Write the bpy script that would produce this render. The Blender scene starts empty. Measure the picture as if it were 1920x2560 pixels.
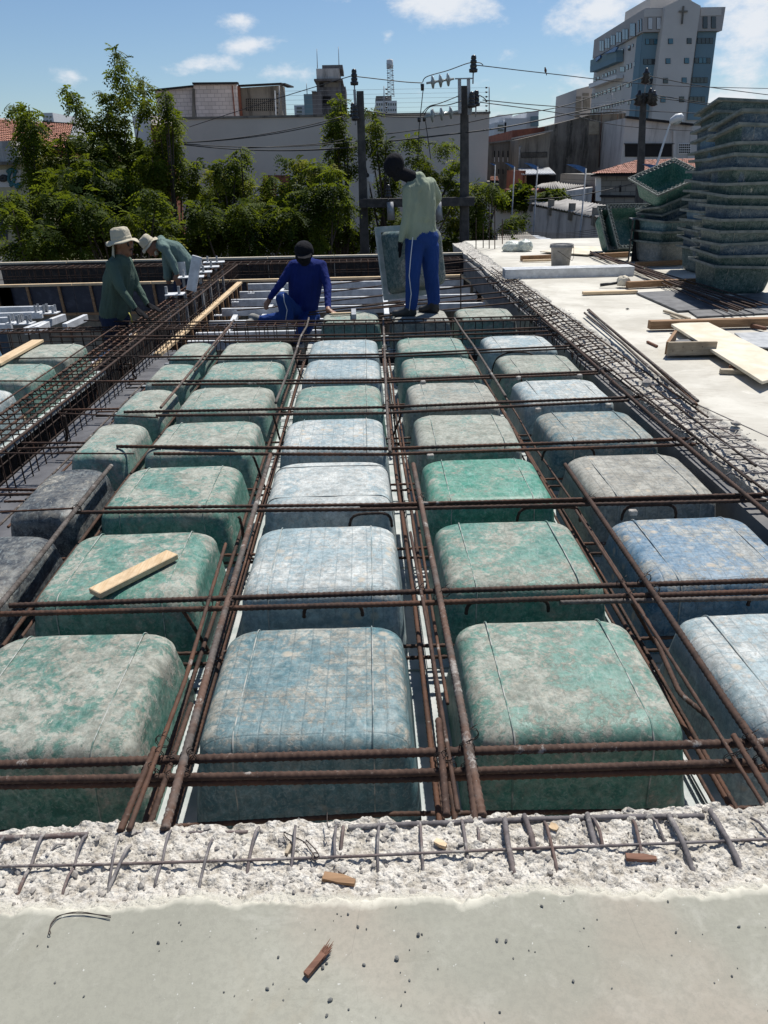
import bpy, bmesh, math, random
import numpy as np
from mathutils import Vector, Matrix, Euler
random.seed(7); RNG = np.random.default_rng(7)
R = math.radians
SC = bpy.context.scene
COL = SC.collection

# ---------------------------------------------------------------- camera
CF, CTH, CYA, CRO = 1827.65, 0.43984, 0.019714, -0.019587
CC = Vector((0.20246, -2.21746, 1.47058))
_c, _s = math.cos(CYA), math.sin(CYA)
_r0 = Vector((_c, -_s, 0)); _d0 = Vector((-_s*math.sin(CTH), -_c*math.sin(CTH), -math.cos(CTH)))
FWD = Vector((_s*math.cos(CTH), _c*math.cos(CTH), -math.sin(CTH)))
RIGHT = _r0*math.cos(CRO) - _d0*math.sin(CRO)
DOWN = _r0*math.sin(CRO) + _d0*math.cos(CRO)
def ray(u, v):
    """direction seen at a pixel of the 1920x2560 photograph"""
    return FWD + RIGHT*((u-960)/CF) + DOWN*((v-1280)/CF)
def W(u, v, z=None, y=None, x=None):
    """the point of the place at that pixel on a known plane"""
    d = ray(u, v)
    if z is not None: t = (z-CC.z)/d.z
    elif y is not None: t = (y-CC.y)/d.y
    else: t = (x-CC.x)/d.x
    return CC + d*t
cam = bpy.data.cameras.new('camera'); camo = bpy.data.objects.new('camera', cam); COL.objects.link(camo)
cam.sensor_fit = 'HORIZONTAL'; cam.sensor_width = 36; cam.lens = CF/1920*36
cam.clip_start = .05; cam.clip_end = 3000
m = Matrix((RIGHT, -DOWN, -FWD)).transposed().to_4x4(); m.translation = CC
camo.matrix_world = m; SC.camera = camo

# ---------------------------------------------------------------- sky and sun
SUN_EL, SUN_AZ = R(60), R(29)          # azimuth measured from +Y towards +X
SUNV = Vector((math.sin(SUN_AZ)*math.cos(SUN_EL), math.cos(SUN_AZ)*math.cos(SUN_EL), math.sin(SUN_EL)))
wd = bpy.data.worlds.new('World'); SC.world = wd; wd.use_nodes = True
nt = wd.node_tree; N = nt.nodes; L = nt.links; N.clear()
def wn(t, **k):
    n = N.new(t)
    for a, b in k.items(): setattr(n, a, b)
    return n
def wmath(op, a, b=None, c=None, clamp=False):
    n = wn('ShaderNodeMath', operation=op, use_clamp=clamp)
    for i, x in enumerate((a, b, c)):
        if x is None: continue
        if isinstance(x, (int, float)): n.inputs[i].default_value = x
        else: L.new(x, n.inputs[i])
    return n.outputs[0]
sky = wn('ShaderNodeTexSky', sky_type='NISHITA', sun_disc=False, sun_elevation=SUN_EL, sun_rotation=SUN_AZ,
         air_density=1.0, dust_density=0.25, ozone_density=2.0, altitude=20)
tc = wn('ShaderNodeTexCoord'); sep = wn('ShaderNodeSeparateXYZ'); L.new(tc.outputs['Generated'], sep.inputs[0])
yy = wmath('MAXIMUM', sep.outputs[1], 0.02)
gx = wmath('DIVIDE', sep.outputs[0], yy); gz = wmath('DIVIDE', sep.outputs[2], yy)
nz = wn('ShaderNodeTexNoise'); nz.inputs['Scale'].default_value = 17; nz.inputs['Detail'].default_value = 9; nz.inputs['Roughness'].default_value = .62
mp = wn('ShaderNodeMapping'); mp.inputs['Scale'].default_value = (1, 1, 1.9); L.new(tc.outputs['Generated'], mp.inputs[0]); L.new(mp.outputs[0], nz.inputs['Vector'])
nz2 = wn('ShaderNodeTexNoise'); nz2.inputs['Scale'].default_value = 2.2; nz2.inputs['Detail'].default_value = 8; L.new(mp.outputs[0], nz2.inputs['Vector'])
acc = None
CL = [(600, 52, 62, 30, 1), (630, 110, 70, 24, .9), (490, 166, 150, 20, .7), (720, 180, 85, 30, .95), (967, 90, 36, 20, 1),
      (1110, 10, 165, 55, 1.05), (1250, 150, 60, 22, .5), (1500, 22, 135, 62, 1.0), (172, 190, 50, 20, .45), (1900, 40, 130, 110, 1.3), (1860, 150, 120, 70, .9),
      (1400, 285, 330, 85, .62), (1840, 250, 180, 60, .8), (850, -5, 60, 16, .5)]
for (u, v, ru, rv, st) in CL:
    d = ray(u, v); cx, cz = d.x/d.y, d.z/d.y
    k = math.hypot(1, cx)
    a = wmath('MULTIPLY', wmath('SUBTRACT', gx, cx), CF/(ru*1.05*k))
    b = wmath('MULTIPLY', wmath('SUBTRACT', gz, cz), CF/(rv*1.1*k))
    q = wmath('ADD', wmath('MULTIPLY', a, a), wmath('MULTIPLY', b, b))
    fall = wmath('MULTIPLY', wmath('SUBTRACT', 1.0, wmath('SQRT', q)), st)
    acc = fall if acc is None else wmath('MAXIMUM', acc, fall)
den = wmath('ADD', acc, wmath('MULTIPLY', wmath('SUBTRACT', nz.outputs[0], .52), 2.6))
ss = wn('ShaderNodeMapRange', interpolation_type='SMOOTHSTEP'); L.new(den, ss.inputs[0])
ss.inputs[1].default_value = .12; ss.inputs[2].default_value = .95
far = wn('ShaderNodeMapRange', interpolation_type='SMOOTHSTEP'); L.new(nz2.outputs[0], far.inputs[0])
far.inputs[1].default_value = .58; far.inputs[2].default_value = .72
elsew = wmath('GREATER_THAN', wmath('ADD', wmath('ABSOLUTE', gx), wmath('MULTIPLY', wmath('LESS_THAN', sep.outputs[1], .03), 9)), .95)
cm = wmath('MAXIMUM', wmath('MULTIPLY', ss.outputs[0], .95), wmath('MULTIPLY', wmath('MULTIPLY', far.outputs[0], elsew), .8), clamp=True)
up = wmath('GREATER_THAN', sep.outputs[2], 0.0)
cm = wmath('MULTIPLY', cm, up)
tint = wn('ShaderNodeMixRGB', blend_type='MULTIPLY'); tint.inputs[0].default_value = 1; tint.inputs[2].default_value = (.93, 1.04, 1.16, 1)
L.new(sky.outputs[0], tint.inputs[1])
mx = wn('ShaderNodeMixRGB'); L.new(cm, mx.inputs[0]); L.new(tint.outputs[0], mx.inputs[1]); mx.inputs[2].default_value = (10.0, 10.4, 11.0, 1)
bg = wn('ShaderNodeBackground'); bg.inputs[1].default_value = 0.070; L.new(mx.outputs[0], bg.inputs[0])
wo = wn('ShaderNodeOutputWorld'); L.new(bg.outputs[0], wo.inputs[0])
sl = bpy.data.lights.new('sun', 'SUN'); slo = bpy.data.objects.new('sun', sl); COL.objects.link(slo)
sl.energy = 5.0; sl.angle = R(.5); sl.color = (1, .965, .90)
slo.rotation_euler = (-SUNV).to_track_quat('-Z', 'Y').to_euler()
SC.view_settings.view_transform = 'Standard'; SC.view_settings.look = 'None'
SC.view_settings.exposure = 0.22; SC.view_settings.gamma = 1
SC.render.engine = 'CYCLES'

# ---------------------------------------------------------------- helpers
def tag(o, label=None, cat=None, group=None, kind=None):
    if label: o['label'] = label
    if cat: o['category'] = cat
    if group: o['group'] = group
    if kind: o['kind'] = kind
    return o
def empty(name, loc, label=None, cat=None, group=None):
    o = bpy.data.objects.new(name, None); o.location = loc; o.empty_display_size = .1; COL.objects.link(o)
    return tag(o, label, cat, group)
def wloc(p):
    """world location of a parent chain that has locations only"""
    v = Vector((0, 0, 0))
    while p is not None: v += p.location; p = p.parent
    return v
def fast_mesh(name, verts, quads, smooth=False):
    verts = np.asarray(verts, dtype=np.float32); quads = np.asarray(quads, dtype=np.int32)
    me = bpy.data.meshes.new(name); n = quads.shape[1]
    me.vertices.add(len(verts)); me.vertices.foreach_set('co', verts.ravel())
    me.loops.add(quads.size); me.loops.foreach_set('vertex_index', quads.ravel())
    me.polygons.add(len(quads)); me.polygons.foreach_set('loop_start', np.arange(0, quads.size, n, dtype=np.int32))
    try: me.polygons.foreach_set('loop_total', np.full(len(quads), n, dtype=np.int32))
    except Exception: pass
    me.update(calc_edges=True)
    if smooth: me.polygons.foreach_set('use_smooth', np.ones(len(quads), dtype=bool))
    return me
def link(name, me, mat, parent=None, loc=None):
    o = bpy.data.objects.new(name, me)
    if mat is not None and len(me.materials) == 0: me.materials.append(mat)
    if parent is not None: o.parent = parent
    if loc is not None: o.location = loc
    COL.objects.link(o); return o
class MB:
    """collects shapes given in world space, builds ONE mesh"""
    def __init__(s): s.v = []; s.f = []; s.sm = []
    def add(s, vs, fs, smooth=False):
        k = len(s.v); s.v += [tuple(p) for p in vs]; s.f += [tuple(i+k for i in f) for f in fs]; s.sm += [smooth]*len(fs); return s
    def box(s, c, size, rz=0, rot=None, bev=0):
        hx, hy, hz = size[0]/2, size[1]/2, size[2]/2
        M = rot if rot is not None else Matrix.Rotation(rz, 3, 'Z')
        c = Vector(c)
        vs = [c + M @ Vector((x*hx, y*hy, z*hz)) for z in (-1, 1) for y in (-1, 1) for x in (-1, 1)]
        return s.add(vs, [(0, 2, 3, 1), (4, 5, 7, 6), (0, 1, 5, 4), (2, 6, 7, 3), (0, 4, 6, 2), (1, 3, 7, 5)])
    def span(s, x0, x1, y0, y1, z0, z1): return s.box(((x0+x1)/2, (y0+y1)/2, (z0+z1)/2), (abs(x1-x0), abs(y1-y0), abs(z1-z0)))
    def beam(s, p, q, w, h, roll=0):
        p, q = Vector(p), Vector(q); d = (q-p); ln = d.length; d.normalize()
        up = Vector((0, 0, 1)) if abs(d.z) < .95 else Vector((0, 1, 0))
        sx = d.cross(up).normalized(); sz = sx.cross(d)
        M = Matrix((sx, d, sz)).transposed() @ Matrix.Rotation(roll, 3, 'Y')
        return s.box((p+q)/2, (w, ln, h), rot=M)
    def tube(s, pts, r, n=8, cap=True):
        pts = [Vector(p) for p in pts]; rs = r if isinstance(r, (list, tuple)) else [r]*len(pts)
        vs = []; fs = []; a = None
        for i, p in enumerate(pts):
            d = (pts[min(i+1, len(pts)-1)]-pts[max(i-1, 0)]).normalized()
            if a is None: a = d.orthogonal().normalized()
            a = (a - d*a.dot(d)).normalized(); b = d.cross(a)
            vs += [p + (a*math.cos(2*math.pi*k/n)+b*math.sin(2*math.pi*k/n))*rs[i] for k in range(n)]
        for i in range(len(pts)-1):
            for k in range(n): fs.append((i*n+k, i*n+(k+1) % n, (i+1)*n+(k+1) % n, (i+1)*n+k))
        s.add(vs, fs, True)
        if cap:
            k = len(s.v)-len(vs)
            s.f += [tuple(k+i for i in range(n))[::-1], tuple(k+(len(pts)-1)*n+i for i in range(n))]; s.sm += [False, False]
        return s
    def lathe(s, c, prof, n=20, axis=None, smooth=True):
        """prof: (radius, height) pairs along axis"""
        c = Vector(c); ax = (Vector(axis) if axis is not None else Vector((0, 0, 1))).normalized()
        a = ax.orthogonal().normalized(); b = ax.cross(a); vs = []; fs = []
        for (r, h) in prof: vs += [c+ax*h+(a*math.cos(2*math.pi*k/n)+b*math.sin(2*math.pi*k/n))*r for k in range(n)]
        for i in range(len(prof)-1):
            for k in range(n): fs.append((i*n+k, i*n+(k+1) % n, (i+1)*n+(k+1) % n, (i+1)*n+k))
        s.add(vs, fs, smooth); k = len(s.v)-len(vs)
        s.f += [tuple(k+i for i in range(n))[::-1], tuple(k+(len(prof)-1)*n+i for i in range(n))]; s.sm += [False, False]
        return s
    def poly(s, pts, thick=None):
        pts = [Vector(p) for p in pts]; n = len(pts)
        if thick is None: return s.add(pts, [tuple(range(n))])
        t = Vector(thick); vs = pts+[p+t for p in pts]
        return s.add(vs, [tuple(range(n))[::-1], tuple(range(n, 2*n))]+[(i, (i+1) % n, (i+1) % n+n, i+n) for i in range(n)])
    def build(s, name, mat, parent=None, origin=None, bevel=0):
        if origin is None:
            if parent is not None: origin = wloc(parent)
            else:
                a = np.array(s.v); lo = a.min(0); hi = a.max(0); origin = Vector(((lo[0]+hi[0])/2, (lo[1]+hi[1])/2, lo[2]))
        me = bpy.data.meshes.new(name); o = Vector(origin)
        me.from_pydata([Vector(p)-o for p in s.v], [], s.f)
        me.polygons.foreach_set('use_smooth', s.sm); me.update()
        ob = link(name, me, mat, parent)
        if parent is None: ob.location = o
        if bevel:
            b = ob.modifiers.new('bevel', 'BEVEL'); b.width = bevel; b.segments = 1; b.limit_method = 'ANGLE'
        return ob

# ---------------------------------------------------------------- materials
class NT:
    def __init__(s, name):
        s.m = bpy.data.materials.new(name); s.m.use_nodes = True; s.t = s.m.node_tree; s.t.nodes.clear()
        s.out = s.n('ShaderNodeOutputMaterial'); s.b = s.n('ShaderNodeBsdfPrincipled'); s.l(s.b.outputs[0], s.out.inputs[0])
    def n(s, t, **k):
        x = s.t.nodes.new(t)
        for a, b in k.items(): setattr(x, a, b)
        return x
    def l(s, a, b): s.t.links.new(a, b)
    def v(s, inp, x):
        if isinstance(x, (int, float)): inp.default_value = x
        elif isinstance(x, tuple): inp.default_value = x if len(x) == 4 or inp.type == 'VECTOR' else (*x, 1)
        else: s.l(x, inp)
    def math(s, op, a, b=0.0, clamp=False):
        x = s.n('ShaderNodeMath', operation=op, use_clamp=clamp); s.v(x.inputs[0], a); s.v(x.inputs[1], b); return x.outputs[0]
    def coord(s, scale=(1, 1, 1), rnd=True, kind='Object'):
        tc = s.n('ShaderNodeTexCoord'); mp = s.n('ShaderNodeMapping'); s.l(tc.outputs[kind], mp.inputs[0]); mp.inputs['Scale'].default_value = scale
        if rnd:
            oi = s.n('ShaderNodeObjectInfo'); mm = s.math('MULTIPLY', oi.outputs['Random'], 37.0)
            cb = s.n('ShaderNodeCombineXYZ'); s.l(mm, cb.inputs[0]); s.l(mm, cb.inputs[1]); s.l(cb.outputs[0], mp.inputs[1])
        return mp.outputs[0]
    def noise(s, co, scale, detail=6, rough=.6, dist=0):
        x = s.n('ShaderNodeTexNoise'); s.l(co, x.inputs['Vector']); x.inputs['Scale'].default_value = scale
        x.inputs['Detail'].default_value = detail; x.inputs['Roughness'].default_value = rough; x.inputs['Distortion'].default_value = dist; return x.outputs[0]
    def vor(s, co, scale, feat='F1'):
        x = s.n('ShaderNodeTexVoronoi', feature=feat); s.l(co, x.inputs['Vector']); x.inputs['Scale'].default_value = scale; return x.outputs[0]
    def ramp(s, f, lo, hi, a=0.0, b=1.0):
        x = s.n('ShaderNodeMapRange', interpolation_type='SMOOTHSTEP'); s.v(x.inputs[0], f)
        for i, q in enumerate((lo, hi, a, b)): s.v(x.inputs[i+1], q)
        return x.outputs[0]
    def mix(s, f, a, b, mode='MIX'):
        x = s.n('ShaderNodeMixRGB', blend_type=mode); s.v(x.inputs[0], f); s.v(x.inputs[1], a); s.v(x.inputs[2], b); return x.outputs[0]
    def bump(s, h, strength=.3, dist=.01, prev=None):
        x = s.n('ShaderNodeBump'); x.inputs['Strength'].default_value = strength; x.inputs['Distance'].default_value = dist; s.l(h, x.inputs['Height'])
        if prev is not None: s.l(prev, x.inputs['Normal'])
        return x.outputs[0]
    def done(s, col, rough=.8, nrm=None, metal=0, spec=None):
        s.v(s.b.inputs['Base Color'], col); s.v(s.b.inputs['Roughness'], rough); s.v(s.b.inputs['Metallic'], metal)
        if spec is not None: s.b.inputs['Specular IOR Level'].default_value = spec
        if nrm is not None: s.l(nrm, s.b.inputs['Normal'])
        return s.m
def simple(name, a, b=None, scale=8, rough=.8, bump=.2, bdist=.004, metal=0, stretch=(1, 1, 1), lo=.35, hi=.65, spec=None, detail=6):
    t = NT(name); co = t.coord(stretch); nn = t.noise(co, scale, detail)
    col = t.mix(t.ramp(nn, lo, hi), a, b if b else tuple(x*.7 for x in a))
    return t.done(col, rough, t.bump(t.noise(co, scale*6, 5), bump, bdist) if bump else None, metal, spec)
M = {}
# fibreglass dome forms: paint colour from the object's colour, alpha = how much cement film has stuck to it
def dome_mat(name, grid=False):
    t = NT(name); oi = t.n('ShaderNodeObjectInfo'); co = t.coord()
    paint = oi.outputs['Color']; amt = oi.outputs['Alpha']
    n1 = t.noise(co, 3.6, 10, .68, .6); n2 = t.noise(co, 14, 9, .75, 1.2); n3 = t.noise(co, 60, 6, .7)
    st = t.coord((1, .22, 1)); n4 = t.noise(st, 38, 7, .75, 2.0); n5 = t.noise(t.coord((.25, 1, .4)), 30, 7, .75, 1.5)
    pv = t.mix(t.ramp(n2, .3, .7), t.mix(.32, paint, (.02, .04, .05), 'MIX'), paint)
    pv = t.mix(t.math('MULTIPLY', t.ramp(n2, .42, .62), .45), pv, t.mix(.5, paint, (.33, .37, .36)))
    pv = t.mix(t.math('MULTIPLY', t.ramp(n4, .5, .64), .35), pv, (.40, .46, .45))
    s = t.math('ADD', t.math('MULTIPLY', n1, 1.0), t.math('MULTIPLY', t.math('SUBTRACT', n2, .5), .8))
    s = t.math('ADD', s, t.math('MULTIPLY', t.math('SUBTRACT', n3, .5), .45))
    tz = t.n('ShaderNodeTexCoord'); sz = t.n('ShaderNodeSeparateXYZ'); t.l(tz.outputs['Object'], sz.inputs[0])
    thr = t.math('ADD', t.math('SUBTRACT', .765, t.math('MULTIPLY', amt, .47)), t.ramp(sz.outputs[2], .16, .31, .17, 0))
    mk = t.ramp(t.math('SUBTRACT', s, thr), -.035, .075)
    nf = t.noise(co, 8, 9, .8, .4); film = t.mix(t.ramp(nf, .36, .62), (.215, .205, .175), (.375, .365, .32))
    spc = t.n('ShaderNodeSeparateXYZ'); t.l(paint, spc.inputs[0]); film = t.mix(t.ramp(spc.outputs[2], .24, .36, 0, .7), film, t.mix(t.ramp(nf, .36, .62), (.36, .395, .40), (.60, .61, .59)))
    film = t.mix(.10, film, t.mix(.35, t.mix(1.0, paint, (1.5, 1.5, 1.5), 'MULTIPLY'), (.30, .31, .31)))
    film = t.mix(t.ramp(n3, .5, .8), film, (.40, .34, .27))
    mkc = t.math('MULTIPLY', t.ramp(t.math('SUBTRACT', s, thr), -.26, .02), t.ramp(n5, .3, .7, .45, .95))
    chalk = t.mix(.52, paint, film); pv = t.mix(mkc, pv, chalk)
    mk2 = t.math('MULTIPLY', mk, t.ramp(n4, .2, .62, .70, .97))
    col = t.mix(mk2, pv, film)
    spk = t.ramp(t.noise(co, 34, 10, .85, .5), .36, .64, .68, 1.22); cbs = t.n('ShaderNodeCombineXYZ')
    for i_ in range(3): t.l(spk, cbs.inputs[i_])
    col = t.mix(1.0, col, cbs.outputs[0], 'MULTIPLY')
    crust = t.ramp(t.noise(co, 7, 10, .8, .8), .645, .67)
    col = t.mix(t.math('MULTIPLY', crust, .9), col, (.60, .57, .48))
    # thin pale scratches and dark scuffs of their own
    sc = t.ramp(t.vor(t.coord((1, .12, 1)), 26, 'DISTANCE_TO_EDGE'), .0, .022, 1, 0)
    scm = t.ramp(t.noise(co, 5, 3), .52, .6)
    col = t.mix(t.math('MULTIPLY', t.math('MULTIPLY', sc, scm), .35), col, (.10, .11, .10))
    h = t.math('ADD', t.math('MULTIPLY', mk, .5), t.math('ADD', t.math('MULTIPLY', crust, 1.4), t.math('MULTIPLY', n3, .5)))
    nrm = t.bump(h, .6, .0022)
    nrm = t.bump(t.noise(co, 7, 3), .35, .010, nrm)
    if grid:
        tc = t.n('ShaderNodeTexCoord'); sp = t.n('ShaderNodeSeparateXYZ'); wv = t.n('ShaderNodeMixRGB', blend_type='ADD'); wv.inputs[0].default_value = .012
        nc = t.n('ShaderNodeTexNoise'); nc.inputs['Scale'].default_value = 5; t.l(tc.outputs['Object'], nc.inputs['Vector'])
        t.l(tc.outputs['Object'], wv.inputs[1]); t.l(nc.outputs['Color'], wv.inputs[2]); t.l(wv.outputs[0], sp.inputs[0])
        ln = None
        for ax, per in ((0, .062), (1, .052)):
            a = t.math('ABSOLUTE', t.math('SUBTRACT', t.math('FRACT', t.math('ADD', t.math('DIVIDE', sp.outputs[ax], per), .5)), .5))
            e = t.ramp(a, .0, .075, 1, 0); ln = e if ln is None else t.math('MAXIMUM', ln, e)
        lm = t.math('MULTIPLY', ln, t.ramp(n1, .32, .55, .25, .8))
        col = t.mix(t.math('MULTIPLY', lm, .48), col, t.mix(.7, paint, (.04, .06, .07)))
        nrm = t.bump(t.math('MULTIPLY', lm, -1.0), .3, .003, nrm)
        # rusty-beige rings left inside some of the cells
        vs = t.vor(t.coord(), 15); spt = t.math('MULTIPLY', t.ramp(vs, .16, .36, 1, 0), t.ramp(t.noise(co, 4, 3), .50, .60))
        col = t.mix(t.math('MULTIPLY', spt, .6), col, (.48, .40, .30))
    return t.done(col, t.ramp(mk, 0, 1, .48, .9), nrm, 0, .3)
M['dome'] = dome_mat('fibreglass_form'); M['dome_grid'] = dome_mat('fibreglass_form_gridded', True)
t = NT('seam_ridge'); oi = t.n('ShaderNodeObjectInfo'); co = t.coord()
M['seam'] = t.done(t.mix(t.ramp(t.noise(co, 20), .4, .6), t.mix(.5, oi.outputs['Color'], (.12, .14, .13)), (.36, .36, .33)), .7)
# concretes
t = NT('concrete_top'); co = t.coord(rnd=False)
at = t.n('ShaderNodeAttribute', attribute_name='rough'); rg = at.outputs['Fac']; at2 = t.n('ShaderNodeAttribute', attribute_name='rim'); rim = at2.outputs['Fac']
n1 = t.noise(co, 1.3, 6, .6); n2 = t.noise(co, 9, 9, .72, .6); n3 = t.noise(co, 70, 6, .75)
sm = t.mix(t.ramp(n1, .35, .68), (.268, .263, .218), (.330, .322, .270))
sm = t.mix(t.ramp(t.noise(t.coord((1, 3.2, 1), False), 4.5, 8, .75, 1.2), .56, .68, 0, .5), sm, (.23, .225, .185)); sm = t.mix(t.ramp(n2, .5, .72, 0, .55), sm, (.39, .38, .33))
sm = t.mix(t.ramp(t.noise(t.coord((1, 1, 1), False), 2.6, 5, .6, .5), .56, .72, 0, .5), sm, (.27, .235, .175))
sm = t.mix(t.ramp(t.noise(co, 34, 8, .8, .5), .64, .70, 0, .55), sm, (.15, .145, .12))
sm = t.mix(t.ramp(t.noise(co, 1.7, 3, .5), .5, .64, 0, .4), sm, (.36, .29, .235)); sm = t.mix(t.ramp(n3, .42, .62, 0, .28), sm, (.20, .195, .165)); sm = t.mix(t.ramp(n3, .66, .75, 0, .7), sm, (.10, .10, .09))
sm = t.mix(t.ramp(t.noise(co, 110, 2, .5), .74, .78, 0, .8), sm, (.5, .5, .46))
sc = t.ramp(t.vor(t.coord((1, .3, 1), False), 5.5, 'DISTANCE_TO_EDGE'), .0, .006, 1, 0)
sm = t.mix(t.math('MULTIPLY', t.math('MULTIPLY', sc, t.ramp(t.noise(co, 3.2, 4), .52, .62)), .35), sm, (.17, .16, .14))
v1 = t.vor(co, 62); v2 = t.vor(co, 150); n4 = t.noise(co, 30, 9, .8, .4)
ro = t.mix(t.ramp(n4, .34, .60), (.42, .375, .315), (.76, .72, .65))
ro = t.mix(t.ramp(t.noise(co, 9, 6, .7), .5, .68, 0, .6), ro, (.36, .32, .25))
ro = t.mix(t.ramp(n4, .64, .74, 0, .8), ro, (.80, .77, .71))
ro = t.mix(t.math('MULTIPLY', t.ramp(v1, .1, .28, 1, 0), t.ramp(t.noise(co, 22, 3), .5, .6)), ro, (.26, .25, .245))
ro = t.mix(t.ramp(t.noise(co, 6.5, 5, .7), .66, .74, 0, .45), ro, (.42, .27, .13))
col = t.mix(rg, sm, ro)
col = t.mix(t.math('MULTIPLY', rim, t.ramp(t.noise(co, 40, 6, .8), .3, .55, .4, 1)), col, (.60, .57, .48))
hb = t.math('ADD', t.math('MULTIPLY', n4, 1.0), t.math('ADD', t.math('MULTIPLY', v1, -.7), t.math('MULTIPLY', v2, -.35)))
hs = t.math('ADD', t.math('MULTIPLY', n3, .04), t.math('MULTIPLY', n2, .10))
hh = t.math('ADD', t.math('MULTIPLY', hb, rg), t.math('MULTIPLY', hs, t.math('SUBTRACT', 1.0, rg)))
M['conc'] = t.done(col, .85, t.bump(hh, .95, .012), 0, .25)
t = NT('concrete_white'); co = t.coord(rnd=False)      # sun-bleached right-hand slab
at = t.n('ShaderNodeAttribute', attribute_name='rough'); rg = at.outputs['Fac']
n1 = t.noise(co, 1.1, 7, .65, .4); n2 = t.noise(t.coord((1, 2.6, 1), False), 3.2, 9, .74, .9); n3 = t.noise(co, 60, 5, .7)
sm = t.mix(t.ramp(n1, .36, .66), (.44, .415, .36), (.60, .575, .51)); sm = t.mix(t.ramp(n2, .5, .7, 0, .65), sm, (.35, .32, .27))
sm = t.mix(t.ramp(n2, .30, .42, .6, 0), sm, (.68, .655, .59)); sm = t.mix(t.ramp(n3, .68, .76, 0, .6), sm, (.16, .15, .13))
n4 = t.noise(co, 20, 9, .8, .4); v1 = t.vor(co, 34)
ro = t.mix(t.ramp(n4, .38, .64), (.34, .315, .28), (.66, .63, .575)); ro = t.mix(t.ramp(n4, .66, .76, 0, .8), ro, (.62, .59, .53))
col = t.mix(rg, sm, ro); hb = t.math('ADD', n4, t.math('MULTIPLY', v1, -.6))
M['conc2'] = t.done(col, .88, t.bump(t.math('ADD', t.math('MULTIPLY', hb, rg), t.math('MULTIPLY', n2, .12)), .95, .02), 0, .2)
M['oldwall'] = simple('old_beam_face', (.16, .155, .15), (.10, .10, .105), 4, .85, .3, .004)
# reinforcing steel
def steel(name, a, b, c, cement=0.0):
    t = NT(name); co = t.coord(); n = t.noise(co, 22, 7, .7); n2 = t.noise(co, 90, 5, .7); oi = t.n('ShaderNodeObjectInfo')
    col = t.mix(t.ramp(n, .35, .62), a, b); col = t.mix(t.math('MULTIPLY', t.ramp(oi.outputs['Random'], .35, 1), t.ramp(t.noise(co, 4, 5, .6), .4, .6)), col, t.mix(.5, col, (.19, .085, .045))); col = t.mix(t.ramp(n2, .58, .74), col, c)
    if cement: col = t.mix(t.math('MULTIPLY', t.ramp(t.noise(co, 7, 8, .75), .66-cement*.25, .72-cement*.2), .85), col, (.42, .39, .35))
    col = t.mix(1.0, col, (.80, .80, .82), 'MULTIPLY'); return t.done(col, .78, t.bump(n2, .6, .0014), .1, .25)
M['bar'] = steel('rebar_dark', (.045, .030, .024), (.085, .050, .036), (.17, .12, .095), .12)
M['bar_rust'] = steel('rebar_rusty', (.060, .036, .027), (.105, .062, .044), (.20, .15, .12), .3)
M['bar_grey'] = steel('rebar_cement_grey', (.075, .06, .05), (.15, .13, .115), (.26, .23, .20), .4)
M['bar_black'] = steel('rebar_blackish', (.022, .016, .014), (.055, .036, .028), (.10, .07, .055), 0)
M['bar_conc'] = steel('rebar_dusty', (.12, .11, .11), (.22, .20, .195), (.36, .34, .32), .5)
M['wire'] = simple('binding_wire', (.03, .025, .025), (.07, .05, .04), 30, .5, 0, metal=.5)
# woods
def wood(name, a, b, c=None, axis=0, sc=6, rough=.75):
    t = NT(name); s3 = [9, 9, 9]; s3[axis] = .7; co = t.coord(tuple(s3)); n = t.noise(co, sc, 7, .65, .8)
    col = t.mix(t.ramp(n, .32, .68), a, b); n2 = t.noise(t.coord(), 3, 6, .7)
    col = t.mix(t.ramp(n2, .52, .7, 0, .6), col, c or tuple(x*.55 for x in a))
    return t.done(col, rough, t.bump(n, .35, .002), 0, .3)
M['wood'] = wood('pine_board', (.56, .40, .24), (.70, .55, .37)); M['woody'] = wood('pine_board_lengthwise', (.50, .35, .20), (.64, .49, .32), None, 1)
M['wood_brown'] = wood('weathered_brown_timber', (.20, .115, .06), (.33, .20, .11)); M['wood_old'] = wood('grey_old_timber', (.30, .24, .17), (.42, .36, .27))
M['wood_dark'] = wood('dark_splinter', (.10, .045, .028), (.20, .10, .065))
M['ply_black'] = simple('black_film_plywood', (.055, .056, .062), (.115, .115, .12), 7, .55, .15, .002, detail=9)
M['ply_strip'] = simple('dark_plastic_panel', (.07, .07, .078), (.12, .12, .128), 5, .55, .15, .002, detail=9)
M['ply_pale'] = simple('cement_stained_plywood', (.55, .48, .36), (.68, .61, .49), 5, .8, .3, .003, detail=9)
M['form_blue'] = simple('dark_blue_form_panel', (.018, .022, .040), (.055, .06, .085), 9, .6, .3, .003, detail=9, lo=.45, hi=.75)
M['form_dark'] = simple('dark_form_panel', (.012, .011, .013), (.055, .048, .046), 8, .65, .3, .003, detail=9, lo=.45, hi=.75)
M['galv'] = simple('galvanised_steel', (.70, .71, .72), (.52, .53, .54), 9, .5, .12, .002, metal=.12)
M['galv_dull'] = simple('dull_galvanised_steel', (.26, .27, .285), (.38, .39, .40), 9, .5, .15, .002, metal=.3)
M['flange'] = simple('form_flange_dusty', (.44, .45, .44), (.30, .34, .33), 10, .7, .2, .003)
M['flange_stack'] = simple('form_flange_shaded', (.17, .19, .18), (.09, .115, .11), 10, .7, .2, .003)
M['deck'] = simple('form_deck', (.30, .32, .31), (.42, .42, .40), 5, .7, .2, .003)
M['black'] = simple('black_plastic', (.012, .012, .013), (.02, .02, .022), 6, .5, 0)
M['bucket'] = simple('cement_caked_bucket', (.20, .195, .185), (.33, .32, .31), 6, .85, .7, .01, detail=9)
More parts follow.
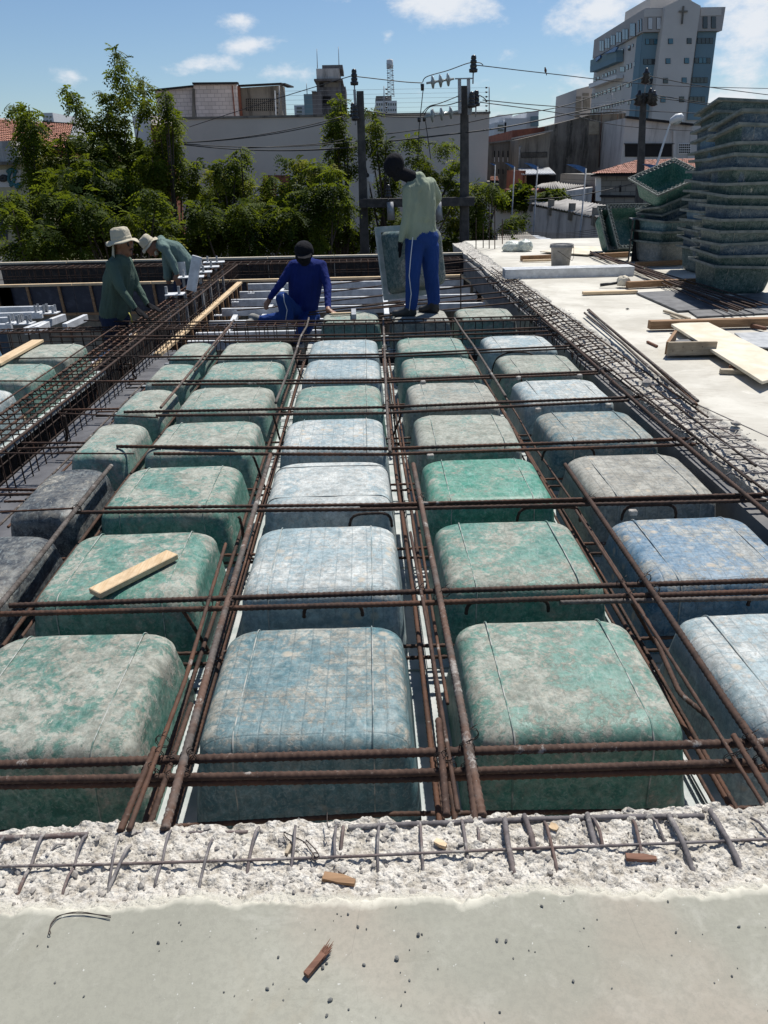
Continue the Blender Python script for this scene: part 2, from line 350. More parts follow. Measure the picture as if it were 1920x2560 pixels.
def cloth(name, a, scale=26, vr=.18, rough=.92):
    t = NT(name); co = t.coord(); n = t.noise(co, 3, 4); w = t.noise(t.coord((1, 1, .45)), 9, 5, .55, 1.2)
    col = t.mix(t.ramp(n, .3, .7), a, tuple(x*(1-vr) for x in a))
    return t.done(col, rough, t.bump(t.noise(co, 260, 2), .25, .001, t.bump(w, .8, .035)), 0, .15)
M['shirt_green'] = cloth('shirt_grey_green', (.085, .125, .10)); M['shirt_teal'] = cloth('shirt_teal_green', (.15, .215, .195))
M['shirt_pale'] = cloth('shirt_pale_olive', (.30, .34, .255)); M['blue_shirt'] = cloth('shirt_royal_blue', (.013, .025, .145))
M['blue_trouser'] = cloth('trousers_blue', (.02, .055, .21)); M['jeans'] = cloth('jeans_navy', (.022, .03, .06))
M['hat'] = cloth('sun_hat_beige', (.52, .47, .36), 10, .1); M['balaclava'] = cloth('balaclava_black', (.012, .012, .016)); M['glove'] = cloth('glove_black', (.010, .010, .012))
M['skin'] = simple('skin_brown', (.24, .115, .065), (.20, .09, .05), 9, .55, .1, .001); M['boot'] = simple('boot_black', (.012, .012, .013), (.03, .03, .03), 9, .6, .2)
M['shoe'] = simple('shoe_grey', (.27, .26, .24), (.17, .165, .155), 9, .85, .4); M['piping'] = simple('white_piping', (.7, .7, .72), (.6, .6, .62), 9, .7, 0)
M['glass_dark'] = simple('sunglasses', (.008, .008, .01), (.01, .01, .012), 3, .12, 0); M['hair'] = simple('hair_dark', (.015, .012, .010), (.03, .024, .02), 40, .7, .5)
# buildings
def plaster(name, a, stain, amt=.5, scale=.5, streak=(1, 1, .12), warm=None, block=None):
    t = NT(name); co = t.coord(rnd=False); n = t.noise(co, scale, 8, .65); s = t.noise(t.coord(streak, False), scale*4.0, 8, .72, .2); f = t.noise(co, scale*12, 6, .7)
    col = t.mix(t.ramp(n, .3, .7), a, tuple(x*.86 for x in a))
    col = t.mix(t.ramp(t.math('ADD', t.math('MULTIPLY', s, .75), t.math('MULTIPLY', n, .25)), .62-.22*amt, .74-.1*amt, 0, min(1, .35+amt*.6)), col, stain)
    if warm: col = t.mix(t.ramp(t.noise(co, scale*2.2, 7, .7), .58, .66, 0, .7), col, warm)
    h = t.math('MULTIPLY', f, .5)
    if block:
        b = t.n('ShaderNodeTexBrick'); b.inputs['Scale'].default_value = 1; b.inputs['Brick Width'].default_value = block[0]; b.inputs['Row Height'].default_value = block[1]
        b.inputs['Mortar Size'].default_value = block[2]; b.inputs['Color1'].default_value = (1, 1, 1, 1); b.inputs['Color2'].default_value = (.82, .82, .82, 1); b.inputs['Mortar'].default_value = (.5, .5, .5, 1)
        cc = t.n('ShaderNodeTexCoord'); sp = t.n('ShaderNodeSeparateXYZ'); cb = t.n('ShaderNodeCombineXYZ'); t.l(cc.outputs['Object'], sp.inputs[0])
        t.l(sp.outputs[0], cb.inputs[0]); t.l(sp.outputs[2], cb.inputs[1]); t.l(cb.outputs[0], b.inputs['Vector'])
        col = t.mix(1.0, col, b.outputs['Color'], 'MULTIPLY')
    return t.done(col, .9, t.bump(h, .35, .03), 0, .2)
M['wall_big'] = plaster('plaster_mauve_grey', (.60, .54, .475), (.28, .245, .215), .10, .35)
M['block_white'] = plaster('whitewashed_blocks', (.66, .59, .56), (.28, .24, .22), .25, .6, block=(.42, .21, .012))
M['cem_grey'] = plaster('cement_render_grey', (.24, .22, .19), (.055, .05, .045), .8, .55)
M['cem_stain'] = plaster('stained_render', (.25, .22, .185), (.03, .027, .024), 1.0, .6, warm=(.22, .19, .15))
M['cem_wall'] = plaster('mould_streaked_wall', (.56, .53, .50), (.12, .115, .11), .75, .7)
M['block_grey'] = plaster('grey_block_wall', (.30, .28, .25), (.10, .095, .09), .4, .5, block=(.42, .21, .012))
M['white_bld'] = plaster('white_paint_facade', (.78, .76, .73), (.45, .42, .39), .1, .2)
M['white_side'] = plaster('pale_facade_panel', (.64, .60, .56), (.45, .42, .39), .1, .15); M['white_ware'] = plaster('stained_white_warehouse', (.60, .565, .53), (.16, .145, .13), .65, .6); M['teal_bld'] = plaster('blue_grey_facade', (.20, .30, .35), (.14, .21, .25), .1, .15)
M['grey_band'] = plaster('grey_panel_facade', (.46, .43, .41), (.32, .30, .28), .1, .2); M['far_white'] = plaster('far_pale_wall', (.66, .67, .68), (.45, .45, .44), .4, .12)
M['far_teal'] = plaster('far_teal_wall', (.22, .31, .33), (.17, .23, .25), .2, .12); M['tower'] = plaster('derelict_tower_render', (.19, .18, .18), (.045, .043, .043), .75, .35)
M['win'] = simple('window_glass_dark', (.02, .028, .034), (.035, .045, .05), 1, .12, 0, spec=.8); M['win_blue'] = simple('window_glass_blue', (.02, .10, .16), (.04, .16, .22), 1, .12, 0, spec=.8)
M['frame'] = simple('dark_window_frame', (.03, .03, .033), (.045, .045, .05), 2, .5, 0); M['void'] = simple('dark_opening', (.012, .011, .011), (.02, .018, .018), 2, .9, 0)
M['brick'] = simple('red_brick', (.25, .085, .05), (.17, .06, .04), 3, .9, .4, .01); M['tile'] = simple('clay_roof_tile', (.44, .20, .125), (.29, .125, .085), 2.2, .85, .4, .02, detail=9)
M['tile_pink'] = simple('faded_clay_tile', (.50, .27, .20), (.38, .18, .13), 2.5, .85, .4, .02, detail=9)
M['fibro'] = simple('fibre_cement_sheet', (.36, .34, .315), (.24, .225, .21), 1.2, .85, .3, .01, detail=9); M['zinc'] = simple('zinc_sheet', (.55, .57, .59), (.45, .46, .48), 2, .45, .1, metal=.3)
M['pole'] = simple('concrete_pole', (.085, .078, .072), (.045, .042, .04), 5, .85, .5, .008, detail=9); M['cable'] = simple('black_cable', (.015, .015, .016), (.02, .02, .021), 3, .6, 0)
M['insul'] = simple('dark_insulator', (.02, .018, .018), (.03, .026, .025), 3, .3, 0); M['insul_glass'] = simple('pale_insulator', (.30, .32, .30), (.42, .44, .42), 3, .2, 0)
M['white_paint'] = simple('white_painted_steel', (.68, .69, .70), (.6, .61, .62), 3, .45, 0); M['blue_fin'] = simple('blue_sheet', (.05, .17, .42), (.025, .08, .2), 3, .45, 0)
M['asphalt'] = simple('asphalt_ground', (.055, .053, .05), (.08, .075, .07), .4, .95, .2, .01); M['paint_teal'] = simple('teal_spray_paint', (.03, .14, .15), (.02, .10, .11), 5, .6, 0)
M['paint_black'] = simple('black_spray_paint', (.02, .02, .022), (.03, .03, .03), 5, .6, 0); M['cream'] = plaster('cream_shop_wall', (.46, .41, .27), (.2, .18, .14), .4, .6)
M['bark'] = simple('bark', (.085, .065, .05), (.045, .035, .028), 6, .95, .6, .01, stretch=(1, 1, .3))
def leafm(name, a, b, c):
    t = NT(name); at = t.n('ShaderNodeAttribute', attribute_name='tint'); f = at.outputs['Fac']
    col = t.mix(t.ramp(f, .15, .75), a, b); col = t.mix(t.ramp(f, .80, .98), col, c)
    t.v(t.b.inputs['Base Color'], col); t.b.inputs['Roughness'].default_value = .6; t.b.inputs['Specular IOR Level'].default_value = .12
    tr = t.n('ShaderNodeBsdfTranslucent'); t.v(tr.inputs[0], t.mix(.5, col, (.20, .24, .012))); ms = t.n('ShaderNodeMixShader'); ms.inputs[0].default_value = .5
    t.l(t.b.outputs[0], ms.inputs[1]); t.l(tr.outputs[0], ms.inputs[2]); t.l(ms.outputs[0], t.out.inputs[0]); return t.m
M['leaf'] = leafm('leaf_mid_green', (.026, .050, .007), (.115, .150, .015), (.26, .25, .030)); M['leaf2'] = leafm('leaf_dark_green', (.020, .042, .007), (.085, .118, .014), (.19, .19, .026))
t = NT('clear_plastic_bag'); t.b.inputs['Alpha'].default_value = .8
M['bag'] = t.done((.55, .60, .55), .3, t.bump(t.noise(t.coord(), 14, 5), .8, .02))
# ---------------------------------------------------------------- noise for heightfields
def vnoise(x, y, seed=0):
    xi = np.floor(x).astype(np.int64); yi = np.floor(y).astype(np.int64); xf = x-xi; yf = y-yi
    def h(a, b):
        n = (a*374761393 + b*668265263 + seed*1442695041) & 0x7fffffff
        n = ((n ^ (n >> 13))*1274126177) & 0x7fffffff
        return ((n ^ (n >> 16)) & 0xffff)/65535.0
    u = xf*xf*(3-2*xf); v = yf*yf*(3-2*yf)
    return (h(xi, yi)*(1-u)+h(xi+1, yi)*u)*(1-v)+(h(xi, yi+1)*(1-u)+h(xi+1, yi+1)*u)*v
def fbm(x, y, f, o=5, g=.55, seed=0):
    a = 1; s = 0; t = 0
    for i in range(o): s = s+a*vnoise(x*f, y*f, seed+i*17); t += a; a *= g; f *= 2.03
    return s/t
def worley(x, y, f, seed=0):
    x = x*f; y = y*f; xi = np.floor(x).astype(np.int64); yi = np.floor(y).astype(np.int64); d = np.full(x.shape, 9.0)
    for i in (-1, 0, 1):
        for j in (-1, 0, 1):
            a, b = xi+i, yi+j
            n = (a*374761393+b*668265263+seed*97) & 0x7fffffff; n = ((n ^ (n >> 13))*1274126177) & 0x7fffffff
            px = a+(n & 1023)/1023.0; py = b+((n >> 10) & 1023)/1023.0
            d = np.minimum(d, np.hypot(x-px, y-py))
    return d
def grid_obj(name, P, attrs, mat, parent=None):
    n, m_ = P.shape[:2]; idx = np.arange(n*m_).reshape(n, m_)
    q = np.stack([idx[:-1, :-1], idx[1:, :-1], idx[1:, 1:], idx[:-1, 1:]], -1).reshape(-1, 4)
    me = fast_mesh(name, P.reshape(-1, 3), q, True)
    for k, a in attrs.items():
        at = me.attributes.new(k, 'FLOAT', 'POINT'); at.data.foreach_set('value', np.ascontiguousarray(a, dtype=np.float32).ravel())
    return link(name, me, mat, parent)
def sstep(x, a, b):
    t = np.clip((x-a)/(b-a), 0, 1); return t*t*(3-2*t)

# ---------------------------------------------------------------- ground and slabs
ZS = .06
g = MB().poly([(-500, -300, -4), (500, -300, -4), (500, 1500, -4), (-500, 1500, -4)]).build('ground', M['asphalt'], origin=(0, 0, -4)); tag(g, kind='structure')
g = MB().span(-7, 9, -6, 14.0, -3.5, -3.3).build('lower_floor', M['oldwall'], origin=(0, 0, -3.4)); tag(g, kind='structure')
slab = MB().span(-3.2, 9, -6, -1.32, -.30, ZS).build('concrete_slab', M['conc'], origin=(0, 0, 0)); tag(slab, kind='structure')
rslab = MB().span(2.50, 9, -1.32, 14.0, -.30, ZS).build('concrete_slab', M['conc2'], origin=(0, 0, 0)); tag(rslab, kind='structure')
# front strip: smooth rim, hacked concrete, broken edge
nx, na, nb = 1000, 120, 26
X = np.linspace(-1.5, 2.50, nx)[:, None]
rim0 = -1.152 + .030*(fbm(X, X*0, 1.6, 3, seed=3)-.5)*2 + .035*(fbm(X, X*0, 5, 5, seed=9)-.5) + .025*(fbm(X, X*0, 24, 4, .6, seed=10)-.5)
edg = -.925 + .028*(fbm(X, X*0+4, 2.2, 4, seed=21)-.5)*2 + .05*(fbm(X, X*0+7, 11, 4, seed=25)-.5)
T = np.linspace(0, 1, na)[None, :]
Y = -1.32 + (edg+1.32)*T; XX = X+Y*0
rr = sstep(Y+.018*(fbm(XX, Y, 38, 4, seed=5)-.5)*2, rim0, rim0+.007)
dep = .012+.010*fbm(XX, Y, 7, 4, seed=31)
rug = .62*(.034*(fbm(XX, Y, 26, 5, .62, seed=41)-.5) - .013*(worley(XX, Y, 42, 5)-.45)*(fbm(XX, Y, 12, 2, seed=44) > .45) - .012*np.clip(.5-worley(XX, Y, 75, 8), 0, 1) + .010*(worley(XX, Y, 20, 9) < .25))
fade = sstep(Y, rim0, rim0+.05)
Z = ZS - rr*(.006+dep*fade) + rug*fade + .012*fade*sstep(Y, edg-.05, edg)*0
TB = np.linspace(0, 1, nb+1)[None, 1:]
zt = Z[:, -1:]; zb = zt+(-.34-zt)*TB
xb = X+zb*0; yb = edg + .045*(fbm(xb*1.0, zb, 14, 5, .6, seed=51)-.5)*np.minimum(1, TB*4) - .05*TB + .012*(worley(xb, zb, 40, 4)-.4)
P = np.stack([np.concatenate([XX, xb], 1), np.concatenate([Y, yb], 1), np.concatenate([Z, zb], 1)], -1)
rgh = np.concatenate([rr, np.ones_like(zb)], 1); rm = np.concatenate([np.clip(1-np.abs(Y-(rim0+.012+.03*(fbm(XX, Y, 8, 4, seed=6)-.5)))/.024, 0, 1)**.7, zb*0], 1)
fs_ = grid_obj('hacked_concrete_edge', P, {'rough': rgh, 'rim': rm}, M['conc'], slab)
def front_z(x, y):
    i = int(np.clip((x+1.5)/4.0*(nx-1), 0, nx-1)); j = int(np.clip((y+1.32)/(edg[i, 0]+1.32)*(na-1), 0, na-1)); return float(Z[i, j])
# right strip (runs along Y)
ny, na2 = 980, 46
Yr = (-1.32+np.linspace(0, 1, ny)**1.25*15.3)[:, None]
rim1 = 2.335 + .05*(fbm(Yr, Yr*0, 1.3, 4, seed=63)-.5)*2+.03*(fbm(Yr, Yr*0, 7, 4, seed=69)-.5)
edr = 2.065 + .05*(fbm(Yr, Yr*0+4, 1.9, 5, seed=71)-.5)*2
T = np.linspace(0, 1, na2)[None, :]
Xr = 2.50+(edr-2.50)*T; YY = Yr+Xr*0
rr2 = 1-sstep(Xr+.03*(fbm(Xr, YY, 16, 4, seed=75)-.5)*2, rim1-.02, rim1)
rug2 = .6*.055*(fbm(Xr, YY, 16, 5, .62, seed=81)-.5)-.016*(worley(Xr, YY, 24, 3)-.4)
Zr = ZS - rr2*(.012+.035*np.clip((rim1-Xr)/.2, 0, 1)) + rug2*rr2
Zr = Zr*(Yr > -1.0) + ZS*(Yr <= -1.0)*0 + (Yr <= -1.0)*(ZS-.03*rr2)
zt = Zr[:, -1:]; zb = zt+(-.36-zt)*TB[:, ::2]; yb = Yr+zb*0
xb = edr+.06*(fbm(yb, zb, 9, 5, .6, seed=91)-.3)*np.minimum(1, TB[:, ::2]*3)+.04*TB[:, ::2]
P = np.stack([np.concatenate([Xr, xb], 1), np.concatenate([YY, yb], 1), np.concatenate([Zr, zb], 1)], -1)[:, ::-1]
rs_ = grid_obj('hacked_concrete_edge', P, {'rough': np.concatenate([rr2, np.ones_like(zb)], 1)[:, ::-1]}, M['conc2'], rslab)
bw = MB().span(2.0, 2.14, -.9, 11.6, -.34, -.045).build('beam_face', M['oldwall'], rslab)
# loose rubble and grit on the hacked strips
def chunks(name, pts, mat, parent=None, flat=.7):
    vs = []; fs = []
    base = [(0, 0, 1), (.9, 0, .35), (.28, .85, .4), (-.72, .53, .3), (-.72, -.53, .4), (.28, -.85, .35), (.7, .5, -.4), (-.27, .85, -.4), (-.9, 0, -.4), (-.27, -.85, -.4), (.7, -.5, -.4), (0, 0, -.8)]
    tri = [(0, 1, 2), (0, 2, 3), (0, 3, 4), (0, 4, 5), (0, 5, 1), (1, 6, 2), (2, 7, 3), (3, 8, 4), (4, 9, 5), (5, 10, 1), (2, 6, 7), (3, 7, 8), (4, 8, 9), (5, 9, 10), (1, 10, 6), (11, 7, 6), (11, 8, 7), (11, 9, 8), (11, 10, 9), (11, 6, 10)]
    for (x, y, z, r) in pts:
        k = len(vs); a = random.random()*6.3; ca, sa = math.cos(a), math.sin(a); sx, sy, sz = [random.uniform(.6, 1.25) for _ in range(3)]
        for b in base:
            j = random.uniform(.75, 1.2); bx, by, bz = b[0]*sx*j, b[1]*sy*j, b[2]*sz*j*flat
            vs.append((x+r*(bx*ca-by*sa), y+r*(bx*sa+by*ca), z+r*bz))
        fs += [(a_+k, b_+k, c_+k) for a_, b_, c_ in tri]
    me = bpy.data.meshes.new(name); me.from_pydata(vs, [], fs); me.update()
    return link(name, me, mat, parent)
pts = []
for i in range(900):
    x = random.uniform(-1.0, 1.9); i_ = int((x+1.5)/4.0*(nx-1)); y = random.uniform(rim0[i_, 0]+.03, edg[i_, 0]-.01)
    pts.append((x, y, front_z(x, y)+.001, random.choice([.003, .004, .005, .006, .008, .011]) * random.uniform(.6, 1)))
M['rubble'] = simple('concrete_rubble', (.40, .37, .33), (.24, .22, .20), 30, .9, .5, .004)
M['stone'] = simple('dark_gravel_stone', (.16, .16, .15), (.10, .10, .095), 40, .9, .5, .003)
tag(chunks('rubble', pts, M['rubble'], slab), kind='stuff')
pts = []
for i in range(700):
    j = random.randrange(40, ny-60); x = random.uniform(edr[j, 0]+.02, rim1[j, 0]+.04)
    k = int(np.clip((x-2.5)/(edr[j, 0]-2.5)*(na2-1), 0, na2-1)); pts.append((x, Yr[j, 0], float(Zr[j, k]), random.uniform(.003, .010)))
tag(chunks('rubble', pts, M['rubble'], rslab), kind='stuff')
# decks under the forms
dk = MB(); dk.span(-2.06, 2.0, -.95, 5.0, -.36, -.315); dk.span(-.45, 2.0, 5.55, 6.45, -.36, -.315)
dk = dk.build('form_deck', M['deck'], origin=(0, 0, -.3)); tag(dk, kind='structure')
dk2 = MB().span(-4.6, -2.52, .5, 5.05, -.36, -.315).build('form_deck', M['deck'], origin=(-3.5, 2.7, -.3)); tag(dk2, kind='structure')

# ---------------------------------------------------------------- waffle-slab dome forms
def dome_mesh(wx, wy, seed, seam_axis=None):
    """open shell, flange underside at z=0, crown at z=.31"""
    H = .31; prof = []
    for k in range(8): prof.append((k/7*.235+.004, 0.0+k/7*.030))
    for k in range(1, 9):
        a = k/8*math.pi/2; prof.append((.239+(H-.239)*math.sin(a)*.985, .030+.062*(1-math.cos(a))))
    rings = []; n = 15; z_in = 0
    def rrect(hx, hy, r):
        pts = []
        for cx, cy, a0 in ((hx-r, hy-r, 0), (-(hx-r), hy-r, 90), (-(hx-r), -(hy-r), 180), (hx-r, -(hy-r), 270)):
            for k in range(6): a = R(a0+k*18); pts.append((cx+r*math.cos(a), cy+r*math.sin(a)))
        # subdivide straights
        out = []
        for i, p in enumerate(pts):
            q = pts[(i+1) % len(pts)]; out.append(p); d = math.hypot(q[0]-p[0], q[1]-p[1])
            if i % 6 == 5:
                for s_ in (1, 2, 3, 4): out.append((p[0]+(q[0]-p[0])*s_/5, p[1]+(q[1]-p[1])*s_/5))
        return out
    for z, ins in prof:
        r = .062+ins*.50; rings.append([(x, y, z) for x, y in rrect(wx/2-ins, wy/2-ins, r)])
    for f in (.93, .8, .66, .5, .34, .18, .05):
        ins = .092; hx, hy = wx/2-ins, wy/2-ins; rings.append([(x*f, y*f, H+.002*(1-f)) for x, y in rrect(hx, hy, min(.108, hx*.9, hy*.9))])
    nr = len(rings[0]); vs = np.array(sum(rings, []), dtype=float)
    rg = np.random.default_rng(seed); ox = rg.random()*50
    vs[:, 2] += .014*(fbm(vs[:, 0]+ox, vs[:, 1]+ox, 4.2, 3, seed=seed)-.5)*(vs[:, 2]/H)
    w = .010*(fbm(vs[:, 0]+vs[:, 2]+ox, vs[:, 1]-vs[:, 2], 3.5, 3, seed=seed+5)-.5)*np.minimum(1, vs[:, 2]/.1)
    vs[:, 0] += w*np.sign(vs[:, 0]); vs[:, 1] += w*np.sign(vs[:, 1])
    fs = [(i*nr+k, i*nr+(k+1) % nr, (i+1)*nr+(k+1) % nr, (i+1)*nr+k) for i in range(len(rings)-1) for k in range(nr)]
    fs.append(tuple((len(rings)-1)*nr+k for k in range(nr)))
    me = bpy.data.meshes.new('dome_shell'); me.from_pydata(vs.tolist(), [], fs); me.update()
    me.polygons.foreach_set('use_smooth', [True]*len(fs)); me.update()
    return me, prof, H
def seam_mesh(wx, wy, at_, axis):
    """two thin ridges running over the shell"""
    mb = MB(); H = .31
    L_ = wy if axis == 'y' else wx
    path = []
    for k in range(9): z = .235*k/8+.006; path.append((L_/2-.030*z/.239+.0015, z))
    for k in range(1, 9): a = k/8*math.pi/2; path.append((L_/2-.030-.062*(1-math.cos(a))+.0015*math.cos(a), .239+(H-.239)*math.sin(a)*.985+.0015*math.sin(a)))
    full = path+[(0.0, H+.003)]+[(-a, b) for a, b in path[::-1]]
    for s in (at_,):
        pts = [((s+.004*math.sin(i*.7+s*9)*.3, a, b+.0005) if axis == 'y' else (a, s, b)) for i, (a, b) in enumerate(full)]
        mb.tube(pts, .0027, 5, False)
    me = bpy.data.meshes.new('seam'); me.from_pydata(mb.v, [], mb.f); me.polygons.foreach_set('use_smooth', [True]*len(mb.f)); me.update(); return me
def flange_mesh(wx, wy, ox, oy, lattice=False):
    mb = MB(); t = .008; hx, hy = ox/2, oy/2; ix, iy = wx/2-.004, wy/2-.004
    mb.span(-hx, hx, iy, hy, 0, t); mb.span(-hx, hx, -hy, -iy, 0, t); mb.span(-hx, -ix, -iy, iy, 0, t); mb.span(ix, hx, -iy, iy, 0, t)
    for s in (-1, 1):
        mb.span(-hx, hx, s*hy-.004*s, s*hy+.004*s, -.022, 0.0); mb.span(s*hx-.004*s, s*hx+.004*s, -hy+.004, hy-.004, -.022, 0.0)
    if lattice:
        for side in range(4):
            L_ = ox if side % 2 == 0 else oy; b0 = (iy if side % 2 == 0 else ix); b1 = (hy if side % 2 == 0 else hx)-.004; nn = 12
            for k in range(nn):
                a0 = -L_/2+L_*k/nn; a1 = a0+L_/nn; am = (a0+a1)/2
                for p, q in (((a0, b0), (am, b1)), ((am, b1), (a1, b0))):
                    def rot(pt):
                        x, y = pt; A = R(90*side); return (x*math.cos(A)-y*math.sin(A), x*math.sin(A)+y*math.cos(A), -.010)
                    mb.beam(rot(p), rot(q), .004, .018)
    me = bpy.data.meshes.new('flange'); me.from_pydata(mb.v, [], mb.f); me.update(); return me
WB = .682
DM = [dome_mesh(WB, WB, s)[0] for s in (1, 2, 3, 4, 5)]; NM = [dome_mesh(.385, WB, s)[0] for s in (11, 12)]
SMy = seam_mesh(WB, WB, .201, 'y'); SMx = seam_mesh(WB, WB, .20, 'x'); SMy2 = seam_mesh(WB, WB, -.201, 'y'); SMx2 = seam_mesh(WB, WB, -.20, 'x'); FL = flange_mesh(WB, WB, .792, .792); FLN = flange_mesh(.385, WB, .49, .792); FLL = flange_mesh(WB, WB, .80, .80, True)
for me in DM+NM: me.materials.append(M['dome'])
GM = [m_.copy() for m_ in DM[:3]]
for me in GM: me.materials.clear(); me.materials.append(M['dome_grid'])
for me in (SMy, SMx, SMy2, SMx2): me.materials.append(M['seam'])
for me in (FL, FLN): me.materials.append(M['flange'])
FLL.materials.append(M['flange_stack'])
GREEN, GREEN2, TEAL = (.03, .155, .115), (.045, .20, .15), (.10, .255, .21)
BLUE, BLUE2, PALEB, GREYB, BLACK = (.075, .175, .205), (.075, .18, .29), (.25, .345, .375), (.19, .205, .205), (.040, .040, .046)
def place_dome(x, y, z, col, amt, label, grid=False, narrow=False, seam='y', group='fibreglass dome forms laid out in rows', var=0, lattice=False, bare=False):
    if abs(col[0]-.10) < .001: amt = min(.9, amt+.09)
    e = empty('dome_form', (x, y, z), label, 'dome form', group)
    me = (NM[var % 2] if narrow else (GM[var % 3] if grid else DM[var % 5]))
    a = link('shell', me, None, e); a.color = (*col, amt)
    if not narrow:
        for sm__ in ((SMy, SMy2) if seam == 'y' else (SMx, SMx2)): b = link('seam', sm__, None, e); b.color = (*col, amt)
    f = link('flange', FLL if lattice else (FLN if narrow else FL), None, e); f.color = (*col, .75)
    return e
ROWN = ['nearest row', 'second row', 'third row', 'fourth row', 'fifth row', 'sixth row', 'seventh row']
COLN = ['narrow left-hand column', 'wide column left of centre', 'centre column', 'column right of centre', 'right-hand column']
spec = {  # (col,row): colour, cement, gridded, look
 (0, 1): (BLACK, .30, 0, 'narrow black dome form cut off by the picture edge'), (0, 2): (BLACK, .32, 0, 'narrow black dome form with chalky scuffs, beside the dark panel strip'),
 (0, 3): (TEAL, .62, 0, 'narrow pale green dome form, lowest green one in its column'), (0, 4): (TEAL, .60, 0, 'narrow pale green dome form'), (0, 5): (TEAL, .58, 0, 'narrow pale green dome form'), (0, 6): (TEAL, .6, 0, 'narrow pale green dome form, farthest before the dark beam cage'),
 (1, 0): (GREEN, .66, 0, 'large green dome form mostly covered by beige cement film'), (1, 1): (GREEN2, .52, 0, 'green dome form with a short pine board lying on it'), (1, 2): (GREEN2, .55, 0, 'green dome form with beige patches along its right side'),
 (1, 3): (TEAL, .58, 0, 'mint green dome form with pale scuffs'), (1, 4): (TEAL, .64, 0, 'mint green dome form with whitish patches'), (1, 5): (TEAL, .45, 0, 'mint green dome form, glossy'), (1, 6): (TEAL, .66, 0, 'mint green dome form with white bloom'),
 (2, 0): (BLUE, .50, 1, 'blue dome form with rusty rings and a white splash down its right side'), (2, 1): (PALEB, .6, 1, 'pale blue dome form showing a fine square grid'), (2, 2): (PALEB, .8, 0, 'whitish blue dome form whose seams run crosswise'),
 (2, 3): (PALEB, .62, 1, 'whitish blue dome form with vertical seams'), (2, 4): (TEAL, .5, 0, 'green dome form between two pale blue ones'), (2, 5): (PALEB, .5, 1, 'pale ice-blue dome form'), (2, 6): (PALEB, .55, 1, 'pale blue dome form just before the crosswise beam cage'),
 (3, 0): (GREEN2, .64, 0, 'large green dome form with a beige crown, nearest of its column'), (3, 1): (GREEN2, .60, 0, 'dull green dome form with one tan patch on its crown'), (3, 2): ((.04, .24, .16), .30, 0, 'bright green dome form with a small square mark on its crown'),
 (3, 3): (TEAL, .74, 0, 'grey-green dome form'), (3, 4): ((.18, .25, .23), .76, 0, 'grey dome form with a slight green tint'), (3, 5): (TEAL, .5, 0, 'mint green dome form, shiny front edge'), (3, 6): (TEAL, .48, 0, 'mint green dome form before the crosswise beam cage'),
 (4, 0): (PALEB, .62, 1, 'light blue dome form cut off by the right picture edge'), (4, 1): (BLUE2, .50, 1, 'strong blue dome form with a pale crown'), (4, 2): (GREYB, .86, 1, 'grey dome form with a quilted crown and a small black hole'),
 (4, 3): (BLUE, .66, 1, 'slate blue dome form with a gridded crown'), (4, 4): (PALEB, .66, 1, 'light blue dome form with a dark oval stain'), (4, 5): (TEAL, .7, 0, 'sage green dome form, only green one of its column this side of the cage'), (4, 6): (PALEB, .6, 0, 'blue-grey dome form before the crosswise beam cage')}
XC = [-1.385, -.802, -.005, .798, 1.60]
for (c, r), (colr, amt, gr, lk) in spec.items():
    lb = f'{lk}, {COLN[c]}, {ROWN[r]}'
    if len(lb.split()) > 16: lb = f'{lk}, {COLN[c]}'
    if len(lb.split()) > 16: lb = lk
    jx, jy, jz = random.uniform(-.006, .006), random.uniform(-.006, .006), random.uniform(-.003, .003)
    e = place_dome(XC[c]+jx, -.312+.8*r+jy, -.305+jz, colr, amt, lb, bool(gr), c == 0, 'x' if (c, r) == (2, 2) else 'y', var=c*3+r)
    e.rotation_euler = (random.uniform(-.006, .006), random.uniform(-.006, .006), random.uniform(-.01, .01))
for i, (x, y, colr, amt, lb) in enumerate([(.04, 5.98, TEAL, .66, 'sage green dome form under the hammer and the crouching worker\'s hand'), (.80, 5.98, (.16, .20, .20), .75, 'grey dome form carrying the boots of the standing worker'), (1.52, 6.0, TEAL, .68, 'mint green dome form right of the standing worker, beyond the cage')]):
    place_dome(x, y, -.305, colr, amt, lb, group='dome forms beyond the crosswise cage', var=i)
for i, (x, y, colr, amt, lb) in enumerate([(-2.79, 3.0, PALEB, .6, 'whitish blue dome form left of the long beam cage, lowest of three'), (-2.79, 3.82, TEAL, .55, 'green dome form left of the long beam cage, middle of three'), (-2.79, 4.62, TEAL, .7, 'pale green dome form with a board end resting on it, left field'), (-3.6, 4.6, BLUE2, .4, 'blue dome form just inside the left picture edge'), (-3.6, 3.8, TEAL, .5, 'green dome form at left edge under the tilted board')]):
    place_dome(x, y, -.305, colr, amt, lb, group='dome forms left of the beam cage', var=i+2)
# dark oval stain, hole, marks
hl = MB().lathe(W(1646, 1175, z=-.002), [(.014, 0), (.014, .010), (.005, .012)], 12).build('bottle_cap', M['black']); tag(hl, 'small black bottle cap on the grey quilted dome crown', 'cap')

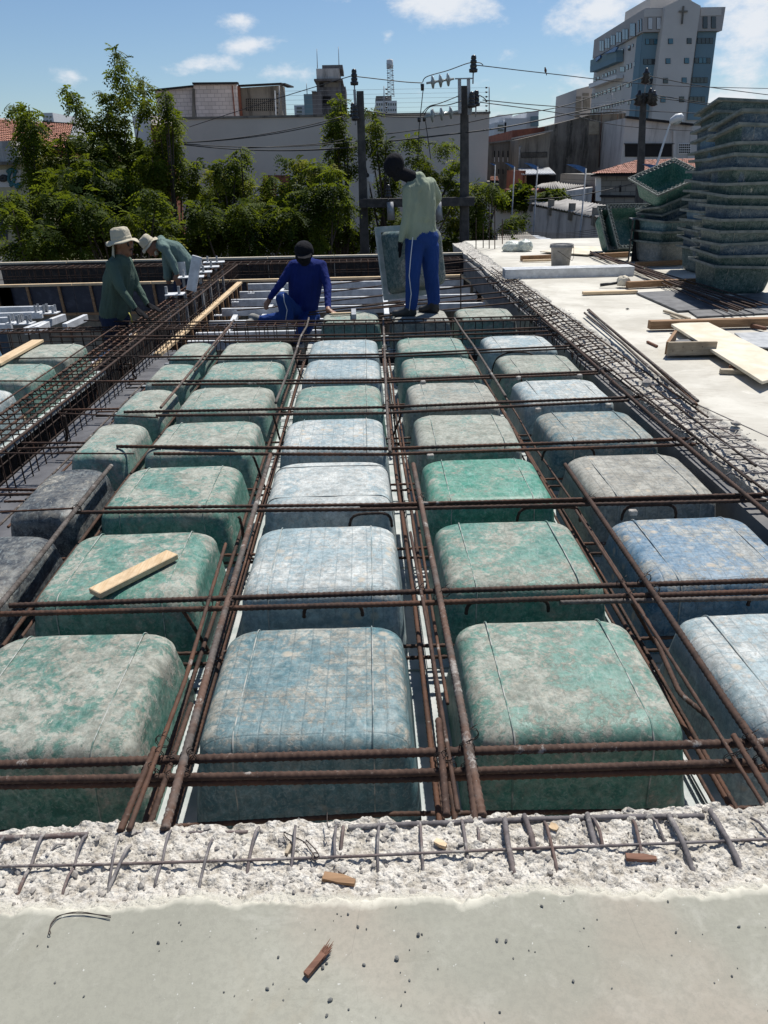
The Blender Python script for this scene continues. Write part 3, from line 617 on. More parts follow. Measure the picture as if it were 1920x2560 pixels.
# dark panel strip and beam trenches on the left
ps = empty('panel_strip', (-1.88, 1.5, -.30), 'dark panel strip lying between the beam cage and the narrow domes', 'panel strip')
yk = -.6
while yk < 5.1:
    MB().span(-2.10, -1.64, yk+.003, yk+.797, -.30, -.285).build('panel', M['ply_strip'], ps); yk += .8
    MB().box((-1.76+random.uniform(-.02, .02), yk, -.262), (.06, .06, .045)).build('spacer_block', M['galv_dull'], ps)
tr = empty('trench_formwork', (-2.3, 2, -.7), 'dark side boards of the long beam trench under the cage', 'formwork')
MB().span(-2.12, -2.09, -.6, 5.0, -.70, -.302).build('side_board', M['form_dark'], tr)
MB().span(-2.52, -2.49, .2, 11.2, -.70, -.302).build('side_board', M['form_dark'], tr)
MB().span(-2.49, -2.12, -.6, 11.2, -.74, -.705).build('bottom_board', M['form_dark'], tr)
for k, (x, w, mt) in enumerate(((-2.545, .035, 'wood'), (-2.59, .03, 'galv'), (-2.625, .03, 'wood_old'))):
    y0 = .2
    while y0 < 5.4:
        MB().span(x-w/2, x+w/2, y0, y0+1.28, -.30, -.262-.004*k).build('top_rail', M[{'wood': 'woody'}.get(mt, mt)], tr); y0 += 1.3
# crosswise beam trench
ct = empty('trench_formwork', (0, 5.3, -.7), 'dark boards of the crosswise beam trench under the stirrups', 'formwork')
MB().span(-2.04, 2.0, 5.0, 5.03, -.70, -.30).build('side_board', M['form_dark'], ct)
MB().span(-2.04, 2.0, 5.53, 5.56, -.70, -.37).build('side_board', M['form_dark'], ct)
MB().span(-4.4, 2.0, 5.03, 5.53, -.74, -.70).build('bottom_board', M['form_dark'], ct)
# long pine board capping the right-hand side of the trench, with its studs
wb = empty('capped_side_form', (-1.95, 8, -.5), 'long pine-capped form side running to the far formwork wall', 'formwork')
pa = W(394, 887, z=-.27); pb = W(600, 706, z=-.27)
segs = [0, .2, .42, .62, .82, 1.0]
for i in range(5):
    a = pa.lerp(pb, segs[i]); b = pa.lerp(pb, segs[i+1]-.004)
    MB().beam(a, b, .085, .03).build('cap_board', M['woody'], wb)
for k in range(13):
    q = pa.lerp(pb, (k+.5)/13); MB().box((q.x+.03, q.y, -.52), (.04, .05, .46)).build('stud', M['wood_brown'], wb)
MB().beam((pa.x-.02, pa.y, -.50), (pb.x-.02, pb.y, -.50), .02, .42).build('face_board', M['form_dark'], wb)
# far formwork wall in two steps, with studs
fw = empty('formwork_wall', (-2, 12.3, -.6), 'low black formwork wall with a pale timber top rail below the trees', 'formwork wall')
x0, x1 = -6.6, 2.15; n_ = 7
for k in range(n_):
    a, b = x0+(x1-x0)*k/n_, x0+(x1-x0)*(k+1)/n_-.01; MB().span(a, b, 12.28, 12.36, -.035+random.uniform(-.006, .006), .0).build('top_rail', M['ply_pale'], fw)
    MB().span(a, b, 12.30, 12.33, -.62, -.036).build('panel', M['form_dark'], fw)
MB().span(-6.8, 2.3, 12.36, 12.5, -3.9, -.64).build('lower_board', M['cem_grey'], fw)
fs = empty('formwork_wall', (-2, 11.45, -.8), 'studded blue-black form panel with pine rail in front of the far wall', 'formwork wall')
x0, x1 = -6.4, 2.0; n_ = 6
for k in range(n_):
    a, b = x0+(x1-x0)*k/n_, x0+(x1-x0)*(k+1)/n_-.01
    MB().span(a, b, 11.42, 11.50, -.33, -.29).build('top_rail', M['wood'], fs); MB().span(a, b, 11.47, 11.50, -.80, -.331).build('panel', M['form_blue'], fs)
    MB().span(a, b, 11.40, 11.46, -.84, -.80).build('bottom_rail', M['wood_brown'], fs)
for k in range(15):
    x = -6.35+.56*k; MB().beam((x, 11.44, -.80), (x-.02, 11.44, -.332), .042, .04).build('stud', M['wood_brown'], fs)
for k in range(2): MB().span(-6.3+.0*k, -6.1, 11.40, 11.43, -.79, -.34).build('stud', M['wood_brown'], fs)

# steel beams of the open bays
for i, (vv, xa, xb) in enumerate([(709, -1.85, 1.95), (728, -1.86, 1.95), (747, -1.87, 1.95), (769, -1.88, 1.95), (800, -1.88, -.3), (828, -1.9, -.2), (848, -1.9, -.3)]):
    p = W(640, vv, z=-.33); e = MB().box(((xa+xb)/2, p.y, -.385), (xb-xa, .055, .11)).build('steel_beam', M['galv'], bevel=.004)
    tag(e, f'pale galvanised crosswise beam, {["farthest", "second farthest", "third farthest", "fourth farthest", "third nearest", "second nearest", "nearest"][i]} of the open bay', 'steel beam', 'galvanised beams across the open bay')
for i, (u0, v0, u1, v1, z_) in enumerate([(726, 697, 655, 800, -.44), (590, 790, 548, 870, -.44), (961, 728, 967, 790, -.30)]):
    e = MB().beam(W(u0, v0, z=z_), W(u1, v1, z=z_), .07, .06).build('steel_beam', M['galv'], bevel=.004)
    tag(e, ['lengthwise pale beam under the crouching worker', 'short lengthwise pale beam at the left of the open bay', 'upright-looking pale beam between blue worker and standing worker'][i], 'steel beam', 'lengthwise galvanised beams')
ws = MB().beam(W(1160, 692, z=-.32), W(1262, 760, z=-.32), .09, .03).build('timber_strip', M['woody']); tag(ws, 'narrow pine strip on the beam face right of the standing worker', 'timber strip')
for i, (u, v) in enumerate([(588, 757), (628, 735), (700, 745), (545, 790)]):
    p = W(u, v, z=-.33); e = empty('clamp', p, ['small clamp on the third beam', 'small clamp on the second beam', 'small clamp near the crouching worker hand', 'small clamp on the fourth beam'][i], 'clamp', 'small clamps on the beams')
    MB().box(p+Vector((0, 0, .01)), (.10, .08, .012)).build('plate', M['galv'], e); MB().tube([p+Vector((-.03, 0, .01)), p+Vector((-.03, 0, .06)), p+Vector((.03, 0, .06)), p+Vector((.03, 0, .01))], .007, 6).build('loop', M['bar_black'], e)
# left bay beams
for i, (u0, v0, u1, v1, z_) in enumerate([(-30, 776, 137, 772, -.28), (-30, 792, 106, 787, -.28), (-20, 803, 25, 801, -.3), (65, 828, 161, 793, -.33), (92, 826, 120, 812, -.33), (162, 818, 215, 794, -.33), (-20, 819, 30, 818, -.3)]):
    e = MB().beam(W(u0, v0, z=z_), W(u1, v1, z=z_), .06, .09).build('steel_beam', M['galv'], bevel=.004)
    tag(e, ['upper crosswise beam of the left bay', 'second crosswise beam of the left bay', 'short crosswise beam at left edge', 'long slanting beam in the left bay', 'short slanting beam in the left bay', 'slanting beam beside the worker in the beige hat', 'lowest crosswise beam at left edge'][i]+', galvanised', 'steel beam', 'galvanised beams of the left bay')
def u_head(p, lb, s=1.0):
    e = empty('prop_head', p, lb, 'prop head', 'U-shaped prop heads')
    MB().box(p, (.22*s, .16*s, .012)).build('plate', M['galv'], e)
    for dx, dy in ((-.06, -.05), (.06, -.05), (-.06, .05), (.06, .05)): MB().box(p+Vector((dx*s, dy*s, .05)), (.028, .012, .10)).build('tab', M['galv_dull'], e)
for i, (u, v) in enumerate([(105, 780), (125, 782), (42, 806), (62, 808)]):
    u_head(W(u, v, z=-.2), ['U-shaped prop head at the end of the upper left beam', 'second prop head beside the upper left beam end', 'prop head low at the left edge', 'prop head right of the one at the left edge'][i])
pl = [(438, 735, .05), (478, 692, .10), (500, 680, .08), (520, 667, .06), (535, 655, .05)]
for i, (u, v, z_) in enumerate(pl):
    p = W(u, v, z=z_); e = empty('steel_plate', p, ['galvanised plate with upright tabs nearest the bent worker hands', 'galvanised plate second from the tilted channel', 'middle galvanised plate along the cage', 'fourth galvanised plate along the cage', 'farthest galvanised plate beside the cage'][i], 'steel plate', 'galvanised plates standing over the cage')
    MB().box(p, (.36 if i else .24, .22, .012), rz=R(8)).build('plate', M['galv'], e)
    for dx in (-.10, .06): MB().box(p+Vector((dx, -.03, .05)), (.03, .03, .10)).build('tab', M['galv_dull'], e)
    for dx in (-.12, 0, .12): MB().box(p+Vector((dx, .02, -.28)), (.03, .05, .52)).build('leg', M['galv_dull'], e)
a = W(478, 727, z=.07); b = a+Vector((.12, .05, .42)); MBc = MB().beam(a, b, .12, .07); e = MBc.build('steel_channel', M['galv'], bevel=.004); tag(e, 'short galvanised channel leaning up beside the bent worker', 'steel channel')
bx = MB().box(W(452, 672, y=9.2), (.16, .1, .2)).build('steel_plate', M['galv']); tag(bx, 'pale upright plate held in front of the bent worker', 'steel plate')

# ---------------------------------------------------------------- reinforcing bars
def rebar_arr(pts, r, step, n, pitch=.021, amp=.12):
    pts = np.array([tuple(p) for p in pts]); seg = np.linalg.norm(np.diff(pts, axis=0), axis=1); cum = np.concatenate([[0], np.cumsum(seg)]); Lg = cum[-1]
    s = np.linspace(0, Lg, max(2, int(Lg/step)+1)); P = np.stack([np.interp(s, cum, pts[:, i]) for i in range(3)], -1)
    if len(pts) > 2:
        for _ in range(2):
            k = 3; Q = P.copy(); Q[k:-k] = (P[:-2*k]+P[2*k:]+P[k:-k])/3; P = Q
    D = np.gradient(P, axis=0); D /= np.linalg.norm(D, axis=1)[:, None]+1e-9
    up = np.array([0, 0, 1.0]) if abs(D[:, 2]).mean() < .8 else np.array([0, 1.0, 0])
    A = np.cross(D, up); A /= np.linalg.norm(A, axis=1)[:, None]+1e-9; B = np.cross(D, A)
    th = np.arange(n)/n*2*np.pi; ph = 2*np.pi*s[:, None]/pitch
    rad = r*(1+amp*np.clip(np.cos(ph+np.where(np.sin(th) > 0, 1, -1)*1.3*np.cos(th))*1.6-.5, 0, 1) + .06*(np.abs(np.sin(th)) < .25)) if amp else r*np.ones((len(s), n))
    V = P[:, None, :]+(A[:, None, :]*np.cos(th)[None, :, None]+B[:, None, :]*np.sin(th)[None, :, None])*rad[..., None]
    idx = np.arange(len(s)*n).reshape(len(s), n); nx_ = np.roll(idx, -1, axis=1)
    q = np.stack([idx[:-1], nx_[:-1], nx_[1:], idx[1:]], -1).reshape(-1, 4)
    # end caps as quad fans
    vs = V.reshape(-1, 3); c0 = len(vs); vs = np.concatenate([vs, P[:1], P[-1:]])
    caps = [(idx[0, (k+2) % n], idx[0, (k+1) % n], idx[0, k], c0) for k in range(0, n, 2)]+[(idx[-1, k], idx[-1, (k+1) % n], idx[-1, (k+2) % n], c0+1) for k in range(0, n, 2)]
    return vs, np.concatenate([q, np.array(caps)])
def bar(name, pts, r, mat, parent=None, near=None, label=None, group=None, cat='rebar'):
    pts = [Vector(p) for p in pts]; d = min((p-CC).length for p in pts); r = r*.80 if name == 'rebar' else r
    if len(pts) == 2:
        a, b = pts; ln = (b-a).length
        if ln > 1.2: pts = [a]+[a.lerp(b, t)+Vector((random.uniform(-1, 1), random.uniform(-1, 1), random.uniform(-.6, .6)))*.0038*min(ln, 3) for t in (.22, .45, .68, .86)]+[b]
    if d < 3.2: step, n, pitch, amp = .0050, 10, .021, .20
    elif d < 6: step, n, pitch, amp = .0085, 8, .030, .24
    else: step, n, pitch, amp = .03, 6, .05, 0
    if r < .0065 and amp: step *= 1.1; n = 8; pitch = .012
    if r < .0048: amp = 0; step = .03; n = 6
    vs, q = rebar_arr(pts, r, step, n, pitch, amp)
    o = Vector(parent.location) if parent is not None else pts[0]
    if parent is not None: o = wloc(parent)
    me = fast_mesh(name, vs-np.array(tuple(o)), q, True); ob = link(name, me, mat, parent)
    if parent is None: ob.location = o; tag(ob, label, cat, group)
    return ob
def tie(p, parent, ax=(1, 0, 0), r=.016):
    """binding wire twisted round a crossing"""
    p = Vector(p); ax = Vector(ax).normalized(); a = ax.orthogonal().normalized(); b = ax.cross(a); mb = MB()
    for off in (-.003, .003):
        mb.tube([p+ax*off+(a*math.cos(t)+b*math.sin(t))*r for t in [k/10*2*math.pi for k in range(11)]], .0013, 4, False)
    mb.tube([p+Vector((0, 0, r)), p+Vector((.006, -.006, r+.012)), p+Vector((.016, -.004, r+.018))], .0013, 4)
    return mb.build('binding_wire', M['wire'], parent)
def pxbar(pix, z, r, mat, label, group, z2=None):
    n_ = len(pix); pts = [W(u, v, z=(z if z2 is None else z+(z2-z)*i/(n_-1))) for i, (u, v) in enumerate(pix)]
    return bar('rebar', pts, r, mat, None, label=label, group=group), pts
GX = 'bars lying crosswise over the domes'; GY = 'bars lying lengthwise over the domes'
cross = [
 ([(-40, 1913), (960, 1884), (1960, 1855)], .015, .0150, 'bar_rust', 'thick rusty crosswise bar, upper of the nearest pair'),
 ([(-40, 1951), (960, 1934), (1890, 1905)], .006, .0125, 'bar_rust', 'rusty crosswise bar, lower of the nearest pair'),
 ([(-40, 1965), (960, 1948), (1960, 1920)], -.012, .0125, 'bar', 'crosswise bar tucked directly under the lowest near bar'),
 ([(24, 1514), (960, 1482), (1960, 1450)], .015, .0125, 'bar', 'dark crosswise bar with a free left end beside the second row'),
 ([(-40, 1536), (960, 1511), (1960, 1477)], .010, .0125, 'bar', 'dark crosswise bar running full width before the second row'),
 ([(1400, 1506), (1960, 1494)], .0, .0115, 'bar_grey', 'cement-splashed bar end under the others at the right, second row'),
 ([(262, 1270), (960, 1261), (1960, 1234)], .018, .010, 'bar_rust', 'crosswise bar, top one of three before the third row'),
 ([(190, 1281), (960, 1273), (1960, 1250)], .012, .011, 'bar', 'crosswise bar, lowest of three before the third row'),
 ([(900, 1268), (1960, 1242)], .002, .010, 'bar_rust', 'crosswise bar hidden between its neighbours, third row'),
 ([(292, 1116), (960, 1122), (1758, 1096)], .015, .0125, 'bar_black', 'crosswise bar with thick free left end, fourth row'),
 ([(385, 1134), (960, 1136), (1764, 1110)], .008, .0115, 'bar', 'crosswise bar just below the thick one, fourth row'),
 ([(310, 1030), (960, 1018), (1625, 991)], .015, .0115, 'bar', 'upper crosswise bar before the fifth row'),
 ([(390, 1039), (960, 1033), (1573, 1001)], .008, .0115, 'bar', 'lower crosswise bar before the fifth row'),
 ([(243, 954), (960, 950), (1530, 927)], .015, .011, 'bar', 'upper crosswise bar before the sixth row'),
 ([(380, 962), (960, 956), (1500, 934)], .006, .010, 'bar_rust', 'lower crosswise bar before the sixth row'),
 ([(347, 893), (960, 886), (1469, 863)], .015, .011, 'bar', 'upper crosswise bar before the seventh row'),
 ([(420, 900), (960, 893), (1440, 871)], .006, .010, 'bar_black', 'lower crosswise bar before the seventh row'),
 ([(125, 842), (600, 840), (960, 836), (1382, 818)], .004, .012, 'bar_black', 'dark crosswise bar in front of the beam cage'),
 ([(330, 849), (900, 846), (1400, 827)], -.01, .012, 'bar_black', 'second dark crosswise bar in front of the beam cage'),
 ([(560, 855), (1100, 850), (1420, 836)], -.02, .011, 'bar', 'third crosswise bar in front of the beam cage'),
 ([(210, 801), (400, 806), (960, 800), (1380, 789)], .02, .010, 'bar_black', 'dark crosswise bar resting on top of the beam cage'),
]
CB = []
for pix, z, r, mt, lb in cross: CB.append(pxbar(pix, z, r, M[mt], lb, GX)[0])
lengthw = [
 ([(412, 2075), (545, 1585), (676, 1138)], .040, .0135, 'bar_grey', 'thick greyish bar climbing between left and centre columns'),
 ([(689, 1007), (772, 795)], .035, .011, 'bar_grey', 'bar between left and centre columns, far part'),
 ([(1205, 2040), (1140, 1700), (1033, 1160)], .040, .0135, 'bar_grey', 'thick bar right of the centre rib, reaching the broken edge'),
 ([(1413, 1162), (1632, 1480), (1806, 1740), (1960, 1965)], .040, .0130, 'bar', 'thick bar slanting over the right-hand column'),
 ([(1136, 795), (1264, 991)], .035, .011, 'bar_grey', 'bar slanting between the two right columns, far part'),
 ([(958, 796), (966, 1000), (975, 1130)], .030, .011, 'bar_grey', 'pale dusty bar between centre and right-of-centre columns, far part'),
 ([(1298, 742), (1567, 985), (1700, 1102)], .035, .0125, 'bar', 'long bar along the right-hand wall of the waffle'),
 ([(1690, 1092), (1960, 1318)], .045, .0130, 'bar', 'bar continuing towards the right edge beside the broken concrete'),
 ([(1353, 800), (1600, 990), (1960, 1262)], .030, .0085, 'bar_black', 'thinner bar parallel to the long right-hand bar'),
 ([(-40, 1560), (278, 1164)], .035, .0130, 'bar_grey', 'thick bar crossing the black domes at left'),
 ([(402, 1019), (585, 800)], .035, .011, 'bar_grey', 'bar with a cut end crossing the narrow green domes'),
 ([(486, 928), (580, 812)], .030, .0070, 'bar_rust', 'thin rusty rod beside the narrow green domes'),
 ([(-40, 1350), (137, 1180), (362, 955)], -.10, .0075, 'bar_grey', 'thin rod along the dark panel strip'),
 ([(20, 1318), (150, 1185), (370, 965)], -.14, .0075, 'bar_rust', 'second thin rod along the dark panel strip'),
 ([(-20, 1022), (193, 880), (290, 815)], .03, .0070, 'bar', 'thin rod passing above the left domes'),
 ([(1440, 1276), (1741, 1745), (1960, 2095)], .030, .0070, 'bar_rust', 'thin rusty rod slanting down the right-hand side'),
 ([(564, 1360), (522, 1500), (463, 1700), (322, 2075)], .050, .0080, 'bar_rust', 'rusty rod leaning down to the broken edge at left'),
 ([(386, 1872), (300, 2078)], .045, .0100, 'bar_rust', 'short rusty bar end at left of the broken edge'),
 ([(478, 1760), (372, 2070)], .010, .0090, 'bar_rust', 'rusty bar just left of the thick greyish bar'),
 ([(1096, 1800), (1117, 2040)], .040, .0110, 'bar_rust', 'short rusty stub tied over the centre rib'),
 ([(1157, 1802), (1190, 2060)], .038, .0110, 'bar_rust', 'rusty stub against the thick right-of-centre bar'),
 ([(1026, 1331), (1075, 1600), (1145, 2028)], .030, .0075, 'bar_rust', 'slim orange rod over the centre rib'),
 ([(1857, 1807), (1960, 1965)], .045, .0100, 'bar_rust', 'rusty stub at the right edge, upper one'),
 ([(1834, 1839), (1960, 2045)], .043, .0100, 'bar_rust', 'rusty stub at the right edge, lower one'),
 ([(1640, 1600), (1700, 1735), (1780, 1800)], -.05, .0100, 'bar_rust', 'bar inside the right-hand rib beside the pale flange'),
]
for pix, z, r, mt, lb in lengthw: CB.append(pxbar(pix, z, r, M[mt], lb, GY)[0])
# bars in the bottom of every rib
GB = 'bars lying in the bottom of the ribs'
ribx = [(-1.16, 'left'), (-.403, 'left of centre'), (.397, 'right of centre'), (1.20, 'right-hand')]
for x, nm in ribx:
    for k, (dx, z, mt, y0, y1) in enumerate([(-.034, -.13, 'bar', -.93, 4.95), (-.010, -.24, 'bar_rust', -.9, 4.95), (.018, -.20, 'bar', -.9, 4.9), (.036, -.10, 'bar_rust', -.35, 3.1)]):
        bar('rebar', [(x+dx, y0, z), (x+dx+random.uniform(-.008, .008), y1, z)], .0095 if k % 2 == 0 else .0070, M[mt], None, label=f'{["thick dark", "thin rusty", "dark", "short thin rusty"][k]} bar low in the {nm} lengthwise rib', group=GB)
for r in range(7):
    y = .09+.8*r-.8+.8
    if y > 4.6: continue
    for k, dy in enumerate((-.022, .026)):
        bar('rebar', [(-1.9, y+dy, -.225+.02*k), (1.98, y+dy, -.225+.02*k)], .0085, M['bar_rust' if k else 'bar_black'], None, label=f'{["dark", "rusty"][k]} bar low in the crosswise rib behind the {ROWN[r]}', group=GB)
for k, dy in enumerate((-.03, .02)):
    bar('rebar', [(-1.2, -.71+dy, -.22), (1.98, -.71+dy, -.22)], .0085, M['bar_rust'], None, label=f'{["nearer", "farther"][k]} rusty bar at the bottom of the nearest crosswise rib', group=GB)
# bent hanger bars standing in the ribs
GH = 'bent hanger bars standing in the ribs'
hang = [(-1.26, .07, -1.20, .10), (-.50, .09, -.42, .12), (-.06, .11, .16, .11), (.55, .10, .86, .10), (1.16, .10, 1.30, .11), (1.62, .10, 1.9, .1), (-.42, .9, -.40, .92), (.10, .89, .30, .9), (.9, .91, 1.2, .9), (1.4, .9, 1.66, .9), (-.46, 1.7, -.40, 1.72), (1.2, 1.71, 1.5, 1.7), (-.44, 2.5, -.39, 2.52), (.42, 2.5, .36, 2.5), (1.22, 3.3, 1.4, 3.3), (-.42, 4.1, -.38, 4.1), (1.3, 4.1, 1.72, 4.1)]
for i, (x0, y, x1, y1) in enumerate(hang):
    rb = 1 if x1-x0 > .15 else 0
    pts = [(x0, y, -.26), (x0, y, -.02), (x0+.015, y, .0), (x1-.015, y1, .0), (x1, y1, -.02), (x1, y1, -.26)] if rb else [(x0, y, .0), (x0+.01, y, -.02), (x1-.01, y1, -.22), (x1+.03, y1, -.25), (x1+.08, y1, -.25)]
    bar('hanger_bar', pts, .0065, M['bar_black'], None, label=('bent U-shaped hanger bar' if rb else 'slanting hanger bar')+f' in the crosswise rib {["behind the nearest row", "behind the second row", "behind the third row", "behind the fourth row", "behind the fifth row", "behind the sixth row"][int(round((y-.09)/.8))]}, {"left" if x0 < -1 else "left of centre" if x0 < -.2 else "centre" if x0 < .4 else "right of centre" if x0 < 1 else "right side" if x0 < 1.35 else "far right"}', group=GH, cat='hanger bar')
# hooks dropping over the dark strip
for i, (u0, v0, u1, v1, z0, z1) in enumerate([(160, 1040, 170, 1105, -.03, -.25), (334, 893, 340, 948, -.03, -.25)]):
    p, q = W(u0, v0, z=z0), W(u1, v1, z=z1); bar('hanger_bar', [p, p.lerp(q, .85), q, q+Vector((-.06, .0, 0))], .0085, M['bar_black'], None, label=['bent bar dropping onto the dark strip, nearer one', 'bent bar dropping onto the dark strip, farther one'][i], group=GH, cat='hanger bar')
# thin crosswise bars at the left
GL = 'crosswise bars on the left over the dark strip'
for i, (pix, z, r, mt, lb) in enumerate([
 ([(-40, 952), (386, 953)], .02, .007, 'bar_rust', 'thin bar over the left domes at the level of the sixth row'), ([(157, 1025), (297, 1022)], -.05, .009, 'bar_rust', 'short bar pair end over the dark strip, farther'),
 ([(55, 1108), (217, 1107)], -.05, .009, 'bar', 'short dark bar over the dark strip, middle'), ([(36, 1122), (205, 1117)], -.07, .009, 'bar', 'short dark bar just below the middle one'),
 ([(-40, 1133), (335, 1134)], .01, .006, 'bar', 'thin straight rod poking right over the narrow dome'), ([(145, 1033), (395, 1044)], .01, .006, 'bar', 'thin rod slanting over the narrow green dome'),
 ([(-40, 898), (400, 889)], .02, .007, 'bar_black', 'thin bar over the far left dome and cage'), ([(-40, 1223), (102, 1225)], -.05, .010, 'bar_black', 'dark bar over the strip at left edge, upper'),
 ([(-40, 1237), (93, 1235)], -.06, .010, 'bar', 'dark bar over the strip at left edge, lower'), ([(-40, 1282), (200, 1270)], .02, .006, 'bar_black', 'thin rod over the black dome at left'),
 ([(130, 820), (560, 818)], -.06, .008, 'bar_black', 'thin dark bar below the worker in the beige hat')]):
    pxbar(pix, z, r, M[mt], lb, GL)
# loose bars fanned over the open bay
GF = 'bars fanned across the open bay'
fan = [([(900, 746), (1274, 703)], .0, .012, 'under the standing worker knees, upper'), ([(905, 766), (1296, 725)], .0, .012, 'at shin height of the standing worker'), ([(900, 774), (1269, 742)], -.02, .011, 'just above his boots, short'), ([(946, 792), (1334, 752)], .0, .012, 'ending at the cage on the right edge'),
 ([(790, 716), (1000, 690), (1240, 672)], .0, .011, 'right of the blue worker shoulder, high'), ([(800, 733), (1020, 706), (1270, 690)], .0, .011, 'right of the blue worker elbow'), ([(783, 758), (1000, 733), (1180, 716)], -.02, .011, 'behind the hammer, upper'), ([(773, 781), (1000, 752)], -.01, .012, 'behind the hammer, middle'),
 ([(771, 787), (1010, 760)], -.03, .012, 'behind the hammer, lower'), ([(592, 776), (695, 767)], -.15, .010, 'under the blue worker left hand'), ([(1000, 672), (1195, 651)], .0, .010, 'far end of the bay, short'), ([(990, 690), (1215, 668)], -.02, .010, 'far end of the bay, long'), ([(1090, 655), (1190, 646)], .02, .008, 'highest, near the far wall')]
for pix, z, r, lb in fan: pxbar(pix, z, r, M['bar_black' if 'behind' in lb else 'bar'], 'dark bar across the open bay, '+lb, GF)
for i, (u, v0, v1, yy_) in enumerate([(1152, 683, 802, 6.3), (1190, 250*0+545, 640, 12.4), (1208, 560, 640, 12.45), (1223, 512, 645, 12.3), (1237, 515, 655, 12.2), (1256, 548, 610, 12.6)]):
    bar('starter_bar', [W(u, v1, y=yy_), W(u, v0, y=yy_)], .007 if i == 0 else .009, M['bar_black'], None, label=['thin upright rod right of the standing worker', 'upright starter bar, leftmost of the far corner', 'upright starter bar, second at the far corner', 'tallest upright starter bar at the far corner', 'upright starter bar beside the tallest', 'rightmost upright starter bar at the far corner'][i], group='upright bars', cat='starter bar')

# beam cages: each tied cage is one thing with its bars and stirrups as parts
def cage(name_label, p0, p1, w, h, ztop, n_st, rl=.009, rs=.0045, mat='bar_black', extra=2, hook=True, longs=True):
    p0, p1 = Vector(p0), Vector(p1); d = (p1-p0); d.z = 0; d.normalize(); sx = Vector((d.y, -d.x, 0))
    e = empty('rebar_cage', (p0+p1)/2, name_label, 'rebar cage')
    zt = ztop
    if longs:
        for s in (-1, 1):
            for z in (zt-.008, zt-h+.008):
                o = sx*(s*(w/2-.012)); bar('long_bar', [p0+o+Vector((0, 0, z)), p1+o+Vector((0, 0, z))], rl, M[mat if z < zt-.1 else 'bar'], e)
        for k in range(extra):
            o = sx*((k+1)/(extra+1)-.5)*w; bar('long_bar', [p0+o+Vector((0, 0, zt-.012)), p1+o*1.1+Vector((0, 0, zt-.012))], rl*.9, M['bar'], e)
        for s in (-1, 1):
            for f in (.35, .68): o = sx*(s*(w/2-.006)); bar('long_bar', [p0+o+Vector((0, 0, zt-h*f)), p1+o+Vector((0, 0, zt-h*f))], rl*.55, M[mat], e)
    mb = MB(); c = Vector((0, 0, 0)); a = w/2; pts = []
    for (x, z) in ((-a, zt), (a-.02, zt), (a, zt-.02), (a, zt-h), (-a, zt-h), (-a, zt-.015), (-a+.02, zt+.002), (-a+.05, zt-.03)): pts.append(sx*x+Vector((0, 0, z)))
    mb.tube(pts, rs, 5); me = bpy.data.meshes.new('stirrup'); me.from_pydata(mb.v, [], mb.f); me.polygons.foreach_set('use_smooth', [True]*len(mb.f)); me.update(); me.materials.append(M[mat])
    ctr = e.location
    for i in range(n_st):
        t_ = (i+.5)/n_st+random.uniform(-.15, .15)/n_st; q = p0.lerp(p1, t_)
        st = bpy.data.objects.new('stirrup', me); st.parent = e; st.location = (q.x-ctr.x, q.y-ctr.y, 0-ctr.z); st.rotation_euler = (0, 0, random.uniform(-.04, .04)); COL.objects.link(st)
    return e
cage('long rusty beam cage running from lower left towards the bent worker', (-2.14, 1.2, 0), (-2.17, 11.2, 0), .36, .48, .0, 86, .009, .0048, 'bar_black', 3)
cage('crosswise beam cage on the right half, in front of the standing worker', (-1.95, 5.62, 0), (2.02, 5.66, 0), .22, .42, .0, 38, .008, .0048, 'bar_black', 1)
cage('crosswise beam cage on the left in front of the hatted worker', (-4.3, 5.60, 0), (-2.35, 5.62, 0), .26, .42, .0, 18, .008, .0048, 'bar_black', 1)
cage('dark cage along the far formwork wall', (-6.5, 11.95, 0), (2.0, 11.95, 0), .40, .52, -.06, 62, .010, .006, 'bar_black', 1)
# exposed old stirrups along the right-hand broken edge
e = empty('rebar_cage', (2.15, 5.0, .03), 'row of exposed stirrup hooks along the right-hand broken edge', 'rebar cage')
for i in range(96):
    y = 1.15+i*.082+random.uniform(-.02, .02); x = 1.99+random.uniform(-.02, .03); z = .055+random.uniform(-.008, .010); dx = random.uniform(.22, .34); dense = y > 3.4
    if not dense and i % 2: continue
    pts = [(x+dx, y+random.uniform(-.02, .02), z), (x+.02, y, z), (x, y, z-.02), (x-.004, y, z-.12 if dense else z-.05)]
    bar('stirrup', pts, .0045, M['bar_black' if dense else 'bar_conc'], e)
for x, y0, y1 in ((2.05, 1.0, 11.5), (2.17, 1.2, 9.5), (2.27, 2.0, 9.0)): bar('long_bar', [(x, y0, .062), (x+.01, (y0+y1)/2, .058), (x-.01, y1, .062)], .006, M['bar_black'], e)
# bars exposed in the near hacked strip
GE = None
def eb(pix, r, lift=.012, mat='bar_conc', z=None):
    pts = []
    for u, v in pix:
        p = W(u, v, z=.045); zz = front_z(p.x, p.y)+lift if z is None else z; p = W(u, v, z=zz); pts.append(p)
    if len(pix) > 2 and z is None:
        zs = [p.z for p in pts]; zm = max(sorted(zs)[len(zs)//2], .03); pts = [W(u, v, z=zm) for u, v in pix]
    return bar('rebar', pts, r, M[mat], slab)
eb([(-40, 2166), (180, 2164), (420, 2156), (640, 2150), (820, 2144), (960, 2138), (1200, 2126), (1440, 2117), (1700, 2108), (1960, 2096)], .0045, z=.047)
eb([(-20, 2095), (110, 2092), (220, 2086)], .0075, z=.040)
eb([(330, 2084), (620, 2080)], .0055, z=.032); eb([(870, 2069), (990, 2062), (1150, 2056), (1330, 2048), (1560, 2042), (1760, 2040)], .0075, z=.040)
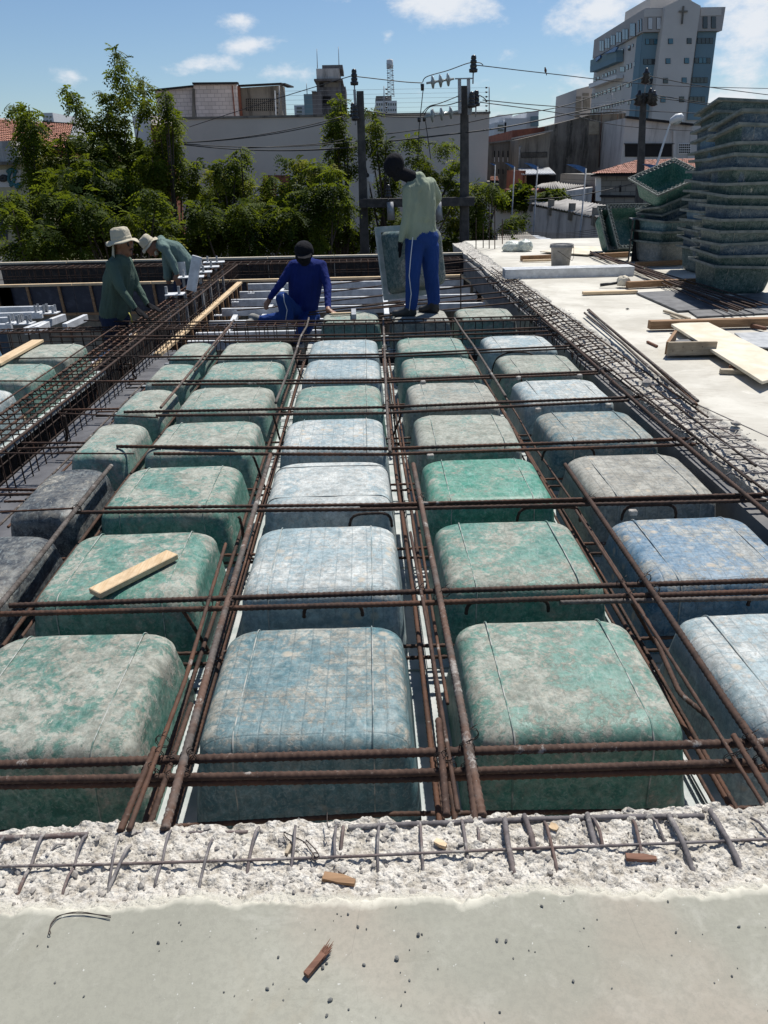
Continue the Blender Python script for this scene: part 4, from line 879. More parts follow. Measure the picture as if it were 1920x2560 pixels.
stubs = [(110, 2075, 42, 2238), (215, 2078, 153, 2240), (295, 2085, 270, 2230), (325, 2105, 268, 2230), (425, 2068, 385, 2218), (530, 2090, 497, 2218), (646, 2060, 617, 2185), (738, 2056, 725, 2190), (841, 2054, 838, 2160), (858, 2056, 850, 2130), (948, 2056, 945, 2178),
 (1050, 2046, 1058, 2180), (1154, 2042, 1172, 2168), (1194, 2060, 1195, 2130), (1262, 2046, 1282, 2168), (1362, 2046, 1394, 2178), (1310, 2038, 1336, 2125), (1468, 2034, 1496, 2140), (1584, 2042, 1606, 2142), (1630, 2034, 1662, 2108), (1672, 2036, 1730, 2165), (1775, 2024, 1850, 2160), (1880, 2036, 1960, 2140), (-30, 2140, 20, 2080), (1478, 2034, 1508, 2120), (170, 2100, 120, 2130)]
for i, (u0, v0, u1, v1) in enumerate(stubs):
    r = (.0034 if i % 3 else .0042) if i not in (14, 16, 17, 20, 21) else .0062
    p = W(u0, v0, z=.052); q = W(u1, v1, z=.045); q.z = front_z(q.x, q.y)+.001; q2 = W(u1, v1, z=q.z); mid = p.lerp(q2, .5)+Vector((random.uniform(-.004, .004), 0, .006))
    bar('stub_bar', [p-Vector((0, 0, .012)), p, mid, q2, q2+Vector(((q2-p).x*.05, -.012, -.012))], r, M['bar_conc'], slab)
# fixed corner spacers on domes
for i, (u, v) in enumerate([(1582, 1281), (1076, 1141), (1058, 956), (1449, 940), (1345, 1025), (1521, 1014), (1296, 945), (1092, 1286)][:7]):
    p = W(u, v, z=.012); o = MB().box(p, (.038, .026, .026), rz=.1*i).build('spacer_block', M['rubble'], bevel=.004)
    tag(o, 'small cement spacer block on the '+['strong blue dome corner', 'bright green dome corner at left', 'grey-tinted dome back edge', 'light blue gridded dome, right corner', 'slate blue dome, left corner', 'slate blue dome, right corner', 'light blue gridded dome, left corner'][i], 'spacer block', 'cement spacer blocks')
# ties on the near crossings
for k, (u, v, ci, ax) in enumerate([(472, 1895, 0, (.2, 1, 0)), (1103, 1896, 0, (0, 1, 0)), (1178, 1835, 0, (0, 1, 0)), (1112, 1480, 3, (0, 1, 0)), (1614, 1446, 3, (0, 1, 0)), (577, 1474, 3, (.3, 1, 0)), (1053, 1250, 6, (0, 1, 0)), (1480, 1250, 6, (0, 1, 0)), (1635, 1475, 4, (0, 1, 0)), (192, 1272, 7, (0, 1, 0)), (407, 1853, 0, (.2, 1, 0))]):
    tie(W(u, v, z=.028), CB[ci], ax, .021)

# binding wire at every other crossing of the top bars
NX, NL_ = len(cross), len(lengthw); kt = 0
for i in range(NX):
    for j in range(NL_):
        if lengthw[j][1] < 0 or kt > 90: continue
        a = [W(*cross[i][0][0], z=cross[i][1]), W(*cross[i][0][-1], z=cross[i][1])]
        b = [W(*lengthw[j][0][0], z=lengthw[j][1]), W(*lengthw[j][0][-1], z=lengthw[j][1])]
        d1, d2 = a[1]-a[0], b[1]-b[0]; den_ = d1.x*d2.y-d1.y*d2.x
        if abs(den_) < 1e-6: continue
        w_ = b[0]-a[0]; t1 = (w_.x*d2.y-w_.y*d2.x)/den_; t2 = (w_.x*d1.y-w_.y*d1.x)/den_
        if 0 < t1 < 1 and 0 < t2 < 1 and (i+j) % 2 == 0:
            p = a[0]+d1*t1; p.z = (cross[i][1]+lengthw[j][1])/2; tie(p, CB[i], (.1, 1, 0), .019); kt += 1
# ---------------------------------------------------------------- things on the right-hand slab
T_ = Vector
def flat_sheet(name, pix, z, thick, mat, label, cat, group=None, dz=None):
    pts = [W(u, v, z=z+(dz[i] if dz else 0)) for i, (u, v) in enumerate(pix)]
    o = MB().poly([p-T_((0, 0, thick)) for p in pts], (0, 0, thick)).build(name, M[mat], bevel=.002); return tag(o, label, cat, group)
flat_sheet('plywood_sheet', [(1591, 731), (1720, 724), (1818, 770), (1695, 776)], .085, .018, 'ply_black', 'large black film-faced plywood sheet under the bundle of bars', 'plywood sheet')
flat_sheet('plywood_sheet', [(1717, 773), (1905, 768), (1960, 780), (1744, 791)], .080, .014, 'ply_black', 'narrower black plywood sheet in front of the large one', 'plywood sheet')
flat_sheet('plywood_sheet', [(1800, 742), (1990, 724), (2000, 770), (1840, 776)], .079, .012, 'ply_black', 'black plywood sheet in the shadow of the tall stack', 'plywood sheet')
flat_sheet('plywood_sheet', [(1678, 810), (1706, 806), (1760, 800), (1950, 893), (1950, 942), (1906, 953)], .135, .022, 'ply_pale', 'long pale cement-stained plywood sheet at the right edge', 'plywood sheet', dz=[.0, 0, 0, -.02, -.02, -.0])
flat_sheet('plywood_sheet', [(1836, 832), (1960, 828), (1960, 870), (1880, 866)], .10, .012, 'galv_dull', 'blue-grey stained sheet with orange spots behind the pale plywood', 'plywood sheet')
flat_sheet('plywood_sheet', [(1425, 615), (1500, 616), (1512, 628), (1470, 636), (1350, 628)], .10, .015, 'ply_pale', 'pale plywood scrap lying behind the bucket', 'plywood sheet')
def lumber(u0, v0, u1, v1, z, w, h, mat, label, group='loose timbers on the slab', name='timber', cat='timber', z1=None):
    a, b = W(u0, v0, z=z), W(u1, v1, z=z if z1 is None else z1); o = MB().beam(a, b, w, h).build(name, M[mat], bevel=.003); return tag(o, label, cat, group)
lumber(1623, 812, 1960, 803, ZS+.055, .08, .075, 'wood_brown', 'long brown timber crossing behind the pale plywood')
lumber(1568, 712, 1752, 703, ZS+.05, .07, .075, 'wood_brown', 'brown timber between mallet and tall stack')
lumber(1457, 733, 1592, 729, ZS+.025, .07, .035, 'wood', 'pale pine batten in front of the mallet')
lumber(1302, 646, 1380, 643, ZS+.05, .07, .08, 'wood_brown', 'brown timber left of the bucket, upper')
lumber(1307, 652, 1378, 650, ZS+.03, .05, .03, 'wood', 'thin pine batten left of the bucket, lower')
lumber(1500, 640, 1572, 636, ZS+.05, .07, .08, 'wood_brown', 'brown timber right of the bucket under the open form')
lumber(1590, 661, 1704, 656, ZS+.05, .08, .07, 'wood_brown', 'brown timber under the low stack of forms')
lumber(1660, 777, 1724, 797, ZS+.02, .03, .022, 'wood_old', 'thin dark lath under the black sheets')
lumber(1678, 789, 1702, 800, ZS+.02, .025, .02, 'wood_old', 'shorter thin lath near the brown timber')
lumber(1618, 854, 1643, 866, ZS+.012, .02, .018, 'wood_dark', 'small dark stick on the slab left of the box corner')
lumber(1872, 812, 1914, 822, ZS+.03, .035, .03, 'wood_dark', 'short dark offcut on the long brown timber')
lumber(1800, 928, 1862, 930, ZS+.02, .05, .035, 'wood_old', 'grey offcut under the edge of the pale plywood')
lumber(1828, 921, 1836, 914, ZS+.03, .04, .04, 'wood_dark', 'tiny dark block on the grey offcut')
# form corner box
bc = empty('form_box', W(1670, 893, z=ZS), 'open wooden corner box with a dark plywood bottom', 'form box')
a = W(1667, 886, z=.09); b = W(1787, 884, z=.09); d = (b-a).normalized(); nrm_ = T_((-d.y, d.x, 0))
MB().beam(a+T_((0, 0, .045)), b+T_((0, 0, .045)), .03, .105).build('side_board', M['wood_old'], bc)
a2 = a+nrm_*.015; b2 = a2+nrm_*.44+d*.22; MB().beam(a2+T_((0, 0, .045)), b2+T_((0, 0, .045)), .025, .10).build('end_board', M['wood_brown'], bc)
MB().poly([a2+T_((0, 0, -.004)), b+nrm_*.015+T_((0, 0, -.004)), b+nrm_*.50+d*.36+T_((0, 0, .0)), b2+T_((0, 0, .0))], (0, 0, .016)).build('bottom_board', M['ply_black'], bc)
for k in range(5): q = a.lerp(b, .1+.2*k); MB().lathe(q-nrm_*.0155+T_((0, 0, .03+.03*(k % 2))), [(.004, 0), (.004, .003)], 6, axis=-nrm_).build('nail', M['bar_rust'], bc)
# bundle of long bars on the right slab
for i in range(11):
    o_ = i*.036; z = ZS+.05+.012*(i % 3); u0, v0 = 1462+random.uniform(-10, 30), 628+i*1.2; u1, v1 = 1830+i*8+random.uniform(-12, 12), 778-i*1.6
    bar('rebar', [W(u0+i*3, v0, z=z), W(u1, v1, z=z+.015)], .011, M['bar' if i % 3 else 'bar_rust'], None, label=['nearest', 'second', 'third', 'fourth', 'fifth', 'sixth', 'seventh', 'eighth', 'ninth', 'tenth', 'farthest'][i]+' bar of the bundle running towards the tall stack', group='bundle of bars on the right slab')
for i, (u0, v0, u1, v1, z, mt) in enumerate([(1461, 782, 1736, 1010, .105, 'bar_grey'), (1469, 775, 1745, 1003, .12, 'bar_grey'), (1472, 774, 1742, 1012, .085, 'bar')]):
    bar('rebar', [W(u0, v0, z=z), W(u1, v1, z=z)], .0115, M[mt], None, label=['left', 'upper right', 'lowest'][i]+' bar of the three lying beside the broken strip', group='three bars along the broken edge')
for i in range(7):
    u0, v0 = 1200+i*5, 690+i*3; pts = [W(1715+i*28, 1046+i*22, z=.05), W(1835+i*22, 1052+i*24, z=.06)]
    bar('rebar', pts, .0045, M['bar_conc'], rslab)
for u0, v0, u1, v1 in ((1690, 1010, 1960, 1160), (1640, 1000, 1960, 1205), (1740, 1010, 1960, 1110)): bar('rebar', [W(u0, v0, z=.06), W((u0+u1)/2, (v0+v1)/2, z=.062), W(u1, v1, z=.06)], .0045, M['bar_conc'], rslab)
# long galvanised channel pair
gc = empty('steel_channel', W(1420, 700, z=ZS), 'pair of long galvanised channels lying across the slab edge', 'steel channel')
a, b = W(1262, 698, z=ZS+.0), W(1584, 690, z=ZS+.0)
for k, (off, zz) in enumerate(((0, 0), (.10, .0), (.20, .0))):
    o_ = T_((0, off, 0)); MB().beam(a+o_+T_((0, 0, .06)), b+o_+T_((0, 0, .06)), .012, .115).build('web', M['galv'], gc)
    MB().beam(a+o_+T_((0, .03, .1215)), b+o_+T_((0, .03, .1215)), .07, .006).build('top_lip', M['galv'], gc)
# bucket
bp = W(1400, 672, z=ZS); bk = empty('bucket', bp, 'grey cement-caked bucket standing on the white slab', 'bucket')
MB().lathe(bp, [(.125, 0), (.130, .01), (.155, .30), (.160, .302), (.160, .325), (.170, .327), (.170, .35), (.162, .352), (.155, .34), (.148, .25)], 28).build('shell', M['bucket'], bk)
MB().lathe(bp+T_((0, 0, .30)), [(.174, 0), (.176, .02), (.170, .03)], 28).build('rim', M['bucket'], bk)
MB().tube([bp+T_((-.17, -.0, .31)), bp+T_((-.06, -.16, .25)), bp+T_((.06, -.17, .17)), bp+T_((.15, -.08, .12)), bp+T_((.185, -.02, .16)), bp+T_((.178, 0, .31))], .003, 6).build('handle', M['bar_black'], bk)
# plastic bags
def blob(name, c, r, mat, label, cat, seed, sq=(1, 1, .7), parent=None, rug=.35, fr=9):
    bm = bmesh.new(); bmesh.ops.create_icosphere(bm, subdivisions=4, radius=1)
    co = np.array([v.co[:] for v in bm.verts]); n_ = fbm(co[:, 0]*1.0+seed, co[:, 1]+co[:, 2]*.7+seed, fr/4, 4, .6, seed=seed); 
    for v, k in zip(bm.verts, n_): v.co = T_((v.co.x*sq[0], v.co.y*sq[1], max(v.co.z, -.55)*sq[2]))*r*(1+rug*(k-.5)*2)
    for f in bm.faces: f.smooth = True
    me = bpy.data.meshes.new(name); bm.to_mesh(me); bm.free(); o = link(name, me, M[mat], parent, None if parent else c)
    if parent: o.location = T_(c)-wloc(parent)
    else: tag(o, label, cat)
    return o
blob('plastic_bag', W(1282, 628, z=ZS)+T_((0, 0, .07)), .17, 'bag', 'crumpled translucent bag lying left of another bag', 'plastic bag', 3, (1.1, .9, .6))
blob('plastic_bag', W(1311, 628, z=ZS)+T_((0, 0, .08)), .15, 'bag', 'crumpled translucent bag nearer the bucket', 'plastic bag', 8, (1, .9, .8))
# mallet
mp_ = W(1556, 719, z=ZS); ml = empty('mallet', mp_, 'mallet with a pale worn head and black handle', 'mallet')
blob('head', mp_+T_((0, 0, .07)), .085, 'ply_pale', '', '', 5, (1, .8, .95), ml, .2)
MB().tube([mp_+T_((-.05, 0, .06)), mp_+T_((-.28, .01, .035))], [.017, .02], 8).build('handle', M['black'], ml)
# broken lumps
for i, (u, v, s, mt) in enumerate([(1840, 1058, .045, 'conc2'), (1618, 958, .05, 'conc2'), (1568, 772, .022, 'stone')]):
    o = chunks('concrete_lump', [(0, 0, 0, s)], M['rubble' if mt == 'conc2' else 'stone'], None, .6); o.location = W(u, v, z=ZS+s*.5); tag(o, ['pale concrete lump on the hacked strip near the right edge', 'flat pale concrete flake on the old stirrups', 'small dark lump alone on the white slab'][i], 'lump')
# pebbles, splinters and wire on the near slab
pbl = [(870, 2285, .006), (895, 2316, .007), (843, 2284, .004), (853, 2290, .003), (696, 2392, .006), (668, 2471, .008), (683, 2459, .005), (807, 2417, .010), (817, 2408, .006), (910, 2411, .008), (826, 2499, .009), (817, 2538, .007), (872, 2523, .006), (990, 2267, .005), (992, 2396, .011), (1046, 2336, .011), (1024, 2374, .004), (1055, 2335, .006), (1024, 2450, .005), (1003, 2513, .005), (1095, 2422, .004), (1243, 2349, .009), (1265, 2352, .008), (1355, 2265, .007), (1410, 2252, .004), (1433, 2452, .008), (1460, 2320, .004), (1670, 2253, .006), (1690, 2330, .006), (1848, 2316, .007), (1830, 2440, .005), (396, 2356, .007), (333, 2330, .004), (398, 2377, .003), (120, 2365, .005), (94, 2364, .004), (448, 2305, .006), (452, 2312, .004), (320, 2240, .004), (1530, 2470, .004), (640, 2345, .003), (560, 2480, .004), (210, 2490, .005), (1250, 2530, .005)]
sp_pts = [(random.uniform(-1.0, 1.4), random.uniform(-2.1, -1.2), ZS+.001, random.choice([.0012, .0018, .0025])) for _ in range(220)]
tag(chunks('grit', sp_pts, M['stone'], slab), kind='stuff')
for i, (u, v, r) in enumerate(pbl):
    r *= .52; o = chunks('pebble', [(0, 0, 0, r)], M['stone'], None, .8); o.location = W(u, v, z=ZS+r*.6); tag(o, 'small dark grey pebble lying loose on the smooth near slab', 'pebble', 'pebbles on the smooth near slab')
sp = empty('wood_splinter', W(760, 2445, z=ZS), 'frayed dark brown wood splinter on the smooth slab', 'wood splinter')
a, b = W(765, 2438, z=ZS+.008), W(830, 2360, z=ZS+.010); d = (b-a); sd = T_((d.y, -d.x, 0)).normalized()
MB().beam(a, a+d*.66, .0125, .010).build('shaft', M['wood_dark'], sp)
for k in range(9):
    o_ = sd*((k-4)*.0014); MB().tube([a+d*(.5)+o_, a+d*(.70+.05*(k % 4))+o_*1.25+T_((0, 0, .003)), a+d*(.86+.06*((k*3) % 4))+o_*1.6+T_((0, 0, random.uniform(0, .008)))], [.0022, .0016, .0004], 5).build('fibre', M['wood_dark'], sp)
MB().tube([a+d*.7, b], [.0020, .0006], 5).build('fibre', M['wood_dark'], sp)
def chip(u0, v0, u1, v1, w, mat, lb):
    zz = max(.034, (front_z(*W(u0, v0, z=.05).xy)+front_z(*W(u1, v1, z=.05).xy))/2+.002); a, b = W(u0, v0, z=zz), W(u1, v1, z=zz); mb = MB(); d = b-a; s_ = T_((-d.y, d.x, 0)).normalized()*w/2
    mb.poly([a-s_, a+d*.5-s_*1.15, b-s_*.7, b+s_*.5, a+d*.6+s_*1.1, a+s_*.9], (0, 0, .010)); o = mb.build('wood_chip', M[mat]); tag(o, lb, 'wood chip')
chip(809, 2194, 888, 2210, .020, 'wood_brown', 'brown wood chip on the rim of the smooth slab')
chip(1564, 2146, 1640, 2151, .015, 'wood_dark', 'dark brown wood sliver in the rubble at right')
chip(1088, 2106, 1116, 2120, .014, 'wood', 'tiny orange wood chip in the middle of the rubble')
chip(1374, 2068, 1394, 2078, .018, 'woody', 'tiny yellowish wood chip near the rusty stub, right of centre')
chip(716, 2140, 728, 2112, .008, 'wood_old', 'thin straw-coloured sliver beside the wire knot')
def wire(pix, lb, r=.0009, z=.066, dz=None):
    pts = [W(u, v, z=z+(dz[i] if dz else 0)) for i, (u, v) in enumerate(pix)]
    # smooth
    q = []
    for i in range(len(pts)-1):
        p0, p1, p2, p3 = pts[max(i-1, 0)], pts[i], pts[i+1], pts[min(i+2, len(pts)-1)]
        for k in range(5):
            t_ = k/5; q.append(.5*((2*p1)+(p2-p0)*t_+(2*p0-5*p1+4*p2-p3)*t_*t_+(3*p1-p0-3*p2+p3)*t_**3))
    q.append(pts[-1]); o = MB().tube(q, r, 6).build('wire', M['wire']); return tag(o, lb, 'wire')
wire([(277, 2290), (200, 2283), (150, 2288), (130, 2305), (124, 2322), (127, 2334), (121, 2334), (124, 2324), (132, 2306), (155, 2287), (205, 2280), (277, 2294)], 'bent double strand of dark wire on the smooth slab at left')
wire([(710, 2080), (735, 2092), (760, 2105), (775, 2125), (790, 2143), (797, 2136), (785, 2132), (780, 2145), (790, 2150), (798, 2140), (785, 2120), (765, 2100)], 'knotted tie wire in the rubble', .0014, .052)
wire([(710, 2080), (712, 2090), (728, 2105), (730, 2112)], 'loose end of tie wire left of the wire knot', .0014, .050)
wire([(818, 2030), (818, 2058), (822, 2069), (826, 2064)], 'small hooked wire over the broken edge', .0012, .07)
# short boards on the domes, hammer
def board(a, b, w, h, mat, lb): o = MB().beam(a, b, w, h).build('pine_board', M[mat], bevel=.003); return tag(o, lb, 'board')
board(W(236, 1484, z=.030), W(432, 1386, z=.030), .070, .026, 'woody', 'short clean pine board lying on the green dome')
board(W(-15, 912, z=.035), W(95, 852, z=.030), .11, .025, 'woody', 'weathered board tilted over the far left green dome')
hm = empty('hammer', W(870, 779, z=.02), 'hammer with a pale wooden handle lying on the sage green dome', 'hammer')
MB().beam(W(828, 785, z=.03), W(880, 783, z=.03), .035, .022).build('handle', M['wood'], hm); MB().beam(W(884, 777, z=.035), W(885, 792, z=.035), .05, .05).build('head', M['galv_dull'], hm)

# ---------------------------------------------------------------- stacks of upturned dome forms
def stack(x, y, n, pitch, yaw, group, side, cols, wob=.02, lean=(0, 0), z0=ZS):
    for i in range(n):
        colr, amt = cols[i % len(cols)]; tx = random.uniform(-wob, wob)+lean[0]*max(0, i-n*.5); ty = random.uniform(-wob, wob)+lean[1]*max(0, i-n*.5)
        e = place_dome(x+random.uniform(-.012, .012)+i*lean[1]*.02, y+random.uniform(-.012, .012), z0+.31+i*pitch, colr, amt, '', False, False, 'y', group, i, True)
        e.rotation_euler = (math.pi+tx, ty, yaw+random.uniform(-.04, .04))
        pos = ['bottom', 'second from the bottom', 'third from the bottom', 'fourth from the bottom', 'fifth from the bottom', 'sixth from the bottom', 'seventh from the bottom'][i] if i < 7 else (['topmost', 'second from the top', 'third from the top', 'fourth from the top', 'fifth from the top', 'sixth from the top', 'seventh from the top', 'eighth from the top', 'ninth from the top', 'tenth from the top', 'eleventh from the top'][n-1-i])
        e['label'] = f'upturned {"blue" if colr[2] > colr[1]*1.15 else "green"} dome form, {pos} of the {side}'
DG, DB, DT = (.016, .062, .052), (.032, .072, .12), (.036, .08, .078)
ca = W(1790, 722, z=ZS); cb = W(1742, 684, z=ZS); cl = W(1646, 646, z=ZS)
ya_ = R(36)
def ctr(p, yaw, h=.32): return p+T_((math.sin(yaw)*0+.0, 0, 0))+T_((h*(math.cos(yaw)-math.sin(yaw)*-1)*.5*1.2, h*1.15, 0))
pA = T_((ca.x+.20, ca.y+.46, 0)); pB = T_((cb.x+.32, cb.y+.62, 0)); pC = T_((cl.x-.02, cl.y+.46, 0))
def corner_place(Nc, Lc, Rc, colr, amt, lb, group, var):
    """form with its open rim through three corners: near, left, right"""
    Nc, Lc, Rc = map(T_, (Nc, Lc, Rc)); x_ = (Rc-Nc).normalized(); y_ = (Lc-Nc); y_ = (y_-x_*y_.dot(x_)).normalized(); up = x_.cross(y_); up = -up if up.z < 0 else up
    z_ = -up; y2 = z_.cross(x_); c = Nc+x_*.4+y_*.4; e = place_dome(c.x, c.y, c.z, colr, amt, lb, lattice=True, group=group, var=var)
    e.rotation_mode = 'QUATERNION'; e.rotation_quaternion = Matrix((x_, y2, z_)).transposed().to_quaternion(); return e
cA = W(1787, 671, z=.37); cB = W(1691, 617, z=.37); cC = W(1638, 611, z=.37)
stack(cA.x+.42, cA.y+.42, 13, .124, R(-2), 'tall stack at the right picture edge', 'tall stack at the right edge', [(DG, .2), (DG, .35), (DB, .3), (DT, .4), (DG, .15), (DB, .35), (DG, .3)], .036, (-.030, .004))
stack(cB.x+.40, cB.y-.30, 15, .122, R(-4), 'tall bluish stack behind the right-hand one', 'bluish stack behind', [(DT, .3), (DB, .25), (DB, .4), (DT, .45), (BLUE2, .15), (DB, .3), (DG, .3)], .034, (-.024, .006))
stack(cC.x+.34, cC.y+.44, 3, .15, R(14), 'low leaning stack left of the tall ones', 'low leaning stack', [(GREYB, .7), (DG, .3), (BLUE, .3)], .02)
for i, (nv, lv, rv, colr) in enumerate([((1657, 578), (1598, 578), (1772, 548), DG), ((1657, 561), (1599, 561), (1772, 518), DT), ((1655, 541), (1595, 540), (1770, 494), DB), ((1650, 520), (1591, 529), (1768, 470), DT)]):
    corner_place(W(*nv, y=9.35), W(*lv, y=9.95), W(*rv, y=9.45), colr, .35, ['tilted green dome form, lowest of the leaning four', 'tilted teal dome form, second of the leaning four', 'tilted blue dome form, third of the leaning four', 'tilted teal dome form directly under the open one'][i], 'low leaning stack left of the tall ones', i)
corner_place(W(1645, 491, y=9.3), W(1580, 461, y=9.85), W(1772, 436, y=9.45), (.03, .15, .11), .2, 'open green dome form tipped sideways on top of the low stack', 'low leaning stack left of the tall ones', 2)
for i, o_ in enumerate((0, -.13)):
    a = T_((o_, .09*i, -.03*i)); corner_place(W(1544, 622, y=10.5)+a, W(1521, 562, y=10.72)+a, W(1648, 618, y=10.75)+a, (.03, .13, .10), .25, ['open green dome form with lattice rim leaning behind the black frame', 'second green dome form nested under the leaning one'][i], 'two nested forms leaning behind the black frame', i+1)
p = W(1576, 654, z=ZS); bf = empty('black_frame', p, 'upright black panel box standing left of the low stack', 'panel box')
MB().box(p+T_((0, .1, .31)), (.02, .4, .62), rz=R(-20)).build('side_panel', M['black'], bf); MB().box(p+T_((.13, .02, .31)), (.24, .02, .62), rz=R(6)).build('front_panel', M['black'], bf); MB().box(p+T_((.10, .1, .625)), (.26, .36, .012), rz=R(-8)).build('top_panel', M['ply_black'], bf)
# the dome form held upright by the standing worker
p = W(1036, 650, y=6.62); e = place_dome(p.x, p.y, p.z, DT, .55, 'grey-green dome form held upright behind the standing worker', group='dome forms being carried', lattice=False, var=1)
ax = T_((.52, -.80, .20)).normalized(); e.rotation_mode = 'QUATERNION'; e.rotation_quaternion = ax.to_track_quat('Z', 'Y'); e.location = p-ax*.12

# ---------------------------------------------------------------- people
def cap_dist(P, a, ra, b, rb):
    ab = b-a; L2 = (ab*ab).sum()+1e-9; t_ = np.clip(((P-a)@ab)/L2, 0, 1); return np.linalg.norm(P-(a+t_[:, None]*ab), axis=1)-(ra+(rb-ra)*t_)
def make_person(label, base, prims, mats, extras=(), vox=.0105, group=None):
    """prims: (tag, a, ra, b, rb[, squash(dir,factor)]) tapered limbs; one continuous remeshed body"""
    e = empty('person', base, label, 'person', group); bm = bmesh.new(); base = T_(base)
    for pr in prims:
        tg, a, ra, b, rb = pr[:5]; a, b = T_(a)-base, T_(b)-base; n_ = 14; d = (b-a); L_ = max(d.length, 1e-4); d = d/L_; x_ = d.orthogonal().normalized(); y_ = d.cross(x_)
        rings = []
        for k in range(1, 5): t_ = k/4*math.pi/2; rings.append((-ra*math.cos(t_), ra*math.sin(t_)))
        for k in range(1, 5): t_ = k/4*math.pi/2; rings.append((L_+rb*math.sin(t_), rb*math.cos(t_)) if k < 4 else (L_+rb*.995, rb*.12))
        rings = [(-ra*.995, ra*.12)]+[rings[i] for i in range(0, 4)]+[(L_, rb)]+rings[4:]
        vs = [[bm.verts.new(a+d*h+(x_*math.cos(2*math.pi*j/n_)+y_*math.sin(2*math.pi*j/n_))*r) for j in range(n_)] for h, r in rings]
        for i in range(len(vs)-1):
            for j in range(n_): bm.faces.new((vs[i][j], vs[i][(j+1) % n_], vs[i+1][(j+1) % n_], vs[i+1][j]))
        bm.faces.new(vs[0][::-1]); bm.faces.new(vs[-1])
    me = bpy.data.meshes.new('body'); bm.to_mesh(me); bm.free(); tmp = bpy.data.objects.new('tmp_body', me); COL.objects.link(tmp)
    md = tmp.modifiers.new('r', 'REMESH'); md.mode = 'VOXEL'; md.voxel_size = vox; md.use_smooth_shade = True
    sm_ = tmp.modifiers.new('s', 'SMOOTH'); sm_.factor = .6; sm_.iterations = 3
    dg = bpy.context.evaluated_depsgraph_get(); me2 = bpy.data.meshes.new_from_object(tmp.evaluated_get(dg)); me2.name = 'body'; bpy.data.objects.remove(tmp)
    n_ = len(me2.vertices); V = np.empty(n_*3); me2.vertices.foreach_get('co', V); V = V.reshape(-1, 3)
    tags = sorted(mats); D = {k: np.full(n_, 9.0) for k in tags}
    for pr in prims: D[pr[0]] = np.minimum(D[pr[0]], cap_dist(V, np.array(T_(pr[1])-base), pr[2], np.array(T_(pr[3])-base), pr[4]))
    DD = np.stack([D[k] for k in tags], 1); best = DD.argmin(1)
    # folds in the cloth
    nb = len(me2.polygons); me2.materials.clear()
    for k in tags: me2.materials.append(M[mats[k]])
    N_ = np.empty(n_*3); me2.vertices.foreach_get('normal', N_); N_ = N_.reshape(-1, 3); clothy = np.array([mats[k].startswith(('shirt', 'blue', 'jeans')) for k in tags])[best]
    f_ = fbm(V[:, 0]*3+V[:, 1]*1.5+5, V[:, 2]*1.3+V[:, 1]*2+5, 5.0, 3, .5, seed=len(label)); V = V+N_*((.010*(np.abs(f_-.5)*2-.4))*clothy)[:, None]
    me2.vertices.foreach_set('co', V.ravel())
    ls = np.empty(nb, dtype=np.int32); me2.polygons.foreach_get('loop_start', ls); vi = np.empty(len(me2.loops), dtype=np.int32); me2.loops.foreach_get('vertex_index', vi)
    me2.polygons.foreach_set('material_index', best[vi[ls]].astype(np.int32)); me2.polygons.foreach_set('use_smooth', np.ones(nb, dtype=bool)); me2.update()
    link('body', me2, None, e); return e
def hand(tg, wrist, tip, r=.036, spread=.022, curl=(0, 0, -.02), side=None, fs_=.0105):
    """palm, four fingers of unequal length and a thumb, from wrist towards tip"""
    w, t_ = T_(wrist), T_(tip); d = (t_-w).normalized(); sx = (T_(side) if side is not None else d.cross(T_((0, 0, 1)))).normalized(); c_ = T_(curl)
    pk = w+d*.085; out = [(tg, w, r*.75, w+d*.03, r*.8), (tg, w+d*.03-sx*.018, r*.55, pk-sx*.026, r*.42), (tg, w+d*.03+sx*.018, r*.55, pk+sx*.026, r*.42), (tg, w+d*.03, r*.6, pk, r*.45)]
    for k, ln in enumerate((.066, .078, .074, .058)):
        o_ = sx*((k-1.5)*spread*1.05); m1 = pk+o_+d*ln*.5+c_*.35; out += [(tg, pk+o_*.85-d*.01, fs_, m1, fs_*.93), (tg, m1, fs_*.93, pk+o_*1.25+d*ln*.95+c_, fs_*.8)]
    tb = w+d*.03-sx*.030; out += [(tg, tb, .014, tb-sx*.028+d*.03+c_*.3, .012), (tg, tb-sx*.028+d*.03+c_*.3, .012, tb-sx*.036+d*.062+c_*.6, .010)]; return out
def head(tg, c, face, r=.088, chin=None):
    c, f = T_(c), T_(face).normalized(); u_ = T_((0, 0, 1)); u_ = (u_-f*u_.dot(f)).normalized(); s_ = f.cross(u_)
    return [(tg, c-f*.022+u_*.028, r*1.02, c+f*.012+u_*.024, r*.97), (tg, c+u_*.0, r*.86, c+f*.022-u_*.055, r*.66), (tg, c+f*.045-u_*.075, r*.42, c+f*.062-u_*.085, r*.34),
            (tg, c+f*.082+u_*.005, .012, c+f*.102-u_*.022, .015), (tg, c+f*.075+u_*.026-s_*.03, .016, c+f*.075+u_*.026+s_*.03, .016), (tg, c+f*.078-u_*.05-s_*.016, .011, c+f*.078-u_*.05+s_*.016, .011),
            (tg, c+s_*.084-f*.005, .012, c+s_*.09-f*.012-u_*.025, .010), (tg, c-s_*.084-f*.005, .012, c-s_*.09-f*.012-u_*.025, .010)]
